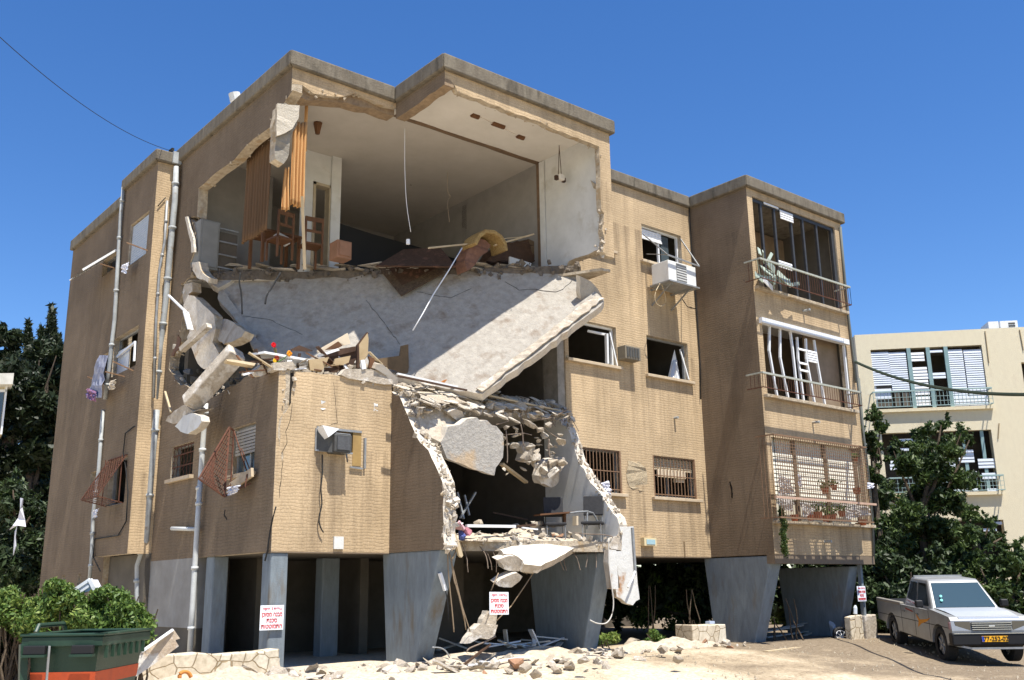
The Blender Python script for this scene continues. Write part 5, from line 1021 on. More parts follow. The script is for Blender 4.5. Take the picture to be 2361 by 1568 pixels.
wire(5, 15.9, ((535, 235), (528, 290), (540, 360), (545, 480)), .014, CAB, 'left black cable hanging over the top of the fallen slab', 'cable', 'hanging_cable')
wire(5, 15.9, ((770, 235), (720, 320), (690, 370), (680, 420)), .016, CAB, 'right black cable curling over the top of the fallen slab', 'cable', 'hanging_cable')
# floor-edge debris on the top storey
for i in range(46):
    u = random.random(); px = 465+u*855; k = (px-470)/860
    y = 20.3+(15.0-20.3)*k; rock(P((px, 617+random.uniform(-7, 8)), 1, y-.12), random.uniform(.10, .26)*(1.25-.35*k), 'dark flat debris along the torn edge of the top floor', 'debris along the top-floor edge', FLATS, (random.uniform(-.2, .2), random.uniform(-.15, .15), random.uniform(-.7, .2)), name='floor_tile_fragment')
# ================================================================== AIR CONDITIONERS
ACW = mat('ac_white', (.70, .71, .70), (.62, .62, .60), 5, .5); ACD = mat('ac_dark', (.05, .05, .05), (.08, .08, .075), 9, .6)
y = YC
a = P(zz(7, (695, 625)), 1, y-.75); b = P(zz(7, (888, 800)), 1, y-.75)
ac = thing('air_conditioner', 'big white air conditioner on a bracket below the top right window', 'air conditioner', ((a.x+b.x)/2, y-.4, b.z), None)
x0, x1, z0, z1 = a.x, b.x, P(zz(7, (695, 760)), 1, y-.75).z, a.z
bevel(MB().bb(x0, x1, y-.72, y-.18, z0, z1).obj('casing', ACW, ac), .012)
MB().bb(x0+.28*(x1-x0), x0+.64*(x1-x0), y-.735, y-.721, z0+.05, z1-.03).obj('grille', mat('ac_grille', (.25, .25, .24), (.33, .33, .32), 30), ac)
for k in range(7): MB().bb(x0+.28*(x1-x0), x0+.64*(x1-x0), y-.745, y-.736, z0+.07+k*.065, z0+.085+k*.065).obj('louvre', ACW, ac)
MB().bb(x0-.03, x1+.05, y-.78, y-.12, z0-.04, z0-.005).obj('tray', STEEL, ac)
for x in (x0+.15, x1-.15): MB().bar((x, y, z0-.06), (x, y-.7, z0-.06), .04).bar((x, y, z0-.45), (x, y-.6, z0-.06), .03).obj('bracket', STEEL, ac)
MB().bar((x0-.1, y-.8, z1+.08), (x1+.05, y-.8, z1+.02), .03).bar((x0-.1, y-.8, z1+.08), P(zz(7, (525, 460)), 1, y), .025).bar((x1+.05, y-.8, z1+.02), P(zz(7, (775, 490)), 1, y), .025).bar((x0-.1, y-.8, z1+.08), P(zz(7, (545, 590)), 1, y-.02), .02).obj('support_rod', STEEL, ac)
wire(7, y-.45, ((635, 790), (605, 850), (605, 910), (640, 942), (675, 915), (665, 850), (645, 790)), .010, WOOD, 'loop of pale hose hanging under the big white air conditioner', 'hose', 'drain_hose')
ac = thing('air_conditioner', 'small dark window air conditioner between the two middle windows', 'air conditioner', P(zz(7, (440, 1300)), 1, y))
a = P(zz(7, (405, 1200)), 1, y-.28); b = P(zz(7, (512, 1305)), 1, y-.28); zt, zb = a.z, P(zz(7, (405, 1290)), 1, y-.28).z
bevel(MB().bb(a.x, b.x, y-.26, y, zb, zt).obj('casing', mat('ac_beige', (.22, .19, .14), (.16, .14, .11), 6), ac), .01)
for k in range(5): MB().bb(a.x+.04+k*(b.x-a.x-.08)/5, a.x+.04+(k+.72)*(b.x-a.x-.08)/5, y-.275, y-.262, zb+.05, zt-.04).obj('vent', ACD, ac)
# front A air conditioner in its wall box
y = YA
ac = thing('air_conditioner', 'dark boxy air conditioner with bent white flap in the opening of the lit corner wall', 'air conditioner', P(zz(5, (1090, 1290)), 1, y))
a = P(zz(5, (1090, 1180)), 1, y-.27); b = P(zz(5, (1192, 1300)), 1, y-.27)
R_ = Matrix.Rotation(.03, 3, 'Z')
bevel(MB().box(((a.x+b.x)/2, y-.10, (a.z+b.z)/2), ((b.x-a.x)/2, .17, (a.z-b.z)/2), 0, R_).obj('casing', ACD, ac), .03)
MB().box(((a.x+b.x)/2, y-.28, (a.z+b.z)/2), ((b.x-a.x)/2-.05, .012, (a.z-b.z)/2-.05), 0, R_).obj('grille', mat('ac_grey', (.09, .095, .10), (.06, .06, .065), 30), ac)
MB().bb(a.x+.03, b.x-.03, y-.26, y-.04, a.z+.0, a.z+.015).obj('top_plate', STEEL, ac)
MB().prism(FP(y-.05, *zz(5, (985, 1152), (1085, 1172), (1020, 1222))), (0, -.2, .03)).obj('bent_flap', WHITEM, ac)
MB().add([P(zz(5, (980, 1155)), 1, y-.02), P(zz(5, (1092, 1178)), 1, y-.22), P(zz(5, (1090, 1296)), 1, y-.22), P(zz(5, (975, 1280)), 1, y-.02)], [(0, 1, 2, 3)]).obj('side_sheet', ACD, ac)
MB().bar(P(zz(5, (975, 1280)), 1, y-.02), P(zz(5, (1195, 1300)), 1, y-.26), .03).obj('bottom_rail', STEEL, ac)
r = acA
part(MB().bb(P(zz(5, (1196, 1200)), 1, y).x, P(zz(5, (1246, 1200)), 1, y).x, y-.012, y+.03, P(zz(5, (1200, 1372)), 1, y).z, r[3]), 'plywood_infill', mat('gold_plywood', (.36, .24, .09), (.28, .18, .07), 5))
part(MB().bb(P(zz(5, (1262, 1300)), 1, y).x-.02, P(zz(5, (1262, 1300)), 1, y).x+.02, y-.05, y, P(zz(5, (1262, 1390)), 1, y).z, P(zz(5, (1262, 1210)), 1, y).z).bar(P(zz(5, (1180, 1380)), 1, y-.03), P(zz(5, (1255, 1390)), 1, y-.03), .03), 'shutter_track', STEEL)
part(MB().bb(r[0]-.03, r[0]+.0, y-.03, y, r[2], r[3]).bb(r[0], r[1], y-.03, y-.004, r[3]-.01, r[3]+.03), 'opening_frame', STEEL)
wire(14, YA-.06, ((822, 380), (822, 480), (815, 560), (820, 640), (805, 710), (812, 760), (828, 790)), .012, CAB, 'black cable hanging down the lit corner wall below the dark air conditioner', 'cable', 'hanging_cable')
wire(14, YA-.2, ((948, 380), (955, 420), (950, 372)), .014, STEEL, 'short hose stub under the dark air conditioner', 'hose', 'drain_hose', sm=False)
part(MB().bb(P(zz(14, (880, 812)), 1, YA).x, P(zz(14, (930, 812)), 1, YA).x, YA-.04, YA, P(zz(14, (900, 878)), 1, YA).z, P(zz(14, (900, 812)), 1, YA).z), 'wall_box', PLAST)
for q in ((828, 118), (1105, 130)):
    c = P(zz(14, q), 1, YA-.006); part(MB().prism(rag([c+V((-.05, 0, -.08)), c+V((.05, 0, -.07)), c+V((.04, 0, .07)), c+V((-.05, 0, .08))], .015, .04, True), (0, .004, 0)), 'plaster_patch', PLAST)
part(bevel(MB().bb(P(zz(12, (510, 775)), 1, YC).x, P(zz(12, (578, 775)), 1, YC).x, YC-.12, YC, P(zz(12, (545, 825)), 1, YC).z, P(zz(12, (545, 775)), 1, YC).z).obj('lamp_box', mat('pale_yellow_box', (.6, .5, .3))), .01) if False else MB().bb(P(zz(12, (510, 775)), 1, YC).x, P(zz(12, (578, 775)), 1, YC).x, YC-.12, YC, P(zz(12, (545, 820)), 1, YC).z, P(zz(12, (545, 775)), 1, YC).z), 'wall_lamp', mat('pale_yellow_box', (.6, .5, .3)))
part(MB().bb(P(zz(12, (522, 785)), 1, YC).x, P(zz(12, (570, 785)), 1, YC).x, YC-.13, YC-.121, P(zz(12, (545, 812)), 1, YC).z, P(zz(12, (545, 785)), 1, YC).z), 'wall_lamp_glass', mat('lamp_glass_blue', (.3, .45, .5), rough=.2))
# plaster repair patch on C wall
part(MB().prism(rag(FP(YC-.004, *zz(12, (440, 340), (500, 345), (545, 400), (550, 470), (530, 510), (450, 490), (430, 420))), .03, .1, True), (0, .003, 0)), 'render_patch', mat('rough_render', (.33, .27, .18), (.45, .36, .24), 5, .97, 1, 12))
part(MB().bar(P(zz(12, (755, 795)), 1, YC-.005), P(zz(12, (760, 880)), 1, YC-.005), .04, .006, up=(0, -1, 0)), 'stain_mark', mat('stain_brown', (.16, .11, .06)))
# ================================================================== LOGGIAS OF THE RIGHT BLOCK
def rail(r, y, name, mt, x0, x1, zt, zb, proj=.45, bars=False, sp=.1):
    b2 = MB(); mb = MB().bar((x0, y-proj, zt), (x1, y-proj, zt), .045).bar((x0, y-proj, zt), (x0, y, zt), .035).bar((x1, y-proj, zt), (x1, y, zt), .035)
    b2.bar((x0, y-proj, zb), (x1, y-proj, zb), .02).bar((x0, y-proj, zb), (x0, y, zb), .02).bar((x1, y-proj, zb), (x1, y, zb), .02)
    n = int((x1-x0)/sp)
    for i in range(n+1): x = x0+(x1-x0)*i/n; b2.bar((x, y-proj, zb), (x, y-proj, zt), .009)
    n = max(1, int(proj/sp))
    for i in range(n): q = y-proj+proj*i/n; b2.bar((x0, q, zb), (x0, q, zt), .009).bar((x1, q, zb), (x1, q, zt), .009)
    o = part(mb, name, mt); part(b2, 'baluster_screen', RUST, o); return o
RAILM = mat('railing_paint', (.40, .42, .37), (.30, .30, .25), 10, .6)
def led(r, y=YD): return bevel(part(MB().bb(r[0]-.05, r[1]+.12, y-.12, y+.1, r[2]-.08, r[2]), 'balcony_ledge', BROKEN), .01)
for r in (L1, L2, L3): led(r)
zt = P(zz(8, (300, 660)), 1, YD-.45).z; x0 = P(zz(8, (320, 660)), 1, YD-.45).x; x1 = P(zz(8, (975, 880)), 1, YD-.45).x
rail(L3, YD, 'balcony_railing', RAILM, x0, x1, zt, L3[2]+.03)
# window posts & broken shutters of the top loggia
DFR = mat('dark_frame', (.03, .03, .032), (.05, .05, .05), 9, .5)
def xpost(k, q): return P(zz(k, q), 1, YD+.08).x
mb = MB()
xs = [xpost(8, q) for q in ((340, 500), (440, 560), (558, 560), (645, 600), (745, 640))]
for i, x in enumerate(xs): mb.bb(x-.035, x+.035, YD+.05, YD+.11, L3[2], L3[3])
mb.bb(L3[0], L3[1], YD+.049, YD+.112, L3[3]-.1, L3[3]).bb(L3[1]-.14, L3[1], YD+.04, YD+.12, L3[2], L3[3]-.1)
part(mb, 'loggia_frame', DFR)
def shut(k, tl, br, y, mt=WHITEM, h=.062):
    a = P(zz(k, tl), 1, y); b = P(zz(k, br), 1, y); return part(slats(MB(), a.x, b.x, y, b.z, a.z, h), 'shutter_slats', mt)
shut(8, (352, 270), (458, 312), YD+.03); shut(8, (466, 296), (566, 412), YD+.03); shut(8, (458, 672), (560, 760), YD-.05)
GRN = mat('pale_green_slat', (.36, .42, .36), (.28, .33, .28), 8, .6)
wk = thing('shutter_wreck', 'tangle of pale green broken shutter slats piled at the left end of the top balcony', 'broken shutter', P(zz(8, (380, 860)), 1, YD-.2))
for (a, b, w_) in (((345, 615), (350, 700), .09), ((410, 630), (375, 700), .08), ((315, 595), (325, 640), .09), ((290, 800), (430, 820), .12), ((340, 740), (440, 800), .25), ((350, 790), (440, 830), .2), ((380, 690), (430, 760), .2), ((450, 770), (545, 860), .22), ((460, 830), (540, 840), .16), ((540, 860), (606, 850), .09), ((350, 820), (415, 885), .12), ((415, 800), (425, 880), .07), ((290, 780), (345, 830), .15), ((300, 670), (330, 810), .06)):
    MB().bar(P(zz(8, a), 1, YD-.25+random.uniform(-.15, .12)), P(zz(8, b), 1, YD-.25+random.uniform(-.15, .12)), w_, .02, up=(random.uniform(-.3, .3), -1, random.uniform(-.3, .6))).obj('slat', GRN if random.random() < .7 else WHITEM, wk)
# middle loggia
mb = MB(); fr = WHITEM
part(MB().bb(L2[0], L2[1], YD-.10, YD+.05, L2[3]-.13, L2[3]), 'shutter_box', WHITEM)
mb.bb(L2[0], L2[0]+.06, YD+.02, YD+.08, L2[2], L2[3]-.13)
for (a, m_, b) in (((392, 1160), (390, 1340), (430, 1568)), ((468, 1180), (470, 1390), (505, 1568)), ((542, 1190), (560, 1330), (585, 1568)), ((592, 1240), (600, 1400), (622, 1568)), ((655, 1250), (660, 1400), (690, 1560)), ((715, 1260), (735, 1400), (765, 1568))):
    p_ = [P(zz(8, q), 1, YD+.05) for q in (a, m_, b)]; dn = p_[2]-p_[1]; e_ = p_[1]+dn*((L2[2]-p_[1].z)/dn.z)
    mb.bar(p_[0], p_[1], .05).bar(p_[1], e_, .05)
part(mb, 'loggia_frame', fr)
for (tl, br) in (((602, 1305), (660, 1345)), ((606, 1400), (668, 1445)), ((612, 1475), (675, 1497)), ((668, 1325), (738, 1430))): shut(8, tl, br, YD+.01)
zt2 = P(zz(8, (360, 1498)), 1, YD-.45).z; x0 = P(zz(9, (340, 60)), 1, YD-.45).x; x1 = P(zz(9, (1055, 190)), 1, YD-.45).x
rail(L2, YD, 'balcony_railing', RAILM, x0, x1, zt2, L2[2]+.03)
part(MB().bb((L2[0]+L2[1])/2+.4, L2[1]+.02, YD+.3, YD+.35, L2[2], L2[3]), 'loggia_infill', mat('loggia_plaster', (.27, .20, .14)))
part(MB().bb(L2[1]-.08, L2[1]-.03, YD+.02, YD+.08, L2[2], L2[3]-.13), 'loggia_jamb', WHITEM)
# lower loggia: cream slatted windows behind a rusty cage
CRM = mat('cream_shutter', (.76, .73, .62), (.66, .63, .53), 6, .7)
xa = [P(zz(9, (q, 750)), 1, YD+.1).x for q in (400, 575, 605, 795, 825, 1010)]
r = L1
part(MB().bb(r[0], r[1], YD+.16, YD+.19, r[2], r[3]), 'loggia_blind', mat('cream_blind', (.58, .54, .43), (.50, .46, .36), 3))
for i in (0, 2, 4): part(slats(MB(), xa[i], xa[i+1], YD+.13, r[2]+.5, r[3]-.25, .10), 'shutter_slats', CRM)
mb = MB()
for x in (xa[1]+.03, xa[3]+.03, xa[5]+.05): mb.bb(x-.05, x+.05, YD+.08, YD+.13, r[2], r[3])
part(mb, 'loggia_post', mat('brown_frame', (.16, .11, .07), (.11, .08, .05), 8))
zc1 = P(zz(9, (430, 497)), 1, YD-.5).z; zc0 = L1[2]+.02; cx0 = P(zz(9, (428, 600)), 1, YD-.5).x; cx1 = P(zz(9, (1095, 620)), 1, YD-.5).x; zm = P(zz(9, (440, 950)), 1, YD-.5).z
mb = MB()
for z in (zc1, zc0): mb.bar((cx0, YD-.5, z), (cx1, YD-.5, z), .035).bar((cx0, YD-.5, z), (cx0, YD, z), .03).bar((cx1, YD-.5, z), (cx1, YD, z), .03)
n = 44
for i in range(n+1): x = cx0+(cx1-cx0)*i/n; mb.bar((x, YD-.5, zc0), (x, YD-.5, zc1), .011)
for i in range(5): q = YD-.5+.1*i; mb.bar((cx0, q, zc0), (cx0, q, zc1), .011).bar((cx1, q, zc0), (cx1, q, zc1), .011)
k = zm+.12
while k < zc1-.15: mb.bar((cx0, YD-.5, k), (cx1, YD-.5, k), .010); k += .075
part(mb, 'balcony_cage', RUSTL)
part(MB().bar((cx0-.12, YD-.52, zm), (cx1+.15, YD-.52, zm), .05), 'balcony_rail', mat('rail_pink', (.50, .34, .25), (.40, .26, .19), 8))
# flower pots and plastic on the lower balcony
POT = mat('terracotta', (.34, .10, .045), (.26, .08, .04), 8); LEAF0 = mat('pot_leaf', (.09, .14, .04), (.05, .09, .02), 20)
def pot(q, s, label, y=YD-.35, plant=True):
    c = P(zz(9, q), 1, y); t = thing('flower_pot', label, 'flower pot', c-V((0, 0, s)), 'terracotta pots on the caged balcony')
    MB().tube([c-V((0, 0, s)), c, c+V((0, 0, .02))], [s*.55, s*.8, s*.85], 10).obj('pot', POT, t)
    if plant:
        mb = MB()
        for _ in range(30): mb.box(c+V((random.gauss(0, s*.6), random.gauss(0, s*.5), abs(random.gauss(s*.8, s*.5)))), (.02, .004, .03), 0, Euler([random.random()*6 for _ in range(3)]).to_matrix())
        mb.obj('plant', LEAF0, t)
for q, s, l_, pl in (((795, 890), .12, 'left pot hanging in the middle of the balcony cage', True), ((860, 870), .10, 'pot hanging just right of the left hanging pot', True), ((1025, 890), .13, 'reddish pot hanging at the right end of the cage', False), ((575, 1085), .12, 'first pot on the cage floor beside the vine', False), ((690, 1085), .11, 'second pot from the left on the cage floor', False), ((740, 1065), .14, 'large orange pot in the middle of the cage floor', True), ((800, 1090), .12, 'pot right of the large orange pot', True), ((850, 1080), .12, 'yellow-flowered pot on the cage floor', True), ((915, 1060), .11, 'leafy pot on the right half of the cage floor', True), ((1070, 1120), .12, 'last pot at the right end of the cage floor', False), ((1020, 670), .07, 'tiny pot with yellow flowers high in the right end of the cage', True)):
    pot(q, s, l_, plant=pl)
PLA = mat('white_plastic_sheet', (.60, .58, .55), (.42, .36, .30), 4, .5, .8, 10)
def sheet(k, y, pts, mt, name, label, cat, n=7, amp=.06, ax=1):
    q = [P(zz(k, p_), ax, y) for p_ in pts]; vs = []; fs = []   # four corners TL TR BR BL
    for j in range(n+1):
        for i in range(n+1):
            u, v_ = i/n, j/n; p_ = q[0].lerp(q[1], u).lerp(q[3].lerp(q[2], u), v_); p_[ax] -= random.uniform(0, amp)*(1 if 0 < v_ else .3); p_[1-ax] += random.uniform(-amp, amp)*.3; vs.append(p_)
    fs = [(j*(n+1)+i, j*(n+1)+i+1, (j+1)*(n+1)+i+1, (j+1)*(n+1)+i) for j in range(n) for i in range(n)]
    c = sum(vs, V((0, 0, 0)))/len(vs); o = MB().add(vs, fs).obj(name, mt, loc=c); s_ = o.modifiers.new('t', 'SOLIDIFY'); s_.thickness = .005
    return tag(o, label, cat)
sheet(9, YD-.3, ((440, 955), (560, 975), (550, 1060), (450, 1030)), PLA, 'plastic_sheet', 'crumpled white plastic at the left of the cage floor', 'plastic sheet')
sheet(9, YD-.3, ((610, 985), (730, 1000), (720, 1075), (620, 1095)), PLA, 'plastic_sheet', 'bright crumpled plastic hanging in the middle of the cage', 'plastic sheet')
sheet(9, YD-.3, ((900, 1000), (1110, 1020), (1115, 1085), (950, 1110)), PLA, 'plastic_sheet', 'greyish plastic sheet sagging at the right of the cage floor', 'plastic sheet')
sheet(9, YD-.25, ((455, 790), (530, 820), (570, 930), (450, 940)), PLA, 'plastic_sheet', 'torn plastic hanging at the upper left inside the cage', 'plastic sheet')
sheet(9, YD-.55, ((1100, 845), (1145, 850), (1140, 885), (1100, 890)), CLOTH_W, 'white_rag', 'white rag tied to the right corner of the cage', 'rag')
sheet(9, YD-.3, ((590, 780), (612, 800), (618, 880), (600, 870)), CLOTH_W, 'white_rag', 'narrow white rag on the middle frame of the cage', 'rag')
sheet(12, YC-.06, ((285, 470), (330, 455), (335, 500), (295, 505)), CLOTH_W, 'white_rag', 'crumpled white rag in the left barred window', 'rag')
sheet(12, YC-.1, ((300, 495), (345, 500), (340, 540), (310, 520)), CLOTH_W, 'white_rag', 'white rag hanging off the sill of the left barred window', 'rag')
# clothes on the left face
CL2 = mat('blue_clothes', (.16, .18, .28), (.35, .36, .42), 6, .9, .5, 20)
sheet(1, XF-.3, ((590, 1310), (640, 1310), (600, 1560), (520, 1560)), CL2, 'hanging_clothes', 'long blue-grey clothes hanging from the bracket on the left face', 'clothes', ax=0)
sheet(2, XF-.35, ((495, -60), (545, -40), (540, 15), (490, -5)), mat('blue_bag', (.05, .08, .22), (.3, .1, .1), 9), 'hanging_bag', 'blue and red bag under the long hanging clothes', 'bag', ax=0)
sheet(1, XF-.2, ((730, 775), (762, 760), (750, 830), (725, 820)), CLOTH_W, 'hanging_cloth', 'small white cloth on the upper clothes bracket', 'cloth', ax=0)
sheet(1, XF-.2, ((655, 1460), (690, 1450), (685, 1510), (650, 1515)), mat('beige_cloth', (.4, .34, .26)), 'hanging_cloth', 'beige cloth below the broken middle window of the tower', 'cloth', ax=0)
sheet(2, XF-.45, ((525, 620), (555, 610), (545, 660), (525, 660)), CLOTH_W, 'hanging_cloth', 'white scrap hanging under the rusty window cage', 'cloth', ax=0)
# twisted grille on the A left face
gc = [P(q, 0, x) for q, x in zip(zz(5, (480, 1140), (470, 1560), (290, 1450), (455, 1160)), (XA-.25, XA-.55, XA-1.0, XA-.3))]
g = lattice([P(zz(5, (475, 1145)), 0, XA-.12), P(zz(5, (462, 1530)), 0, XA-.35), P(zz(5, (440, 1545)), 0, XA-.42), P(zz(5, (290, 1450)), 0, XA-.95)], 9, 8, RUST, .009)
ta, tb, tc_, td = P(zz(5, (470, 1145)), 0, XA-.2), P(zz(5, (440, 1555)), 0, XA-.45), P(zz(5, (290, 1450)), 0, XA-.95), P(zz(5, (495, 1165)), 0, XA-.05)
g = MB(); te = P(zz(5, (475, 1530)), 0, XA-.15)
for i in range(15):
    s_ = i/14; g.tube([ta.lerp(tc_, s_), ta.lerp(tb, s_)], .008, 4)
    g.tube([ta.lerp(tc_, s_), tb.lerp(tc_, 1-s_) if False else tc_.lerp(tb, s_)], .008, 4)
    g.tube([ta.lerp(tb, s_), tc_.lerp(tb, s_)], .008, 4)
for a, b in ((ta, tb), (tb, tc_), (tc_, ta), (td, te), (ta, td), (tb, te)): g.bar(a, b, .035, .02)
g.bar(td, P(zz(5, (570, 1400)), 0, XA-.1), .02).bar(P(zz(5, (540, 1270)), 0, XA-.1), P(zz(5, (600, 1420)), 0, XA-.1), .015).bar(P(zz(5, (575, 1420)), 0, XA-.15), P(zz(5, (560, 1500)), 0, XA-.2), .02)
g.bar(te, P(zz(2, (1400, 470)), 0, XA-.1), .02)
for k in range(8): g.bar(ta.lerp(tb, k/8), td.lerp(te, k/8), .012)
tag(g.obj('window_grille', RUST, loc=ta), 'rusty window grille twisted loose and hanging out over the white pipe', 'window grille')
sheet(5, XA-.3, ((465, 1500), (540, 1485), (530, 1530), (470, 1550)), CLOTH_W, 'white_rag', 'white cloth caught in the foot of the twisted grille', 'rag', ax=0)
part(MB().bar(P(zz(5, (475, 1500)), 0, XA-.12), P(zz(5, (605, 1410)), 0, XA-.12), .05, .16), 'sill_board', SILL)
# antenna pipe on the roof and wires
tag(MB().tube([P(zz(3, (410, 400)), 0, XA+.5), P(zz(3, (400, 355)), 0, XA+.45)], .13, 10).obj('roof_vent_pipe', PLAST), 'short white vent pipe leaning above the left roof edge', 'vent pipe')
p0 = P(zz(1, (1010, 105)), 0, XA-.05)
a = p0; b = PD((-60, 30), 12.0)
cat_ = []
for i in range(25):
    s_ = i/24; q = a.lerp(b, s_); q.z -= .30*4*s_*(1-s_); cat_.append(q)
tag(MB().tube(cat_, .006, 6).obj('overhead_cable', CAB, loc=p0), 'thin black cable crossing the sky from the left roof corner', 'cable')
part(MB().bar(P(zz(1, (1000, 102)), 0, XA-.12), P(zz(1, (1050, 122)), 0, XA-.05), .04).box(p0, (.03, .1, .04)), 'cable_anchor', CAB)
a = P(zz(8, (1010, 1415)), 1, YD-.03); b = PD((2480, 905), 15.0); cat_ = []
for i in range(25):
    s_ = i/24; q = a.lerp(b, s_); q.z -= .9*4*s_*(1-s_)*.35; cat_.append(q)
tag(MB().tube(cat_, .035, 6).obj('overhead_cable', mat('green_cable', (.03, .045, .03))), 'thick dark cable running from the right block toward the right edge of the picture', 'cable')
# ================================================================== WARNING SIGNS
RED2 = mat('faded_red', (.60, .10, .12))
def sign(c, w_, h_, xdir, label, faded=False):
    """a flat board facing the street, four Hebrew lines in red"""
    t = thing('warning_sign', label, 'sign', c, 'white warning signs with red lettering')
    x = V(xdir).normalized(); z = V((0, 0, 1)); n = x.cross(z)
    M = Matrix((( x.x, z.x, n.x, c.x), (x.y, z.y, n.y, c.y), (x.z, z.z, n.z, c.z), (0, 0, 0, 1)))
    vs = [M @ V((sx*w_/2, sy*h_/2, sz)) for sx in (-1, 1) for sy in (-1, 1) for sz in (-.008, .0)]
    MB().add(vs, [(0, 1, 3, 2), (4, 6, 7, 5), (0, 4, 5, 1), (2, 3, 7, 6), (0, 2, 6, 4), (1, 5, 7, 3)]).obj('board', WSIGN, t)
    for s_, sz, yy, xx, mt in (('\u05ea\u05d9\u05d9\u05e8\u05d9\u05e2', .15, .36, .24, RED2), ('\u05d4\u05e4\u05d9\u05d7', .15, .36, -.25, RED2),
                         ('\u05df\u05db\u05d5\u05e1\u05de \u05d4\u05e0\u05d1\u05de', .24, .13, 0, RED), ('\u05ea\u05e0\u05db\u05e1', .24, -.11, 0, RED), ('\u05ea\u05d5\u05d8\u05d8\u05d5\u05de\u05ea\u05d4', .24, -.35, 0, RED)):
        o = text(s_, sz*h_, mt, M @ Matrix.Translation((xx*w_, yy*h_, .004)), t)
        o.data.materials[0] = mt
        ex = max((v.co-c).dot(x) for v in o.data.vertices)-min((v.co-c).dot(x) for v in o.data.vertices)
        tgt = {0: 0}.get(0, 0) or (w_*.36 if sz < .2 else w_*.88)
        if s_ == '\u05ea\u05e0\u05db\u05e1': tgt = w_*.46
        if s_ == '\u05d4\u05e4\u05d9\u05d7': tgt = w_*.30
        k_ = tgt/ex if ex > 0 else 1; c0 = c+x*(xx*w_)
        for v in o.data.vertices: v.co = v.co+x*((v.co-c0).dot(x)*(k_-1))
        o.data.name = 'lettering'
    cm = MB()
    for yy, r_ in ((.40, .035), (.345, .045)): 
        cc = M @ V((0, yy*h_, .003)); cm.prism([cc+(x*math.cos(a)*r_*.55+z*math.sin(a)*r_*.8)*h_ for a in np.arange(0, 6.28, .7)], n*.003)
    cm.obj('emblem', RED2, t)
    return t
c = P((627, 1424), 1, YA-.03); wS = (P((654, 1424), 1, YA-.03)-P((600, 1424), 1, YA-.03)).length; hS = (P((627, 1396), 1, YA-.03)-P((627, 1453), 1, YA-.03)).length
sign(c, wS, hS, (1, 0, 0), 'warning sign fixed low on the thin grey corner post')
c = P((1151, 1391), 1, 13.7); wS = (P((1174, 1391), 1, 13.7)-P((1129, 1391), 1, 13.7)).length; hS = (P((1151, 1365), 1, 13.7)-P((1151, 1417), 1, 13.7)).length
s2 = sign(c, wS, hS, (1, .04, -.02), 'warning sign hanging on wires in the dark gap between the big columns')
c = P(zz(11, (880, 560)), 1, 13.9); wS = (P(zz(11, (918, 560)), 1, 13.9)-P(zz(11, (842, 560)), 1, 13.9)).length; hS = (P(zz(11, (880, 492)), 1, 13.9)-P(zz(11, (880, 628)), 1, 13.9)).length
sign(c, wS, hS, (1, .0, 0), 'small warning sign on the thin pole behind the pickup')
# ================================================================== GROUND LEVEL THINGS
def stonemat():
    m = bpy.data.materials.new('crazy_stone'); m.use_nodes = True; t = m.node_tree; L = t.links.new; b = t.nodes['Principled BSDF']; b.inputs['Roughness'].default_value = .95
    tc = nd(t, 'ShaderNodeTexCoord'); n = nd(t, 'ShaderNodeTexNoise', Scale=2.5, Detail=3); L(tc.outputs['Object'], n.inputs['Vector'])
    mx = nd(t, 'ShaderNodeMixRGB'); mx.inputs[0].default_value = .12; L(tc.outputs['Object'], mx.inputs[1]); L(n.outputs['Color'], mx.inputs[2])
    v = nd(t, 'ShaderNodeTexVoronoi', feature='DISTANCE_TO_EDGE', Scale=4.2); L(mx.outputs[0], v.inputs['Vector'])
    v2 = nd(t, 'ShaderNodeTexVoronoi', Scale=4.2); L(mx.outputs[0], v2.inputs['Vector'])
    r = nd(t, 'ShaderNodeValToRGB'); r.color_ramp.elements[0].position = .015; r.color_ramp.elements[0].color = (.55, .47, .36, 1); r.color_ramp.elements[1].position = .03; r.color_ramp.elements[1].color = (1, 1, 1, 1); L(v.outputs['Distance'], r.inputs[0])
    sx = nd(t, 'ShaderNodeSeparateColor'); L(v2.outputs['Color'], sx.inputs[0])
    r3 = nd(t, 'ShaderNodeValToRGB'); r3.color_ramp.elements[0].color = (.58, .49, .36, 1); r3.color_ramp.elements[1].color = (.66, .60, .48, 1); L(sx.outputs[0], r3.inputs[0])
    n2 = nd(t, 'ShaderNodeTexNoise', Scale=14, Detail=6); L(tc.outputs['Object'], n2.inputs['Vector'])
    r2 = nd(t, 'ShaderNodeValToRGB'); r2.color_ramp.elements[0].position = .3; r2.color_ramp.elements[0].color = (.7, .68, .64, 1); r2.color_ramp.elements[1].position = .65; L(n2.outputs['Fac'], r2.inputs[0])
    m1 = nd(t, 'ShaderNodeMixRGB', blend_type='MULTIPLY'); m1.inputs[0].default_value = 1; L(r3.outputs[0], m1.inputs[1]); L(r2.outputs[0], m1.inputs[2])
    m2 = nd(t, 'ShaderNodeMixRGB', blend_type='MULTIPLY'); m2.inputs[0].default_value = 1; L(m1.outputs[0], m2.inputs[1]); L(r.outputs[0], m2.inputs[2]); L(m2.outputs[0], b.inputs['Base Color'])
    bp = nd(t, 'ShaderNodeBump', Strength=.9, Distance=.04); L(r.outputs[0], bp.inputs['Height']); L(bp.outputs[0], b.inputs['Normal'])
    return m
STONE = stonemat()
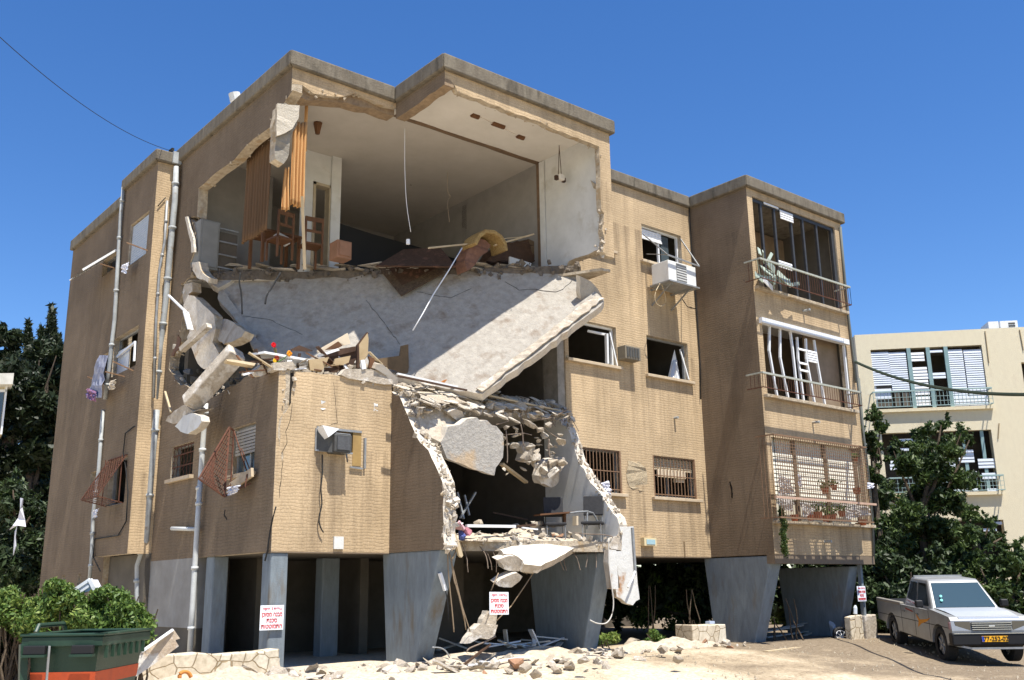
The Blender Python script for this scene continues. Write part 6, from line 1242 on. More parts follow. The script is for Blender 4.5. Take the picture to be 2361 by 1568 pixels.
def solidwall(name, x0, x1, y0, y1, z0, z1, label, cat='wall', mt=STONE):
    mb = MB(); n = max(2, int((x1-x0)/.3)); 
    tops = [z1+random.uniform(-.03, .03) for _ in range(n+1)]
    for i in range(n):
        a, b = x0+(x1-x0)*i/n, x0+(x1-x0)*(i+1)/n
        mb.add([(a, y0, z0), (b, y0, z0), (b, y1, z0), (a, y1, z0), (a, y0, tops[i]), (b, y0, tops[i+1]), (b, y1, tops[i+1]), (a, y1, tops[i])], [(0, 1, 5, 4), (4, 5, 6, 7), (2, 3, 7, 6)]+([(0, 4, 7, 3)] if i == 0 else [])+([(1, 2, 6, 5)] if i == n-1 else []))
    o = mb.obj(name, mt, loc=((x0+x1)/2, (y0+y1)/2, z0)); return tag(bevel(o, .02), label, cat)
solidwall('stone_wall', 5.0, 7.62, 15.05, 15.4, -.3, .37, 'low crazy-paved stone wall running left from the thin grey corner post')
solidwall('stone_pillar', 17.3, 18.45, 14.75, 15.25, -.2, .42, 'low stone-clad pillar in sun left of the tapered right column', 'stone pillar')
xq = [P(zz(11, (q, 900)), 1, 13.9).x for q in (785, 900, 1010)]
solidwall('stone_pillar', xq[0], xq[1], 13.9, 14.07, -.2, .50, 'low stone-clad pillar beside the thin pole behind the pickup', 'stone pillar')
solidwall('concrete_block', xq[1]+.03, xq[2], 13.85, 14.2, -.2, .50, 'plain grey block right of the thin pole behind the pickup', 'block', CHUNK)
bt = tag(MB().tube([P(zz(11, (822, 745)), 1, 13.95), P(zz(11, (822, 690)), 1, 13.95), P(zz(11, (822, 665)), 1, 13.95)], [.05, .05, .02], 8).obj('water_bottle', mat('clear_plastic', (.55, .6, .65), rough=.1)), 'clear bottle standing on the stone pillar by the thin pole', 'bottle')
tag(MB().box(P(zz(12, (900, 1247)), 1, 15.0), (.09, .06, .03)).obj('small_carton', mat('pale_blue_carton', (.35, .42, .55))), 'small bluish carton on top of the stone pillar left of the tapered column', 'carton')
# thin pole with sign
stick(P(zz(11, (858, 285)), 1, 14.0), P(zz(11, (915, 930)), 1, 14.0), .09, PILE, 'thin_pole', 'thin grey pole leaning slightly behind the pickup, with the small warning sign', 'pole', .09)
# planks under the right block
def gp(q, k=11, z=.02): return P(zz(k, q), 2, z)
PLK = 'boards piled under the right block'
for a, b, w_, z1_, z2_, l_ in (((0, 905), (330, 850), .14, .2, .35, 'upper left board of the pile under the right block'), ((0, 960), (520, 880), .14, .12, .22, 'longest grey board lying in the pile under the right block'), ((0, 1000), (420, 960), .14, .06, .08, 'lowest board of the pile under the right block'), ((215, 1000), (520, 870), .12, .06, .4, 'pale board slanting up against the upright post'), ((290, 1000), (420, 930), .06, .04, .2, 'short pale batten in front of the slanting board'), ((100, 880), (500, 800), .14, .3, .5, 'board at the back of the pile, raised at the right'), ((450, 930), (500, 1005), .08, .25, .03, 'short board propping the slanting board')):
    y = 15.2; stick(P(zz(11, a), 1, 15.3), P(zz(11, b), 1, 15.3+random.uniform(-.1, .3)), w_, mat('grey_board', (.48, .46, .40), (.34, .32, .28), 5, stretch=(1, 1, 1)), 'grey_board', l_, 'board', .03)
stick(P(zz(11, (590, 370)), 1, 15.3), P(zz(11, (550, 975)), 1, 15.1), .14, mat('brown_post', (.20, .15, .10), (.14, .1, .07), 6), 'wooden_post', 'brown timber post standing under the right block', 'post', .14)
stick(P(zz(11, (0, 1095)), 1, 13.2), P(zz(11, (640, 1015)), 1, 14.0), .12, WOOD, 'long_plank', 'long pale plank lying on the ground before the right columns', 'plank', .05)
rock(P(zz(11, (628, 875)), 1, 14.7)+V((0, 0, -.02)), .24, 'white sack standing against the column beside the black wheel', None, [rockmesh('white_sack', mat('sack_white', (.55, .6, .68), (.45, .5, .58), 5, .8, .5, 8), (.8, .7, 1.25), 26, .12)], (0, 0, .3), 'sack', 'white_sack')
# small wheel lying against the sack
wc = P(zz(11, (705, 955)), 1, 14.2); wh = thing('buggy_wheel', 'small black-tyred wheel leaning beside the white sack', 'wheel', wc)
def torus(mb, c, R, r, M=Matrix.Identity(3), n=28, m=8, sx=1):
    vs = [c+M @ V(((R+r*math.cos(b))*math.cos(a), (R+r*math.cos(b))*math.sin(a), r*math.sin(b)*sx)) for a in [6.28318*i/n for i in range(n)] for b in [6.28318*j/m for j in range(m)]]
    return mb.add(vs, [(i*m+j, i*m+(j+1) % m, ((i+1) % n)*m+(j+1) % m, ((i+1) % n)*m+j) for i in range(n) for j in range(m)])
WMx = Euler((rad(62), 0, rad(-20))).to_matrix()
torus(MB(), wc, .22, .045, WMx).obj('tyre', RUBBER, wh, smooth=True)
mb = MB(); 
for k in range(8): mb.bar(wc, wc+WMx @ V((.2*math.cos(k*.785), .2*math.sin(k*.785), 0)), .02, .01)
torus(mb, wc, .17, .012, WMx, 20, 6).obj('rim', WHITEM, wh)
# ------------------------------------------------------------------ pale leaning slab beside the bin
chunkobj('leaning_slab', [P(q, 1, 12.9) for q in zz(16, (1610, 1320), (1625, 1080), (1680, 1025), (1850, 920), (2050, 752), (2125, 860), (2070, 880), (2110, 950), (1900, 1110), (1750, 1220))], (.05, .16, 0), [mat('stained_slab', (.52, .44, .34), (.36, .27, .19), 6, .95, .7, 14, c3=(.6, .57, .52), s3=3, t3=.55), CHUNKW],
         'stained slab with white top edge leaning up right of the green bin', 'concrete slab', amp=.012)
stick(P(zz(16, (1675, 1018)), 1, 12.86), P(zz(16, (2045, 758)), 1, 12.86), .05, WHITEM, 'white_strip', 'white trim along the top edge of the slab beside the bin', 'strip')
# ------------------------------------------------------------------ dumpster
BG = mat('bin_green', (.014, .038, .024), (.022, .05, .032), 4, .45, .1, 30, c3=(.06, .09, .07), s3=2, t3=.62, w3=.2); BO = mat('bin_orange', (.50, .075, .02), (.38, .06, .02), 7, .6, c3=(.08, .06, .04), s3=9, t3=.66)
BF, BRt = V((math.sin(YAW), math.cos(YAW), 0)), V((math.cos(YAW), -math.sin(YAW), 0))
bc = PD((52, 1462), 10.5); bc2 = PD((238, 1462), 10.5); bw = (bc2-bc).dot(BRt); bz = bc.z; g0 = -.42
bo = V((bc.x, bc.y, 0)); bn = thing('rubbish_bin', 'big green wheeled rubbish bin with an orange band at the lower left', 'rubbish bin', (bo.x+.5, bo.y+.7, g0))
def BQ(r, d, z): return bo+BRt*r+BF*d+V((0, 0, z))
dp = 1.35; tz = bz
def frustum(mb, z0, z1, i0, i1, mi=0, faces=True, th=0):   # i: inset at z
    a = [BQ(i0, i0, z0), BQ(bw-i0, i0, z0), BQ(bw-i0, dp-i0, z0), BQ(i0, dp-i0, z0)]; b = [BQ(i1, i1, z1), BQ(bw-i1, i1, z1), BQ(bw-i1, dp-i1, z1), BQ(i1, dp-i1, z1)]
    return mb.add(a+b, [(0, 1, 5, 4), (1, 2, 6, 5), (2, 3, 7, 6), (3, 0, 4, 7)], mi)
mb = MB(); frustum(mb, g0+.2, tz-.12, .15, .06); frustum(mb, tz-.10, g0+.2, .10, .18, 0); mb.add([BQ(.15, .15, g0+.2), BQ(bw-.15, .15, g0+.2), BQ(bw-.15, dp-.15, g0+.2), BQ(.15, dp-.15, g0+.2)], [(0, 1, 2, 3)])
body = mb.obj('body', BG, bn)
zo1 = PD(zz(16, (700, 1268)), 10.5).z; zo0 = zo1-.13
i_ = lambda z: .15+(.06-.15)*(z-(g0+.2))/((tz-.12)-(g0+.2))-.006
mb = MB(); frustum(mb, zo0, zo1, i_(zo0), i_(zo1)); mb.obj('orange_band', BO, bn)
def ring(z0, z1, o, w_):
    mb = MB()
    for a, b in ((BQ(-o, -o, 0), BQ(bw+o, -o, 0)), (BQ(bw+o, -o, 0), BQ(bw+o, dp+o, 0)), (BQ(bw+o, dp+o, 0), BQ(-o, dp+o, 0)), (BQ(-o, dp+o, 0), BQ(-o, -o, 0))):
        d_ = (b-a).normalized(); inn_ = V((-d_.y, d_.x, 0)); a2, b2 = a+inn_*w_+d_*w_*0, b+inn_*w_
        a0, b0 = a, b
        mb.add([a0+V((0, 0, z0)), b0+V((0, 0, z0)), b2+V((0, 0, z0)), a2+V((0, 0, z0)), a0+V((0, 0, z1)), b0+V((0, 0, z1)), b2+V((0, 0, z1)), a2+V((0, 0, z1))], [(0, 1, 2, 3), (7, 6, 5, 4), (0, 4, 5, 1), (2, 6, 7, 3)])
    return mb
bevel(ring(tz-.03, tz, .015, .10).obj('rim', BG, bn), .01); bevel(ring(tz-.13, tz-.032, .0, .06).obj('rim_skirt', BG, bn), .01)
for r_ in (.06, bw-.28): bevel(MB().box(BQ(r_+.1, -.035, tz-.16), (.11, .03, .045), 0, Matrix.Rotation(-YAW, 3, 'Z')).obj('lift_pocket', BLACK, bn), .01); MB().box(BQ(r_+.1, -.045, tz-.215), (.12, .035, .012), 0, Matrix.Rotation(-YAW, 3, 'Z')).obj('pocket_lip', BG, bn)
MB().tube([BQ(-.03, .35, tz), BQ(-.03, .4, tz+.07), BQ(-.03, 1.0, tz+.07), BQ(-.03, 1.05, tz)], .025, 8).obj('handle', BG, bn)
for k in range(7): MB().box(BQ(bw+.0, .12+k*.17, tz-.19), (.018, .012, .06), 0, Matrix.Rotation(-YAW, 3, 'Z')).obj('rib', BG, bn)
MB().bar(BQ(.02, .0, tz-.1), BQ(.08, .04, g0+.25), .07).obj('side_post', BG, bn)
MB().bar(BQ(.30, -.03, tz-.12), BQ(.27, .07, g0+.2), .02).obj('lifting_cord', STEEL, bn)
for r_, d_ in ((.15, .2), (bw-.15, .2), (.15, dp-.2), (bw-.15, dp-.2)): torus(MB(), BQ(r_, d_, g0+.10), .06, .04, Euler((rad(90), 0, .3)).to_matrix(), 16, 6).obj('wheel', RUBBER, bn)
# ------------------------------------------------------------------ ground rubble
def gp2(x, y): return P((x, y), 2, .0)
def scatter(n, fx, sr, label, group, meshes=ROCKS):
    for i in range(n):
        x, y = fx(); s = random.uniform(*sr)*(1 if random.random() < .85 else 1.6)
        rock((x, y, gz(x, y)+s*.25), s, label, group, meshes)
heapmesh(12.3, 14.7, 3.0, .9, .22, -.02, 'crushed_rubble', 'pale crushed rubble spread under the hole', 30)
heapmesh(16.2, 14.6, 1.9, .45, .25, -.02, 'crushed_rubble', 'ridge of dust along the opening right of the second big column', 24)
heapmesh(9.0, 14.6, 2.0, .5, .16, -.03, 'crushed_rubble', 'strip of crushed plaster before the first opening', 24)
heapmesh(6.0, 13.6, 1.4, .8, .30, -.04, 'crushed_rubble', 'mound of broken stone beside the leaning slab', 24)
scatter(85, lambda: (random.uniform(10.0, 14.2), 14.4-abs(random.gauss(0, .55))), (.05, .19), 'concrete lump in the ground rubble under the hole', 'ground rubble under the hole', ROCKS+FLATS[:4]+BRICKR)
scatter(55, lambda: (random.uniform(7.6, 10.5), 14.7-abs(random.gauss(0, .45))), (.04, .17), 'concrete lump on the ground before the first opening', 'ground rubble before the first opening', ROCKS+FLATS[:3])
scatter(26, lambda: (random.uniform(5.0, 7.6), random.uniform(12.9, 14.6)), (.05, .22), 'pale stone in the mound beside the leaning slab', 'stones beside the leaning slab', ROCKS)
scatter(34, lambda: (random.uniform(13.8, 18.8), 14.6-abs(random.gauss(0, .35))), (.035, .14), 'small stone along the dust ridge at the right opening', 'stones along the dust ridge', ROCKS+BRICKR)
for q, s, l_ in ((zz(12, (190, 1462)), .16, 'squarish block at the foot of the second big column'), (zz(12, (270, 1460)), .12, 'round block right of the squarish block at the second big column'), (zz(12, (635, 1395)), .15, 'dark-shaded stone in the opening left of the stone pillar'), (zz(12, (720, 1450)), .12, 'stone lying free on the dust left of the stone pillar'), (zz(12, (455, 1365)), .2, 'long slab on top of the dust ridge'),
                 (zz(13, (1230, 1460)), .15, 'pale block in front of the rubble under the hole'), (zz(13, (1330, 1510)), .12, 'brownish stone nearest the camera under the hole'), (zz(14, (540, 1500)), .22, 'big pale lump at the foot of the thin corner post')):
    c = P(q, 2, .08 if s > .13 else .02); rock(c, s, l_, None, ROCKS[:1]+ROCKS[2:3])
for a, b, w_, mt, l_, y in ((((735, 1440)), ((1285, 1362)), .05, WHITEM, 'long thin white strip across the ground rubble', 13.9), (((800, 1545)), ((1100, 1535)), .05, WHITEM, 'white strip on the ground closest to the camera', 13.2), (((450, 1400)), ((680, 1530)), .14, CHUNKW, 'pale flat beam lying at the foot of the left big column', 13.6),
                         (((845, 1405)), ((1000, 1430)), .06, WHITEM, 'short white strip under the long thin white strip', 13.8), (((1280, 1130)), ((1390, 1370)), .12, PLAST, 'board leaning in the dark opening near the second big column', 15.0), (((1060, 1130)), ((1075, 1260)), .10, mat('grey_board', (.26, .25, .22)), 'upright board stub in the dark opening under the hole', 15.2), (((930, 1260)), ((700, 1440)), .05, DWOOD, 'dark batten slanting down from the rough dangling lump', 13.9), (((1180, 1270)), ((1290, 1330)), .2, mat('grey_board', (.26, .25, .22)), 'grey board lying in the shade of the opening', 15.0)):
    stick(P(zz(13, a), 1, y), P(zz(13, b), 1, y), w_, mt, 'loose_board', l_, 'board', .03)
for i in range(14):
    x = random.uniform(11.4, 13.9); y = random.uniform(14.8, 15.9); a = random.uniform(0, 3.1); l_ = random.uniform(.25, .6)
    stick((x-math.cos(a)*l_, y-math.sin(a)*l_*.4, .12+random.uniform(0, .15)), (x+math.cos(a)*l_, y+math.sin(a)*l_*.4, .16+random.uniform(0, .25)), random.uniform(.05, .14), random.choice((WHITEM, PLAST, mat('grey_board', (.26, .25, .22)))), 'broken_lath', 'broken lath in the shaded rubble under the hole', 'lath', .025, group='broken laths under the hole')
wire(13, 13.9, ((430, 1285), (500, 1290), (550, 1320), (580, 1375)), .012, STEEL, 'bent pale rod in the rubble by the left big column', 'rod', 'metal_rod')
wire(13, 13.9, ((730, 1320), (760, 1290), (880, 1240), (980, 1190)), .014, RB_, 'bent rebar around the rough dangling lump')
wire(16, 12.6, ((2125, 1330), (2130, 1280), (2180, 1255), (2230, 1270), (2260, 1320)), .025, mat('orange_hose', (.5, .2, .05)), 'orange hose loop on the stones beside the leaning slab', 'hose', 'hose')
# ================================================================== TREES
def leafmat(nm, a, b, c, tr=.25):
    m = bpy.data.materials.new(nm); m.use_nodes = True; t = m.node_tree; L = t.links.new; bs = t.nodes['Principled BSDF']; bs.inputs['Roughness'].default_value = .55; bs.inputs['Specular IOR Level'].default_value = .35
    g = nd(t, 'ShaderNodeNewGeometry'); n = nd(t, 'ShaderNodeTexNoise', Scale=1.1, Detail=4); L(g.outputs['Position'], n.inputs['Vector'])
    ad = nd(t, 'ShaderNodeMath', operation='MULTIPLY_ADD'); L(g.outputs['Random Per Island'], ad.inputs[0]); ad.inputs[1].default_value = .45; L(n.outputs['Fac'], ad.inputs[2])
    r = nd(t, 'ShaderNodeValToRGB'); r.color_ramp.elements[0].position = .38; r.color_ramp.elements[0].color = (*a, 1); r.color_ramp.elements[1].position = 1.0; r.color_ramp.elements[1].color = (*c, 1); e = r.color_ramp.elements.new(.68); e.color = (*b, 1)
    L(ad.outputs[0], r.inputs[0]); L(r.outputs[0], bs.inputs['Base Color'])
    tl = nd(t, 'ShaderNodeBsdfTranslucent'); L(r.outputs[0], tl.inputs[0]); ms = nd(t, 'ShaderNodeMixShader'); ms.inputs[0].default_value = tr
    L(bs.outputs[0], ms.inputs[1]); L(tl.outputs[0], ms.inputs[2]); L(ms.outputs[0], t.nodes['Material Output'].inputs[0]); return m
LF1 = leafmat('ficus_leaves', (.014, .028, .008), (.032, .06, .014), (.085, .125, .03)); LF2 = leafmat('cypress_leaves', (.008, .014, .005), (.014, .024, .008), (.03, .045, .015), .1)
LF3 = leafmat('hedge_leaves', (.04, .08, .015), (.09, .16, .03), (.22, .27, .06)); LF4 = leafmat('shade_leaves', (.010, .018, .006), (.02, .036, .011), (.05, .08, .022), .12)  # last set: greens darkened to put tree shade into the leaves
BARK = mat('bark', (.12, .09, .06), (.07, .05, .035), 9, .95, .8, 20)
def leaves(name, cl, n, size, mt, parent=None, elong=1.6, shell=.55, up=0):
    """cl: clusters (centre, (rx,ry,rz)); leaves are small folded quads spread through them"""
    cs = np.array([c for c, _ in cl], float); rs = np.array([r for _, r in cl], float); wgt = (rs.prod(axis=1))**(2/3); wgt /= wgt.sum()
    k = RNG.choice(len(cl), n, p=wgt); d = RNG.normal(size=(n, 3)); d /= np.linalg.norm(d, axis=1)[:, None]; rr = shell+(1-shell)*RNG.random(n)**.7
    rr = np.where(RNG.random(n) < .25, RNG.random(n), rr)
    pos = cs[k]+d*rs[k]*rr[:, None]*(1+.15*RNG.normal(size=(n, 1)))
    u = RNG.normal(size=(n, 3))+d*.3; u[:, 2] += up; u /= np.linalg.norm(u, axis=1)[:, None]
    w_ = np.cross(u, RNG.normal(size=(n, 3))+d); w_ /= np.linalg.norm(w_, axis=1)[:, None]
    s = size*(.6+.8*RNG.random(n))[:, None]
    v = np.stack([pos-u*s*elong, pos-w_*s*.55, pos+u*s*elong, pos+w_*s*.55], axis=1).reshape(-1, 3)
    me = bpy.data.meshes.new(name); me.vertices.add(4*n); me.vertices.foreach_set('co', v.astype(np.float32).ravel())
    me.loops.add(4*n); me.loops.foreach_set('vertex_index', np.arange(4*n, dtype=np.int32)); me.polygons.add(n); me.polygons.foreach_set('loop_start', np.arange(0, 4*n, 4, dtype=np.int32)); me.polygons.foreach_set('loop_total', np.full(n, 4, dtype=np.int32))
    me.update(calc_edges=True); me.materials.append(mt); o = bpy.data.objects.new(name, me); C.objects.link(o)
    if parent: adopt(o, parent)
    return o
def branchy(mb, a, b, r0, r1, sub=0):
    pts = [a.lerp(b, t)+V([random.uniform(-1, 1)*(b-a).length*.04 for _ in range(3)])*(0 < t < 1) for t in (0, .25, .5, .75, 1)]
    mb.tube(pts, [r0+(r1-r0)*t for t in (0, .25, .5, .75, 1)], 7); return pts
def tree(label, blobs, Z, base, leaf, n, size, mt=LF1, name='leafy_tree', zs=.9, tr=.18, elong=1.5, group=None, jit=1):
    """blobs: (px, py, radius px[, dz]) read off the photo, spread in depth around distance Z"""
    g = PD((base, 1370), Z); g.z = -.2; t = thing(name, label, 'tree', g, group); cl = []
    for q in blobs:
        zz_ = Z+(q[3] if len(q) > 3 else random.uniform(-1, 1)*jit); c = PD(q[:2], zz_); r = q[2]/2270*zz_
        for _ in range(7):
            d = V((random.gauss(0, 1), random.gauss(0, 1), random.gauss(0, 1))).normalized()*r*random.uniform(.2, .8); cl.append((tuple(c+d), (r*random.uniform(.3, .6),)*2+(r*random.uniform(.28, .55)*zs,)))
    for q in blobs:
        if name in ('leafy_tree', 'thicket', 'bushy_tree'):
            for _ in range(5):
                a_ = random.uniform(0, 6.28); r_ = q[2]*random.uniform(.95, 1.3); c = PD((q[0]+r_*math.cos(a_), q[1]-abs(r_*math.sin(a_))*random.choice((1, 1, -1))), Z+random.uniform(-.8, .8)); k_ = q[2]/2270*Z*random.uniform(.1, .22); cl.append((tuple(c), (k_, k_, k_*1.3)))
    leaves('crown', cl, n, size, mt, t, elong)
    mb = MB(); mid = PD((base, min(q[1] for q in blobs)*.45+max(q[1] for q in blobs)*.55), Z); branchy(mb, g-V((0, 0, .3)), mid, tr, tr*.55)
    for q in blobs[::max(1, len(blobs)//9)]:
        branchy(mb, g.lerp(mid, random.uniform(.35, 1)), PD(q[:2], Z+(q[3] if len(q) > 3 else 0)), tr*.4, .02)
    mb.obj('trunk', BARK, t); return t
# right side trees
tree('tall leafy ficus tree between the damaged block and the beige neighbour', [(2170, 980, 22), (2125, 1000, 20), (2215, 1000, 20), (2105, 1030, 26), (2150, 1035, 42), (2195, 1040, 34), (2235, 1015, 16), (2085, 1080, 36), (2140, 1090, 50), (2190, 1100, 40), (2060, 1040, 22), (2110, 1150, 50), (2160, 1160, 52), (2240, 1110, 20), (2075, 1200, 50), (2130, 1220, 60), (2190, 1225, 45), (2060, 1260, 50), (2110, 1280, 60), (2175, 1290, 60), (2040, 1140, 26), (2220, 1170, 24)], 31, 2130, .1, 34000, .06, jit=1.4)
tree('slender shoot of tree just right of the damaged block with sprigs against the neighbour wall', [(2012, 962, 20), (2030, 985, 16), (2005, 1010, 22), (2015, 1050, 22), (2010, 1100, 26), (2022, 1150, 30), (2015, 1210, 36), (2020, 1270, 42)], 29, 2015, .1, 7000, .07, jit=.6)
tree('lower branch tree with ragged top in front of the neighbour ground floor', [(2245, 1190, 18), (2280, 1205, 16), (2235, 1225, 28), (2270, 1250, 24), (2240, 1275, 34), (2210, 1290, 50), (2310, 1240, 12)], 28, 2250, .1, 9000, .06, jit=.8)
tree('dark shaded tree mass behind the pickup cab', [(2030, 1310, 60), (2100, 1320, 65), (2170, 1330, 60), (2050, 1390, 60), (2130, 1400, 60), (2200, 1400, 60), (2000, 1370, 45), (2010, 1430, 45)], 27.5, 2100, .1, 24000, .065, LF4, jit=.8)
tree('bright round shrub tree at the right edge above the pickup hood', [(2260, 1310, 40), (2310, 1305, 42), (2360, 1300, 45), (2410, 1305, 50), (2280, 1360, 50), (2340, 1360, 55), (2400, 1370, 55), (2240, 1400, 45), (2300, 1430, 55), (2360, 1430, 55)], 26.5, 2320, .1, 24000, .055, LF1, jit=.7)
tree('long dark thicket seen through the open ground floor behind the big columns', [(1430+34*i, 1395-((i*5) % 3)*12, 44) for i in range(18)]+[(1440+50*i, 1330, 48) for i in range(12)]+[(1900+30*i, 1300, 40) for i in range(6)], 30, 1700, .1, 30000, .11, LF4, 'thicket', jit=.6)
# left side trees
CYP = 'dark cypresses behind the left wall'
def cypress(px, top, bot, w_, Z, label, n=22000):
    g = PD((px, 1370), Z); g.z = -.2; t = thing('cypress_tree', label, 'tree', g, CYP); cl = []; m = 34
    for i in range(m):
        f = i/(m-1); wr = w_*min(1, .16+1.7*f**.8); c = PD((px+random.uniform(-.25, .25)*wr, top+(bot-top)*f+6), Z); r = wr/2270*Z
        for k in range(3): cl.append((tuple(c+V((random.uniform(-.4, .4)*r, random.uniform(-.4, .4)*r, random.uniform(-.3, .3)*r))), (r*.62, r*.62, r*1.5)))
    leaves('crown', cl, n, .10, LF2, t, 1.9, .3, 1.2); mb = MB(); branchy(mb, g-V((0, 0, .3)), PD((px, top+60), Z), .16, .04); mb.obj('trunk', BARK, t); return t
cypress(118, 700, 1130, 27, 40, 'tallest cypress, just left of the building edge'); cypress(66, 738, 1130, 20, 42, 'slim pointed cypress left of the tallest one')
cypress(96, 752, 1130, 26, 41, 'cypress shoulder filling between the two pointed cypresses'); cypress(137, 770, 1130, 14, 40.5, 'small cypress tip touching the building edge')
tree('rounded dark conifer at the far left edge', [(10, 785, 38), (-10, 830, 55), (25, 850, 45), (0, 900, 70), (40, 950, 60), (0, 1000, 70), (60, 900, 40)], 43, 5, .1, 26000, .14, LF2, 'conifer_tree', 1, .3)
tree('broad dark tree filling the gap left of the building', [(60, 900, 55), (110, 880, 50), (70, 960, 65), (120, 950, 50), (40, 1040, 70), (100, 1040, 60), (50, 1120, 70), (110, 1120, 55), (20, 1190, 60), (80, 1200, 60), (120, 1180, 30), (130, 820, 30), (90, 830, 45), (50, 850, 40)], 36, 70, .1, 42000, .12, LF2, 'broad_tree', 1, .3)
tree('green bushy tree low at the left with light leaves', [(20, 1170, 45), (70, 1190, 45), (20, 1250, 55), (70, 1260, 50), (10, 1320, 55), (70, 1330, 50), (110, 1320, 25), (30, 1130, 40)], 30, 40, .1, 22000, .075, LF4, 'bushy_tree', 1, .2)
# scrap of plastic in the left tree
sc_ = P((0, 0), 2, 3) if False else PD((40, 1205), 27.5)
o = MB().add([PD(q, 27.5+random.uniform(-.1, .1)) for q in ((48, 1148), (54, 1150), (52, 1170), (58, 1200), (60, 1215), (40, 1212), (22, 1222), (30, 1212), (42, 1195), (47, 1175), (30, 1280), (36, 1260), (34, 1225))], [(0, 1, 2, 9), (2, 3, 8, 9), (3, 4, 5, 8), (5, 6, 7, 8), (5, 12, 11, 10)]).obj('plastic_scrap', CLOTH_W)
o.modifiers.new('t', 'SOLIDIFY').thickness = .02; tag(o, 'torn white plastic sheet caught in the left trees', 'plastic scrap')
# front hedge at left
def hedge(name, label, pts, Z, n, size, mt, rz=.5, group=None):
    c0 = PD(pts[0][:2], Z); t = thing(name, label, 'hedge', (c0.x, c0.y, gz(c0.x, c0.y)), group); cl = []
    for q in pts:
        z_ = Z+(q[3] if len(q) > 3 else random.uniform(-.3, .3)); c = PD(q[:2], z_); r = q[2]/2270*z_; cl.append((tuple(c), (r*1.1, r*1.1, r*.9)))
    leaves('foliage', cl, n, size, mt, t, 1.3, .4)
    mb = MB()
    for q in pts[::2]:
        c = PD(q[:2], Z); g = V((c.x, c.y, gz(c.x, c.y)-.1)); 
        for _ in range(3): branchy(mb, g+V((random.uniform(-.2, .2), random.uniform(-.2, .2), 0)), c+V((random.uniform(-.3, .3), random.uniform(-.2, .2), 0)), .02, .008)
    mb.obj('stems', BARK, t); return t
hp = []
for i in range(17):
    px = -20+i*21; tp = 1372-14*math.sin(i*1.1)+(-16 if 5 < i < 10 else 0)+(8 if i < 2 else 0)+(12 if i > 14 else 0); hp += [(px+random.uniform(-6, 6), tp+12+random.uniform(-6, 6), random.uniform(9, 20)) for _ in range(4)]+[(px+8, tp+38, 30), (px, tp+50, 30), (px+8, tp+72, 26), (px+random.uniform(-8, 8), tp+random.uniform(-2, 5), 8)]
hedge('clipped_hedge', 'bright green leafy hedge behind the green bin', hp, 13.2, 48000, .026, LF3)
hp2 = [(-15+i*15, 1480+j*30, 24) for i in range(5) for j in range(3)]
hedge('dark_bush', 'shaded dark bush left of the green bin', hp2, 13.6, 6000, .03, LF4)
hedge('small_shrub', 'little weedy shrub in the dark opening right of the second big column', [(x_*.7671, y_*.7671, r_*.77) for x_, y_, r_ in ((1965, 1905, 14), (1955, 1935, 20), (1985, 1925, 16), (1945, 1945, 12))], 22.0, 1500, .03, LF3)
hedge('small_shrub', 'low sunlit weeds against the shaded side of the second big column', [(1395, 1475, 14), (1415, 1470, 13), (1378, 1478, 10)], 21.0, 1200, .03, LF3)
def zat(px, py, y): q = P((px, py), 1, y); return q.x*BF.x+q.y*BF.y
hedge('background_shrub', 'dark shrubs in the shade at the back of the open ground floor on the right', [(px, py, r_, zat(px, py, 20.5)-24) for px, py, r_ in ((1500, 1350, 30), (1540, 1400, 36), (1590, 1360, 34), (1480, 1420, 30), (1600, 1430, 34), (1790, 1340, 26), (1830, 1380, 36), (1870, 1330, 26), (1800, 1420, 30), (1560, 1460, 30))], 24, 9000, .06, LF3)
v_ = [(zz(9, q)[0], zz(9, q)[1], r_) for q, r_ in (((480, 1060), 12), ((490, 1110), 14), ((500, 1160), 14), ((490, 1210), 13), ((500, 1260), 12), ((495, 1310), 10), ((510, 1345), 7))]
t = thing('hanging_vine', 'green vine hanging from the caged balcony over the corner of the right block', 'vine', P(zz(9, (480, 1060)), 1, YD-.4)); cl = [(tuple(P(q[:2], 1, YD-.38)), (.09, .07, .13)) for q in v_]
leaves('foliage', cl, 2200, .022, LF1, t, 1.3, .3); MB().tube([P(q[:2], 1, YD-.36) for q in v_], .01, 5).obj('stems', BARK, t)
# perforated white frame above the hedge
wf = thing('plastic_crate', 'white ribbed plastic crate lying on top of the hedge', 'crate', PD(zz(16, (1000, 260)), 13.4))
a, b, c_, d_ = [PD(zz(16, q), 13.3) for q in ((850, 310), (1065, 165), (1125, 285), (900, 340))]
MB().bar(a, b, .04).bar(a-V((0, 0, .08)), b-V((0, 0, .08)), .03).bar(b, c_, .05).bar(a, d_, .03).obj('frame', WHITEM, wf); MB().prism([a, b, c_, d_], BF*.25).obj('panel', CLOTH_W, wf)
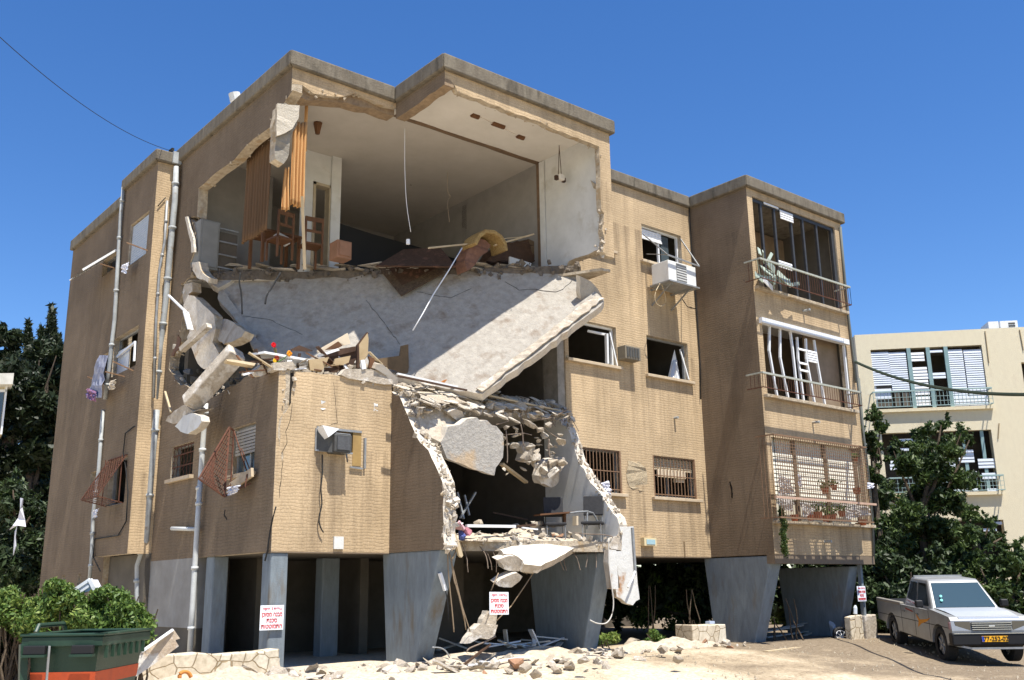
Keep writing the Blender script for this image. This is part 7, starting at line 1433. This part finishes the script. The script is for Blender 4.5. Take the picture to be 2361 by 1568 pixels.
# ================================================================== NEIGHBOUR BUILDINGS
NB = thing('apartment_building', 'beige plastered apartment block with white shutters on the right', 'building', (0, 0, 0))
NW = mat('beige_stucco', (.72, .64, .46), (.68, .60, .43), 8, .95, .35, 40, c3=(.54, .46, .33), s3=1.0, t3=.6, w3=.3, stretch=(1, 1, .5)); NS = mat('grey_stucco', (.20, .22, .20), (.17, .18, .16), 4)
O = PD((1975, 1344), 37.0); O.z = 0; ang = -(YAW+rad(8.0)); ex = V((math.cos(ang), math.sin(ang), 0)); en = V((ex.y, -ex.x, 0))     # along the front, and outward normal
def NP(p): 
    q = PP(p, O, en); return ((q-O).dot(ex), q.z)
def NV(u, z, d=0): return O+ex*u+V((0, 0, z))+en*d
roofz = NP(zz(10, (175, 137)))[1]
def nbox(mb, u0, u1, d0, d1, z0, z1, mi=0):
    vs = [NV(u, z, d) for u in (u0, u1) for d in (d0, d1) for z in (z0, z1)]
    return mb.add(vs, [(0, 1, 3, 2), (4, 6, 7, 5), (0, 4, 5, 1), (2, 3, 7, 6), (0, 2, 6, 4), (1, 5, 7, 3)], mi)
def nr(k, tl, br): a = NP(zz(k, tl)); b = NP(zz(k, br)); return (a[0], b[0], b[1], a[1])
W_ = [nr(10, (280, 245), (1145, 650)), nr(10, (360, 850), (1215, 1270)), nr(10, (840, 1485), (1265, 1740)), nr(10, (1372, 335), (1600, 560))]
W_[3] = (W_[3][0], W_[3][0]+2, W_[3][2], W_[3][3]); W_[2] = (W_[1][0], W_[1][1], W_[2][3]-2.0, W_[2][3])
us = NP((1973, 800))[0]
def nholed(outer, holes, d0, d1):     # wall with holes on the neighbour's front (built in local u,z then mapped)
    m2 = MB().holed([V((u, 0, z)) for u, z in outer], [[V((r[0], 0, r[2])), V((r[1], 0, r[2])), V((r[1], 0, r[3])), V((r[0], 0, r[3]))] for r in holes], (0, .3, 0), 0, 1)
    m2.v = [tuple(NV(v[0], v[2], -v[1])) for v in m2.v]; m2.m = [0]*len(m2.m); return m2
nholed([(us, -.5), (us+26, -.5), (us+26, roofz), (us, roofz)], W_, 0, .3).obj('wall', NW, NB)
nbox(MB(), us, us+.3, -14, -.301, -.5, roofz).obj('side_wall', NS, NB)
nbox(MB(), us+.3, us+26, -14, -.301, roofz-.4, roofz-.35).obj('roof', CONC, NB)
nbox(MB(), us+.3, us+26, -2.2, -2.1, -.5, roofz-.5).obj('interior_wall', DARKR, NB)
BS = mat('blue_white_shutter', (.62, .66, .72), (.56, .60, .66), 3, .5)
def nslat(u0, u1, z0, z1, d=-.05, mt=BS, nm='shutter_slats', h=.085):
    mb = MB(); n = max(1, int((z1-z0)/h))
    for i in range(n): a = z0+i*h; mb.add([NV(u0, a, d), NV(u1, a, d), NV(u1, a+h*.14, d+.015), NV(u0, a+h*.14, d+.015), NV(u1, a+h*.92, d), NV(u0, a+h*.92, d)], [(0, 1, 2, 3), (3, 2, 4, 5)])
    return mb.obj(nm, mt, NB)
NFR = mat('teal_frame', (.25, .36, .36), (.2, .3, .3), 5, .5); GR = mat('louvre_green_grey', (.42, .46, .42), rough=.6)
def nq(tl, br): return nr(10, tl, br)
for tl, br in (((278, 262), (438, 500)), ((412, 262), (568, 535)), ((818, 243), (1000, 650)), ((955, 243), (1140, 650)), ((450, 500), (565, 535))):
    r = nq(tl, br); nslat(r[0], r[1], r[2], r[3]); nbox(MB(), r[0], r[1], -.09, -.07, r[2], r[3]).obj('shutter_panel', BS, NB)
for tl, br, m_ in (((285, 500), (440, 655), BS), ((325, 503), (437, 526), DARKR), ((330, 603), (441, 650), DARKR), ((452, 537), (508, 650), DARKR), ((514, 537), (570, 650), DARKR)):
    r = nq(tl, br); k_ = -.075 if m_ is BS else -.065; nbox(MB(), r[0], r[1], k_-.02, k_, r[2], r[3]).obj('shutter_panel' if m_ is BS else 'window_pane', m_, NB)
for tl, br in (((553, 262), (676, 325)), ((560, 360), (700, 455)), ((580, 455), (712, 570)), ((690, 395), (830, 450)), ((312, 525), (435, 545)), ((318, 565), (440, 600)), ((690, 245), (805, 262)), ((595, 575), (720, 648)), ((860, 565), (1140, 640))):
    r = nq(tl, br); nslat(r[0], r[1], r[2], r[3], -.04, BS if br[0] < 500 or tl[0] > 800 or tl[0] == 690 else WHITEM, 'louvre_slats', .12)
for tl, br in (((490, 890), (612, 908)), ((498, 945), (615, 975)), ((420, 1045), (498, 1115)), ((645, 1010), (750, 1110)), ((800, 1020), (905, 1115)), ((915, 965), (1040, 1060)), ((1060, 1030), (1190, 1100)), ((935, 1120), (1060, 1170)), ((1090, 1130), (1200, 1180)), ((1130, 1255), (1210, 1270)), ((880, 1250), (1070, 1270)), ((1130, 1498), (1240, 1512)), ((1100, 1530), (1200, 1560))):
    r = nq(tl, br); nslat(r[0], r[1], r[2], r[3], -.06, BS, 'shutter_slats', .12)
mb = MB()
for px in (545, 685, 815): r = nq((px-3, 245), (px+4, 650)); nbox(mb, r[0], r[0]+.14, -.08, .0, W_[0][2], W_[0][3])
for px in (640, 910, 1045): r = nq((px-7, 850), (px+7, 1270)); nbox(mb, r[0]+.2, r[0]+.32, -.12, -.07, W_[1][2], W_[1][3])
mb.obj('window_frame', NFR, NB)
def nrail(r, x0, x1, zt, zb):
    mb = MB(); a = NV(x0, zt, .45); b = NV(x1, zt, .45); mb.bar(a, b, .05).bar(NV(x0, zb, .45), NV(x1, zb, .45), .03).bar(NV(x0, zt, .45), NV(x0, zt, 0), .04).bar(NV(x1, zt, .45), NV(x1, zt, 0), .04).bar(NV(x0, zb, .45), NV(x0, zb, 0), .03).bar(NV(x1, zb, .45), NV(x1, zb, 0), .03)
    n = int((x1-x0)/.13)
    for i in range(n+1): x = x0+(x1-x0)*i/n; mb.bar(NV(x, zb, .45), NV(x, zt, .45), .014)
    for z in (.3, .6): mb.bar(NV(x0, zb+(zt-zb)*z, .45), NV(x1, zb+(zt-zb)*z, .45), .014)
    mb.obj('balcony_railing', mat('teal_rail', (.33, .44, .42), (.28, .38, .36), 5, .5), NB)
for w0, (tl, br) in ((W_[0], ((280, 570), (1160, 690))), (W_[1], ((400, 1185), (1245, 1320)))):
    q = nq(tl, br); s_ = (36.0)/37; nrail(w0, q[0], q[1]-.05, q[3], w0[2]+.02); nbox(MB(), w0[0]-.1, w0[1]+.1, -.2, .12, w0[2]-.12, w0[2]).obj('window_sill', NW, NB)
mb = MB()
for px in ((1110, 110), (1360, 100)):
    a = NP(zz(10, px)); b = NP(zz(10, (px[0]+28, 340 if px[0] < 1200 else 250))); mb.bar(NV(a[0], a[1], .02), NV(b[0], b[1], .02), .03)
a = NP(zz(10, (1212, 778))); b = NP(zz(10, (1205, 890))); mb.bar(NV(a[0], a[1], .02), NV(b[0], b[1], .02), .03); mb.obj('wall_conduit', mat('beige_conduit', (.36, .28, .17)), NB)
# roof units
for k, (tl, br, l_) in enumerate((((1180, 88), (1258, 108), 'white rooftop box left of the grilled unit on the beige block'), ((1265, 72), (1400, 108), 'wide rooftop air conditioner with louvres on the beige block'))):
    r = nq(tl, br); ru = thing('rooftop_unit', l_, 'rooftop unit', NV(r[0], roofz, -1)); nbox(MB(), r[0], r[1], -1.5, -.6, roofz-.36, roofz+.42).obj('casing', WHITEM, ru)
    if k: 
        for j in range(3): nbox(MB(), r[0]+.3, r[1]-.1, -.6, -.585, roofz+.08+j*.1, roofz+.14+j*.1).obj('vent', ACD, ru)
# pale building at the left edge
LB = thing('apartment_building', 'pale building with a flat white roof slab cut by the left edge', 'building', PD((0, 1344), 34))
LO = PD((-24, 1344), 34); LO.z = 0; LBD = V((LO.x, LO.y, 0)).normalized(); LBD = (LBD-BRt*.05).normalized(); lx = BRt
def lbox(mb, u0, u1, d0, d1, z0, z1):
    vs = [LO+lx*u+LBD*d+V((0, 0, z)) for u in (u0, u1) for d in (d0, d1) for z in (z0, z1)]
    return mb.add(vs, [(0, 1, 3, 2), (4, 6, 7, 5), (0, 4, 5, 1), (2, 3, 7, 6), (0, 2, 6, 4), (1, 5, 7, 3)])
def lz(y): return PD((10, y), 34).z
lbox(MB(), -6, 0, -.6, 6, lz(893), lz(868)).obj('roof', mat('roof_white', (.62, .60, .54), (.5, .48, .42), 4), LB)
lbox(MB(), -6, -.15, 0, 5, lz(1002), lz(893)).obj('wall', NW, LB); lbox(MB(), -6, -.25, -.02, 5, -.2, lz(1003)).obj('wall', NW, LB)
lbox(MB(), -1.5, -.25, -.06, -.021, lz(995), lz(900)).obj('window_pane', GLASS, LB)
lbox(MB(), -.22, -.15, -.1, -.03, lz(1002), lz(893)).obj('window_frame', WHITEM, LB); lbox(MB(), -1.6, -.15, -.1, -.03, lz(905), lz(899)).obj('window_frame', WHITEM, LB); lbox(MB(), -.75, -.7, -.1, -.03, lz(1000), lz(905)).obj('window_frame', WHITEM, LB); lbox(MB(), -1.6, -.1, -.15, -.02, lz(1090), lz(1080)).obj('window_sill', WHITEM, LB)
# ================================================================== PICKUP
SIL = mat('silver_paint', (.33, .34, .345), (.25, .25, .245), 3, .34, metal=.3, spec=.5); SILH = mat('silver_hood_lit', (.52, .55, .59), (.48, .51, .55), 2, .3, metal=.35, spec=.6); SILD = mat('dusty_silver', (.26, .245, .21), (.22, .20, .17), 5, .5, metal=.1)  # hood paint lighter than the body, sun glare put into its colour
TG = mat('tinted_glass', (.012, .014, .014), rough=.05, spec=.9); WG = mat('windshield_glass', (.035, .06, .075), rough=.03, spec=.8)
PLATE = mat('plate_yellow', (.85, .42, .02), rough=.5); ORN = mat('decal_orange', (.65, .28, .04)); DECR = mat('decal_red', (.35, .06, .03)); CHR = mat('chrome', (.55, .57, .60), None, rough=.2, metal=.9)
pf = PD((2186, 1526.5), 21.8); PK = thing('pickup_truck', 'silver double-cab pickup with orange door decal parked facing the street', 'pickup truck', pf)
fw_ = -BF; hd = math.atan2(-2.22, -2.0)
PM = Matrix.Translation(pf+V((0, 0, 0))) @ Matrix.Rotation(hd, 4, 'Z') @ Matrix.Translation((-.0, -.0, 0))
# local: x forward (front axle x=0), y left; right-hand wheels are on image left => origin at the image-left front wheel
W2 = .80
def PT(x, y, z): return PM @ V((x, y+W2-.12, z+.17*(-min(x, 0))/3.0))
def pk(mb, nm, mt, bv=0, smooth=False, seg=3, par=None):
    mb.v = [tuple(PT(*v)) for v in mb.v]; o = mb.obj(nm, mt, par or PK, smooth=False)
    if bv: bevel(o, bv, seg); 
    if smooth: o.data.polygons.foreach_set('use_smooth', [True]*len(o.data.polygons))
    return o
def sides(prof, w0, w1=None):      # loft a side profile between y=-w and y=+w; per-vertex half width
    n = len(prof); ws = w0 if isinstance(w0, list) else [w0]*n
    vs = [(x, -w_, z) for (x, z), w_ in zip(prof, ws)]+[(x, w_, z) for (x, z), w_ in zip(prof, ws)]
    mb = MB().add(vs, [])
    tri = tessellate_polygon([[V((x, 0, z)) for x, z in prof]])
    for t in tri: mb.f += [tuple(t), tuple(n+i for i in reversed(t))]; mb.m += [0, 0]
    for i in range(n): j = (i+1) % n; mb.f.append((i, j, n+j, n+i)); mb.m.append(0)
    return mb
def arch(cx_, r, z0, n=9, z_=.36): return [(cx_+r*math.cos(a), z_+r*math.sin(a)) for a in np.linspace(0, math.pi, n)] if False else [(cx_+r*math.cos(a), z_+r*math.sin(a)) for a in np.linspace(math.pi, 0, n)]
prof = [(-3.95, .55), (-3.40, .52)]+arch(-2.95, .42, .45)+[(-2.45, .40), (-.52, .36)]+arch(0, .42, .45)+[(.50, .42), (.72, .45), (.74, .66), (.70, .86), (.62, .93), (.2, .99), (-.42, 1.05), (-.62, 1.02), (-2.22, 1.02), (-2.24, 1.02), (-3.97, 1.02)]
body = pk(sides(prof, W2), 'body', SIL, .07, seg=4)
# hood crown
pk(MB().add([(.66, -.62, .92), (.66, .62, .92), (-.45, .68, 1.07), (-.45, -.68, 1.07), (.1, -.66, 1.03), (.1, .66, 1.03), (.68, -.6, .80), (.68, .6, .80)], [(0, 1, 5, 4), (4, 5, 2, 3), (6, 7, 1, 0)]), 'hood', SILH, .0)
# cab: greenhouse
bt_ = [(-.42, -.72, 1.04), (-.42, .72, 1.04), (-2.16, .74, 1.02), (-2.16, -.74, 1.02)]; tp_ = [(-.98, -.56, 1.60), (-.98, .56, 1.60), (-2.02, .57, 1.62), (-2.02, -.57, 1.62)]
mp_ = [(-1.05, -.55, 1.64), (-1.05, .55, 1.64), (-1.95, .54, 1.66), (-1.95, -.54, 1.66)]
cab = pk(MB().add(bt_+tp_+mp_, [(0, 1, 5, 4), (1, 2, 6, 5), (2, 3, 7, 6), (3, 0, 4, 7), (4, 5, 9, 8), (5, 6, 10, 9), (6, 7, 11, 10), (7, 4, 8, 11), (8, 9, 10, 11)]), 'cab', SIL, .05, seg=4)
def face(a, b, c, d, i0, i1, j0, j1, out):    # rect inside a quad a(bl) b(br) c(tr) d(tl)
    a, b, c, d = map(V, (a, b, c, d)); f = lambda u, v_: a.lerp(b, u).lerp(d.lerp(c, u), v_)+V(out)
    return [f(i0, j0), f(i1, j0), f(i1, j1), f(i0, j1)]
pk(MB().add(face(bt_[0], bt_[1], tp_[1], tp_[0], .05, .95, .05, .93, (.012, 0, .008)), [(0, 1, 2, 3)]), 'windshield', WG)
for sgn, A, B_, C_, D_ in ((-1, bt_[3], bt_[0], tp_[0], tp_[3]), (1, bt_[2], bt_[1], tp_[1], tp_[2])):
    pk(MB().add(face(A, B_, C_, D_, .09, .44, .08, .90, (0, sgn*.012, .004)), [(0, 1, 2, 3)]), 'side_window', TG)
    pk(MB().add(face(A, B_, C_, D_, .50, .90, .08, .90, (0, sgn*.012, .004)), [(0, 1, 2, 3)]), 'side_window', TG)
pk(MB().add(face(bt_[2], bt_[3], tp_[3], tp_[2], .1, .9, .1, .88, (-.012, 0, .004)), [(0, 1, 2, 3)]), 'rear_window', TG)
# bed opening
pk(MB().bb(-3.9, -2.3, -.70, .70, 1.0, 1.035), 'bed_floor', BLACK)
for y_ in (-.76, .76): pk(MB().bb(-3.97, -2.24, y_-.05, y_+.05, 1.0, 1.07), 'bed_rail', SILD, .02)
# side panels & door lines on the visible side (image left = local -y?)
for sgn in (-1, 1):
    mb = MB()
    for x in (-.50, -1.36, -2.22): mb.bb(x-.006, x+.006, sgn*(W2+.001)-.002, sgn*(W2+.001)+.002, .42, 1.0)
    mb.bb(-3.9, .6, sgn*(W2+.001)-.003, sgn*(W2+.001)+.003, .70, .715); pk(mb, 'panel_gap', BLACK)
    pk(MB().bb(-1.25, -1.10, sgn*W2-.02, sgn*W2+.02, .87, .90), 'door_handle', SILD, .005); pk(MB().bb(-2.12, -1.97, sgn*W2-.02, sgn*W2+.02, .87, .90), 'door_handle', SILD, .005)
    pk(MB().bb(-.72, -.60, sgn*(W2+.04), sgn*(W2+.20), 1.06, 1.22), 'wing_mirror', BLACK, .03)
    y_ = sgn*(W2+.004)
    pk(MB().prism([(-1.30, y_, .90), (-1.02, y_, .78), (-.60, y_, .82), (-.38, y_, .87), (-.62, y_, .77), (-.95, y_, .70), (-1.20, y_, .60), (-1.12, y_, .74)], (0, sgn*.002, 0)), 'decal', ORN)
    pk(MB().prism([(-1.9, y_, .97), (-1.45, y_, .93), (-1.42, y_, .90), (-1.9, y_, .94)], (0, sgn*.002, 0)), 'decal', DECR)
    # wheels
    for x in (0, -2.95):
        cc = V((x, sgn*(W2-.13), .36)); g_ = MB()
        vs = []; n = 28
        for k in range(n):
            a = 6.28318*k/n
            for yy, rr in ((-.11, .22), (-.12, .31), (-.09, .36), (.09, .36), (.12, .31), (.11, .22)): vs.append((cc.x+rr*math.cos(a), cc.y+yy, cc.z+rr*math.sin(a)))
        g_.add(vs, [(k*6+j, k*6+j+1, ((k+1) % n)*6+j+1, ((k+1) % n)*6+j) for k in range(n) for j in range(5)])
        ty = pk(g_, 'wheel', RUBBER)
        r_ = MB().tube([(cc.x, cc.y-.06, cc.z), (cc.x, cc.y+.06, cc.z)], .22, 20)
        for k in range(5): a = k*1.2566; r_.box((cc.x+.12*math.cos(a), cc.y+sgn*.075, cc.z+.12*math.sin(a)), (.08, .012, .025), 0, Matrix.Rotation(-a, 3, 'Y'))
        pk(r_, 'rim', STEEL, par=ty)
    pk(MB().tube([(0, sgn*.5, .36), (0, sgn*.3, .36)], .1, 8), 'axle_stub', BLACK)
pk(MB().bb(-3.7, .5, -.66, .66, .30, .56), 'underbody', BLACK)
# front end
pk(MB().bb(.60, .82, -.84, .84, .36, .62), 'bumper', BLACK, .04); pk(MB().bb(.822, .832, -.8, .8, .60, .615), 'bumper_trim', CHR)
pk(MB().bb(.71, .755, -.40, .40, .66, .83), 'grille', BLACK, .01)
for k in range(4): pk(MB().bb(.755, .765, -.40, .40, .675+k*.042, .69+k*.042), 'grille_bar', CHR)
pk(MB().bb(.765, .772, -.06, .06, .73, .76), 'emblem', CHR, .01)
for sgn in (-1, 1):
    h_ = pk(MB().add([(.74, sgn*.42, .66), (.74, sgn*.42, .84), (.72, sgn*.72, .84), (.72, sgn*.72, .67), (.60, sgn*.80, .84), (.60, sgn*.80, .68)], [(0, 1, 2, 3), (3, 2, 4, 5)]), 'headlight', mat('headlight_lens', (.10, .09, .07), rough=.2, spec=.5))
    pk(MB().bb(.60, .70, sgn*.79-.03, sgn*.79+.03, .68, .83), 'indicator', mat('indicator_lens', (.35, .22, .22), rough=.2), .01)
pk(MB().bb(.825, .84, -.26, .26, .44, .555), 'number_plate', PLATE); pk(MB().bb(.841, .843, -.26, -.215, .445, .55), 'plate_band', mat('plate_blue', (.02, .06, .35)))
tp = text('77-252-02', .12, BLACK, PM @ Matrix.Translation((.844, W2-.12+.02, .497)) @ Matrix(((0, 0, 1, 0), (1, 0, 0, 0), (0, 1, 0, 0), (0, 0, 0, 1))), PK)
pk(MB().add([(.7, -.78, .40), (.9, -.5, .34), (.9, .5, .34), (.7, .78, .40), (.7, -.78, .36), (.9, -.5, .30), (.9, .5, .30), (.7, .78, .36)], [(0, 1, 5, 4), (1, 2, 6, 5), (2, 3, 7, 6)]), 'front_lip', STEEL)
for y_ in (-.35, .3): pk(MB().bar((-.45, y_-.28, 1.075), (-.5, y_+.3, 1.12), .015), 'wiper', BLACK)
for x, y_ in ((-.62, -.45), (-.55, -.47)): pk(MB().tube([(x+.02, y_, 1.30 if x < -.6 else 1.22), (x+.03, y_, 1.305 if x < -.6 else 1.225)], .03, 8), 'sticker', mat('sticker_green', (.2, .55, .5)))
pk(MB().bb(-1.9, -1.85, -.55, .55, 1.66, 1.69), 'roof_bar', SIL)

# fine gravel and dust crumbs over the whole forecourt
gm = MB()
for i in range(4200):
    x = random.uniform(4.5, 27); y = 14.6-6.5*random.random()**1.5
    if x > 17: y = random.uniform(8.5, 14)
    s_ = .006+.03*random.random()**4; z = gz(x, y)+s_*.3; a = random.uniform(0, 6.28); c_, n_ = math.cos(a)*s_, math.sin(a)*s_; k = random.uniform(.4, 1)
    gm.add([(x+c_, y+n_, z-.02), (x-n_*k, y+c_*k, z-.02), (x-c_, y-n_, z-.02), (x+n_*k, y-c_*k, z-.02), (x+random.uniform(-.3, .3)*s_, y+random.uniform(-.3, .3)*s_, z+s_*.7)], [(0, 1, 4), (1, 2, 4), (2, 3, 4), (3, 0, 4)])
tag(gm.obj('gravel', mat('gravel_tan', (.42, .36, .27), (.30, .25, .18), 8)), 'fine gravel and plaster crumbs strewn over the forecourt', 'gravel', None, 'stuff')
# ================================================================== GROUND
def build_ground():
    xs = np.concatenate([np.linspace(-300, -10, 12), np.arange(-8, 34, .35), np.linspace(36, 400, 14)])
    ys = np.concatenate([np.linspace(-60, -2, 8), np.arange(0, 20, .3), np.linspace(21, 500, 16)])
    vs = []
    for y in ys:
        for x in xs:
            z = gz(x, y)
            if -6 < x < 33 and 0 < y < 18: z += .025*math.sin(x*1.7+y)*math.sin(y*1.3)
            vs.append((x, y, z))
    nx = len(xs)
    fs = [(j*nx+i, j*nx+i+1, (j+1)*nx+i+1, (j+1)*nx+i) for j in range(len(ys)-1) for i in range(nx-1)]
    me = bpy.data.meshes.new('ground'); me.from_pydata(vs, [], fs); me.polygons.foreach_set('use_smooth', [True]*len(fs))
    o = bpy.data.objects.new('ground', me); C.objects.link(o); o['kind'] = 'structure'
    m = bpy.data.materials.new('dusty_ground'); m.use_nodes = True; t = m.node_tree; L = t.links.new; b = t.nodes['Principled BSDF']
    b.inputs['Roughness'].default_value = .97; b.inputs['Specular IOR Level'].default_value = .15
    tc = nd(t, 'ShaderNodeTexCoord')
    sp = nd(t, 'ShaderNodeSeparateXYZ'); L(tc.outputs['Object'], sp.inputs[0])
    # asphalt brown at the far right, pale dust in front of the ruin
    n1 = nd(t, 'ShaderNodeTexNoise', Scale=.55, Detail=7, Roughness=.65); L(tc.outputs['Object'], n1.inputs['Vector'])
    ma = nd(t, 'ShaderNodeMath', operation='MULTIPLY_ADD'); L(sp.outputs[0], ma.inputs[0]); ma.inputs[1].default_value = -.075; ma.inputs[2].default_value = 1.08
    mc = nd(t, 'ShaderNodeMath', operation='ADD'); L(ma.outputs[0], mc.inputs[0])
    m2 = nd(t, 'ShaderNodeMath', operation='MULTIPLY'); L(n1.outputs['Fac'], m2.inputs[0]); m2.inputs[1].default_value = 1.5; L(m2.outputs[0], mc.inputs[1])
    r = nd(t, 'ShaderNodeValToRGB'); r.color_ramp.elements[0].position = .42; r.color_ramp.elements[0].color = (.225, .18, .13, 1)
    r.color_ramp.elements[1].position = .95; r.color_ramp.elements[1].color = (.62, .54, .42, 1)
    e = r.color_ramp.elements.new(.62); e.color = (.38, .31, .22, 1); L(mc.outputs[0], r.inputs[0])
    n2 = nd(t, 'ShaderNodeTexNoise', Scale=13, Detail=8, Roughness=.75); L(tc.outputs['Object'], n2.inputs['Vector'])
    r2 = nd(t, 'ShaderNodeValToRGB'); r2.color_ramp.elements[0].position = .3; r2.color_ramp.elements[0].color = (.50, .47, .42, 1); r2.color_ramp.elements[1].position = .7; r2.color_ramp.elements[1].color = (1.15, 1.15, 1.15, 1); L(n2.outputs['Fac'], r2.inputs[0])
    mx = nd(t, 'ShaderNodeMixRGB', blend_type='MULTIPLY'); mx.inputs[0].default_value = 1; L(r.outputs[0], mx.inputs[1]); L(r2.outputs[0], mx.inputs[2]); L(mx.outputs[0], b.inputs['Base Color'])
    bp = nd(t, 'ShaderNodeBump', Strength=.8, Distance=.03); L(n2.outputs['Fac'], bp.inputs['Height']); L(bp.outputs[0], b.inputs['Normal'])
    me.materials.append(m)
build_ground()
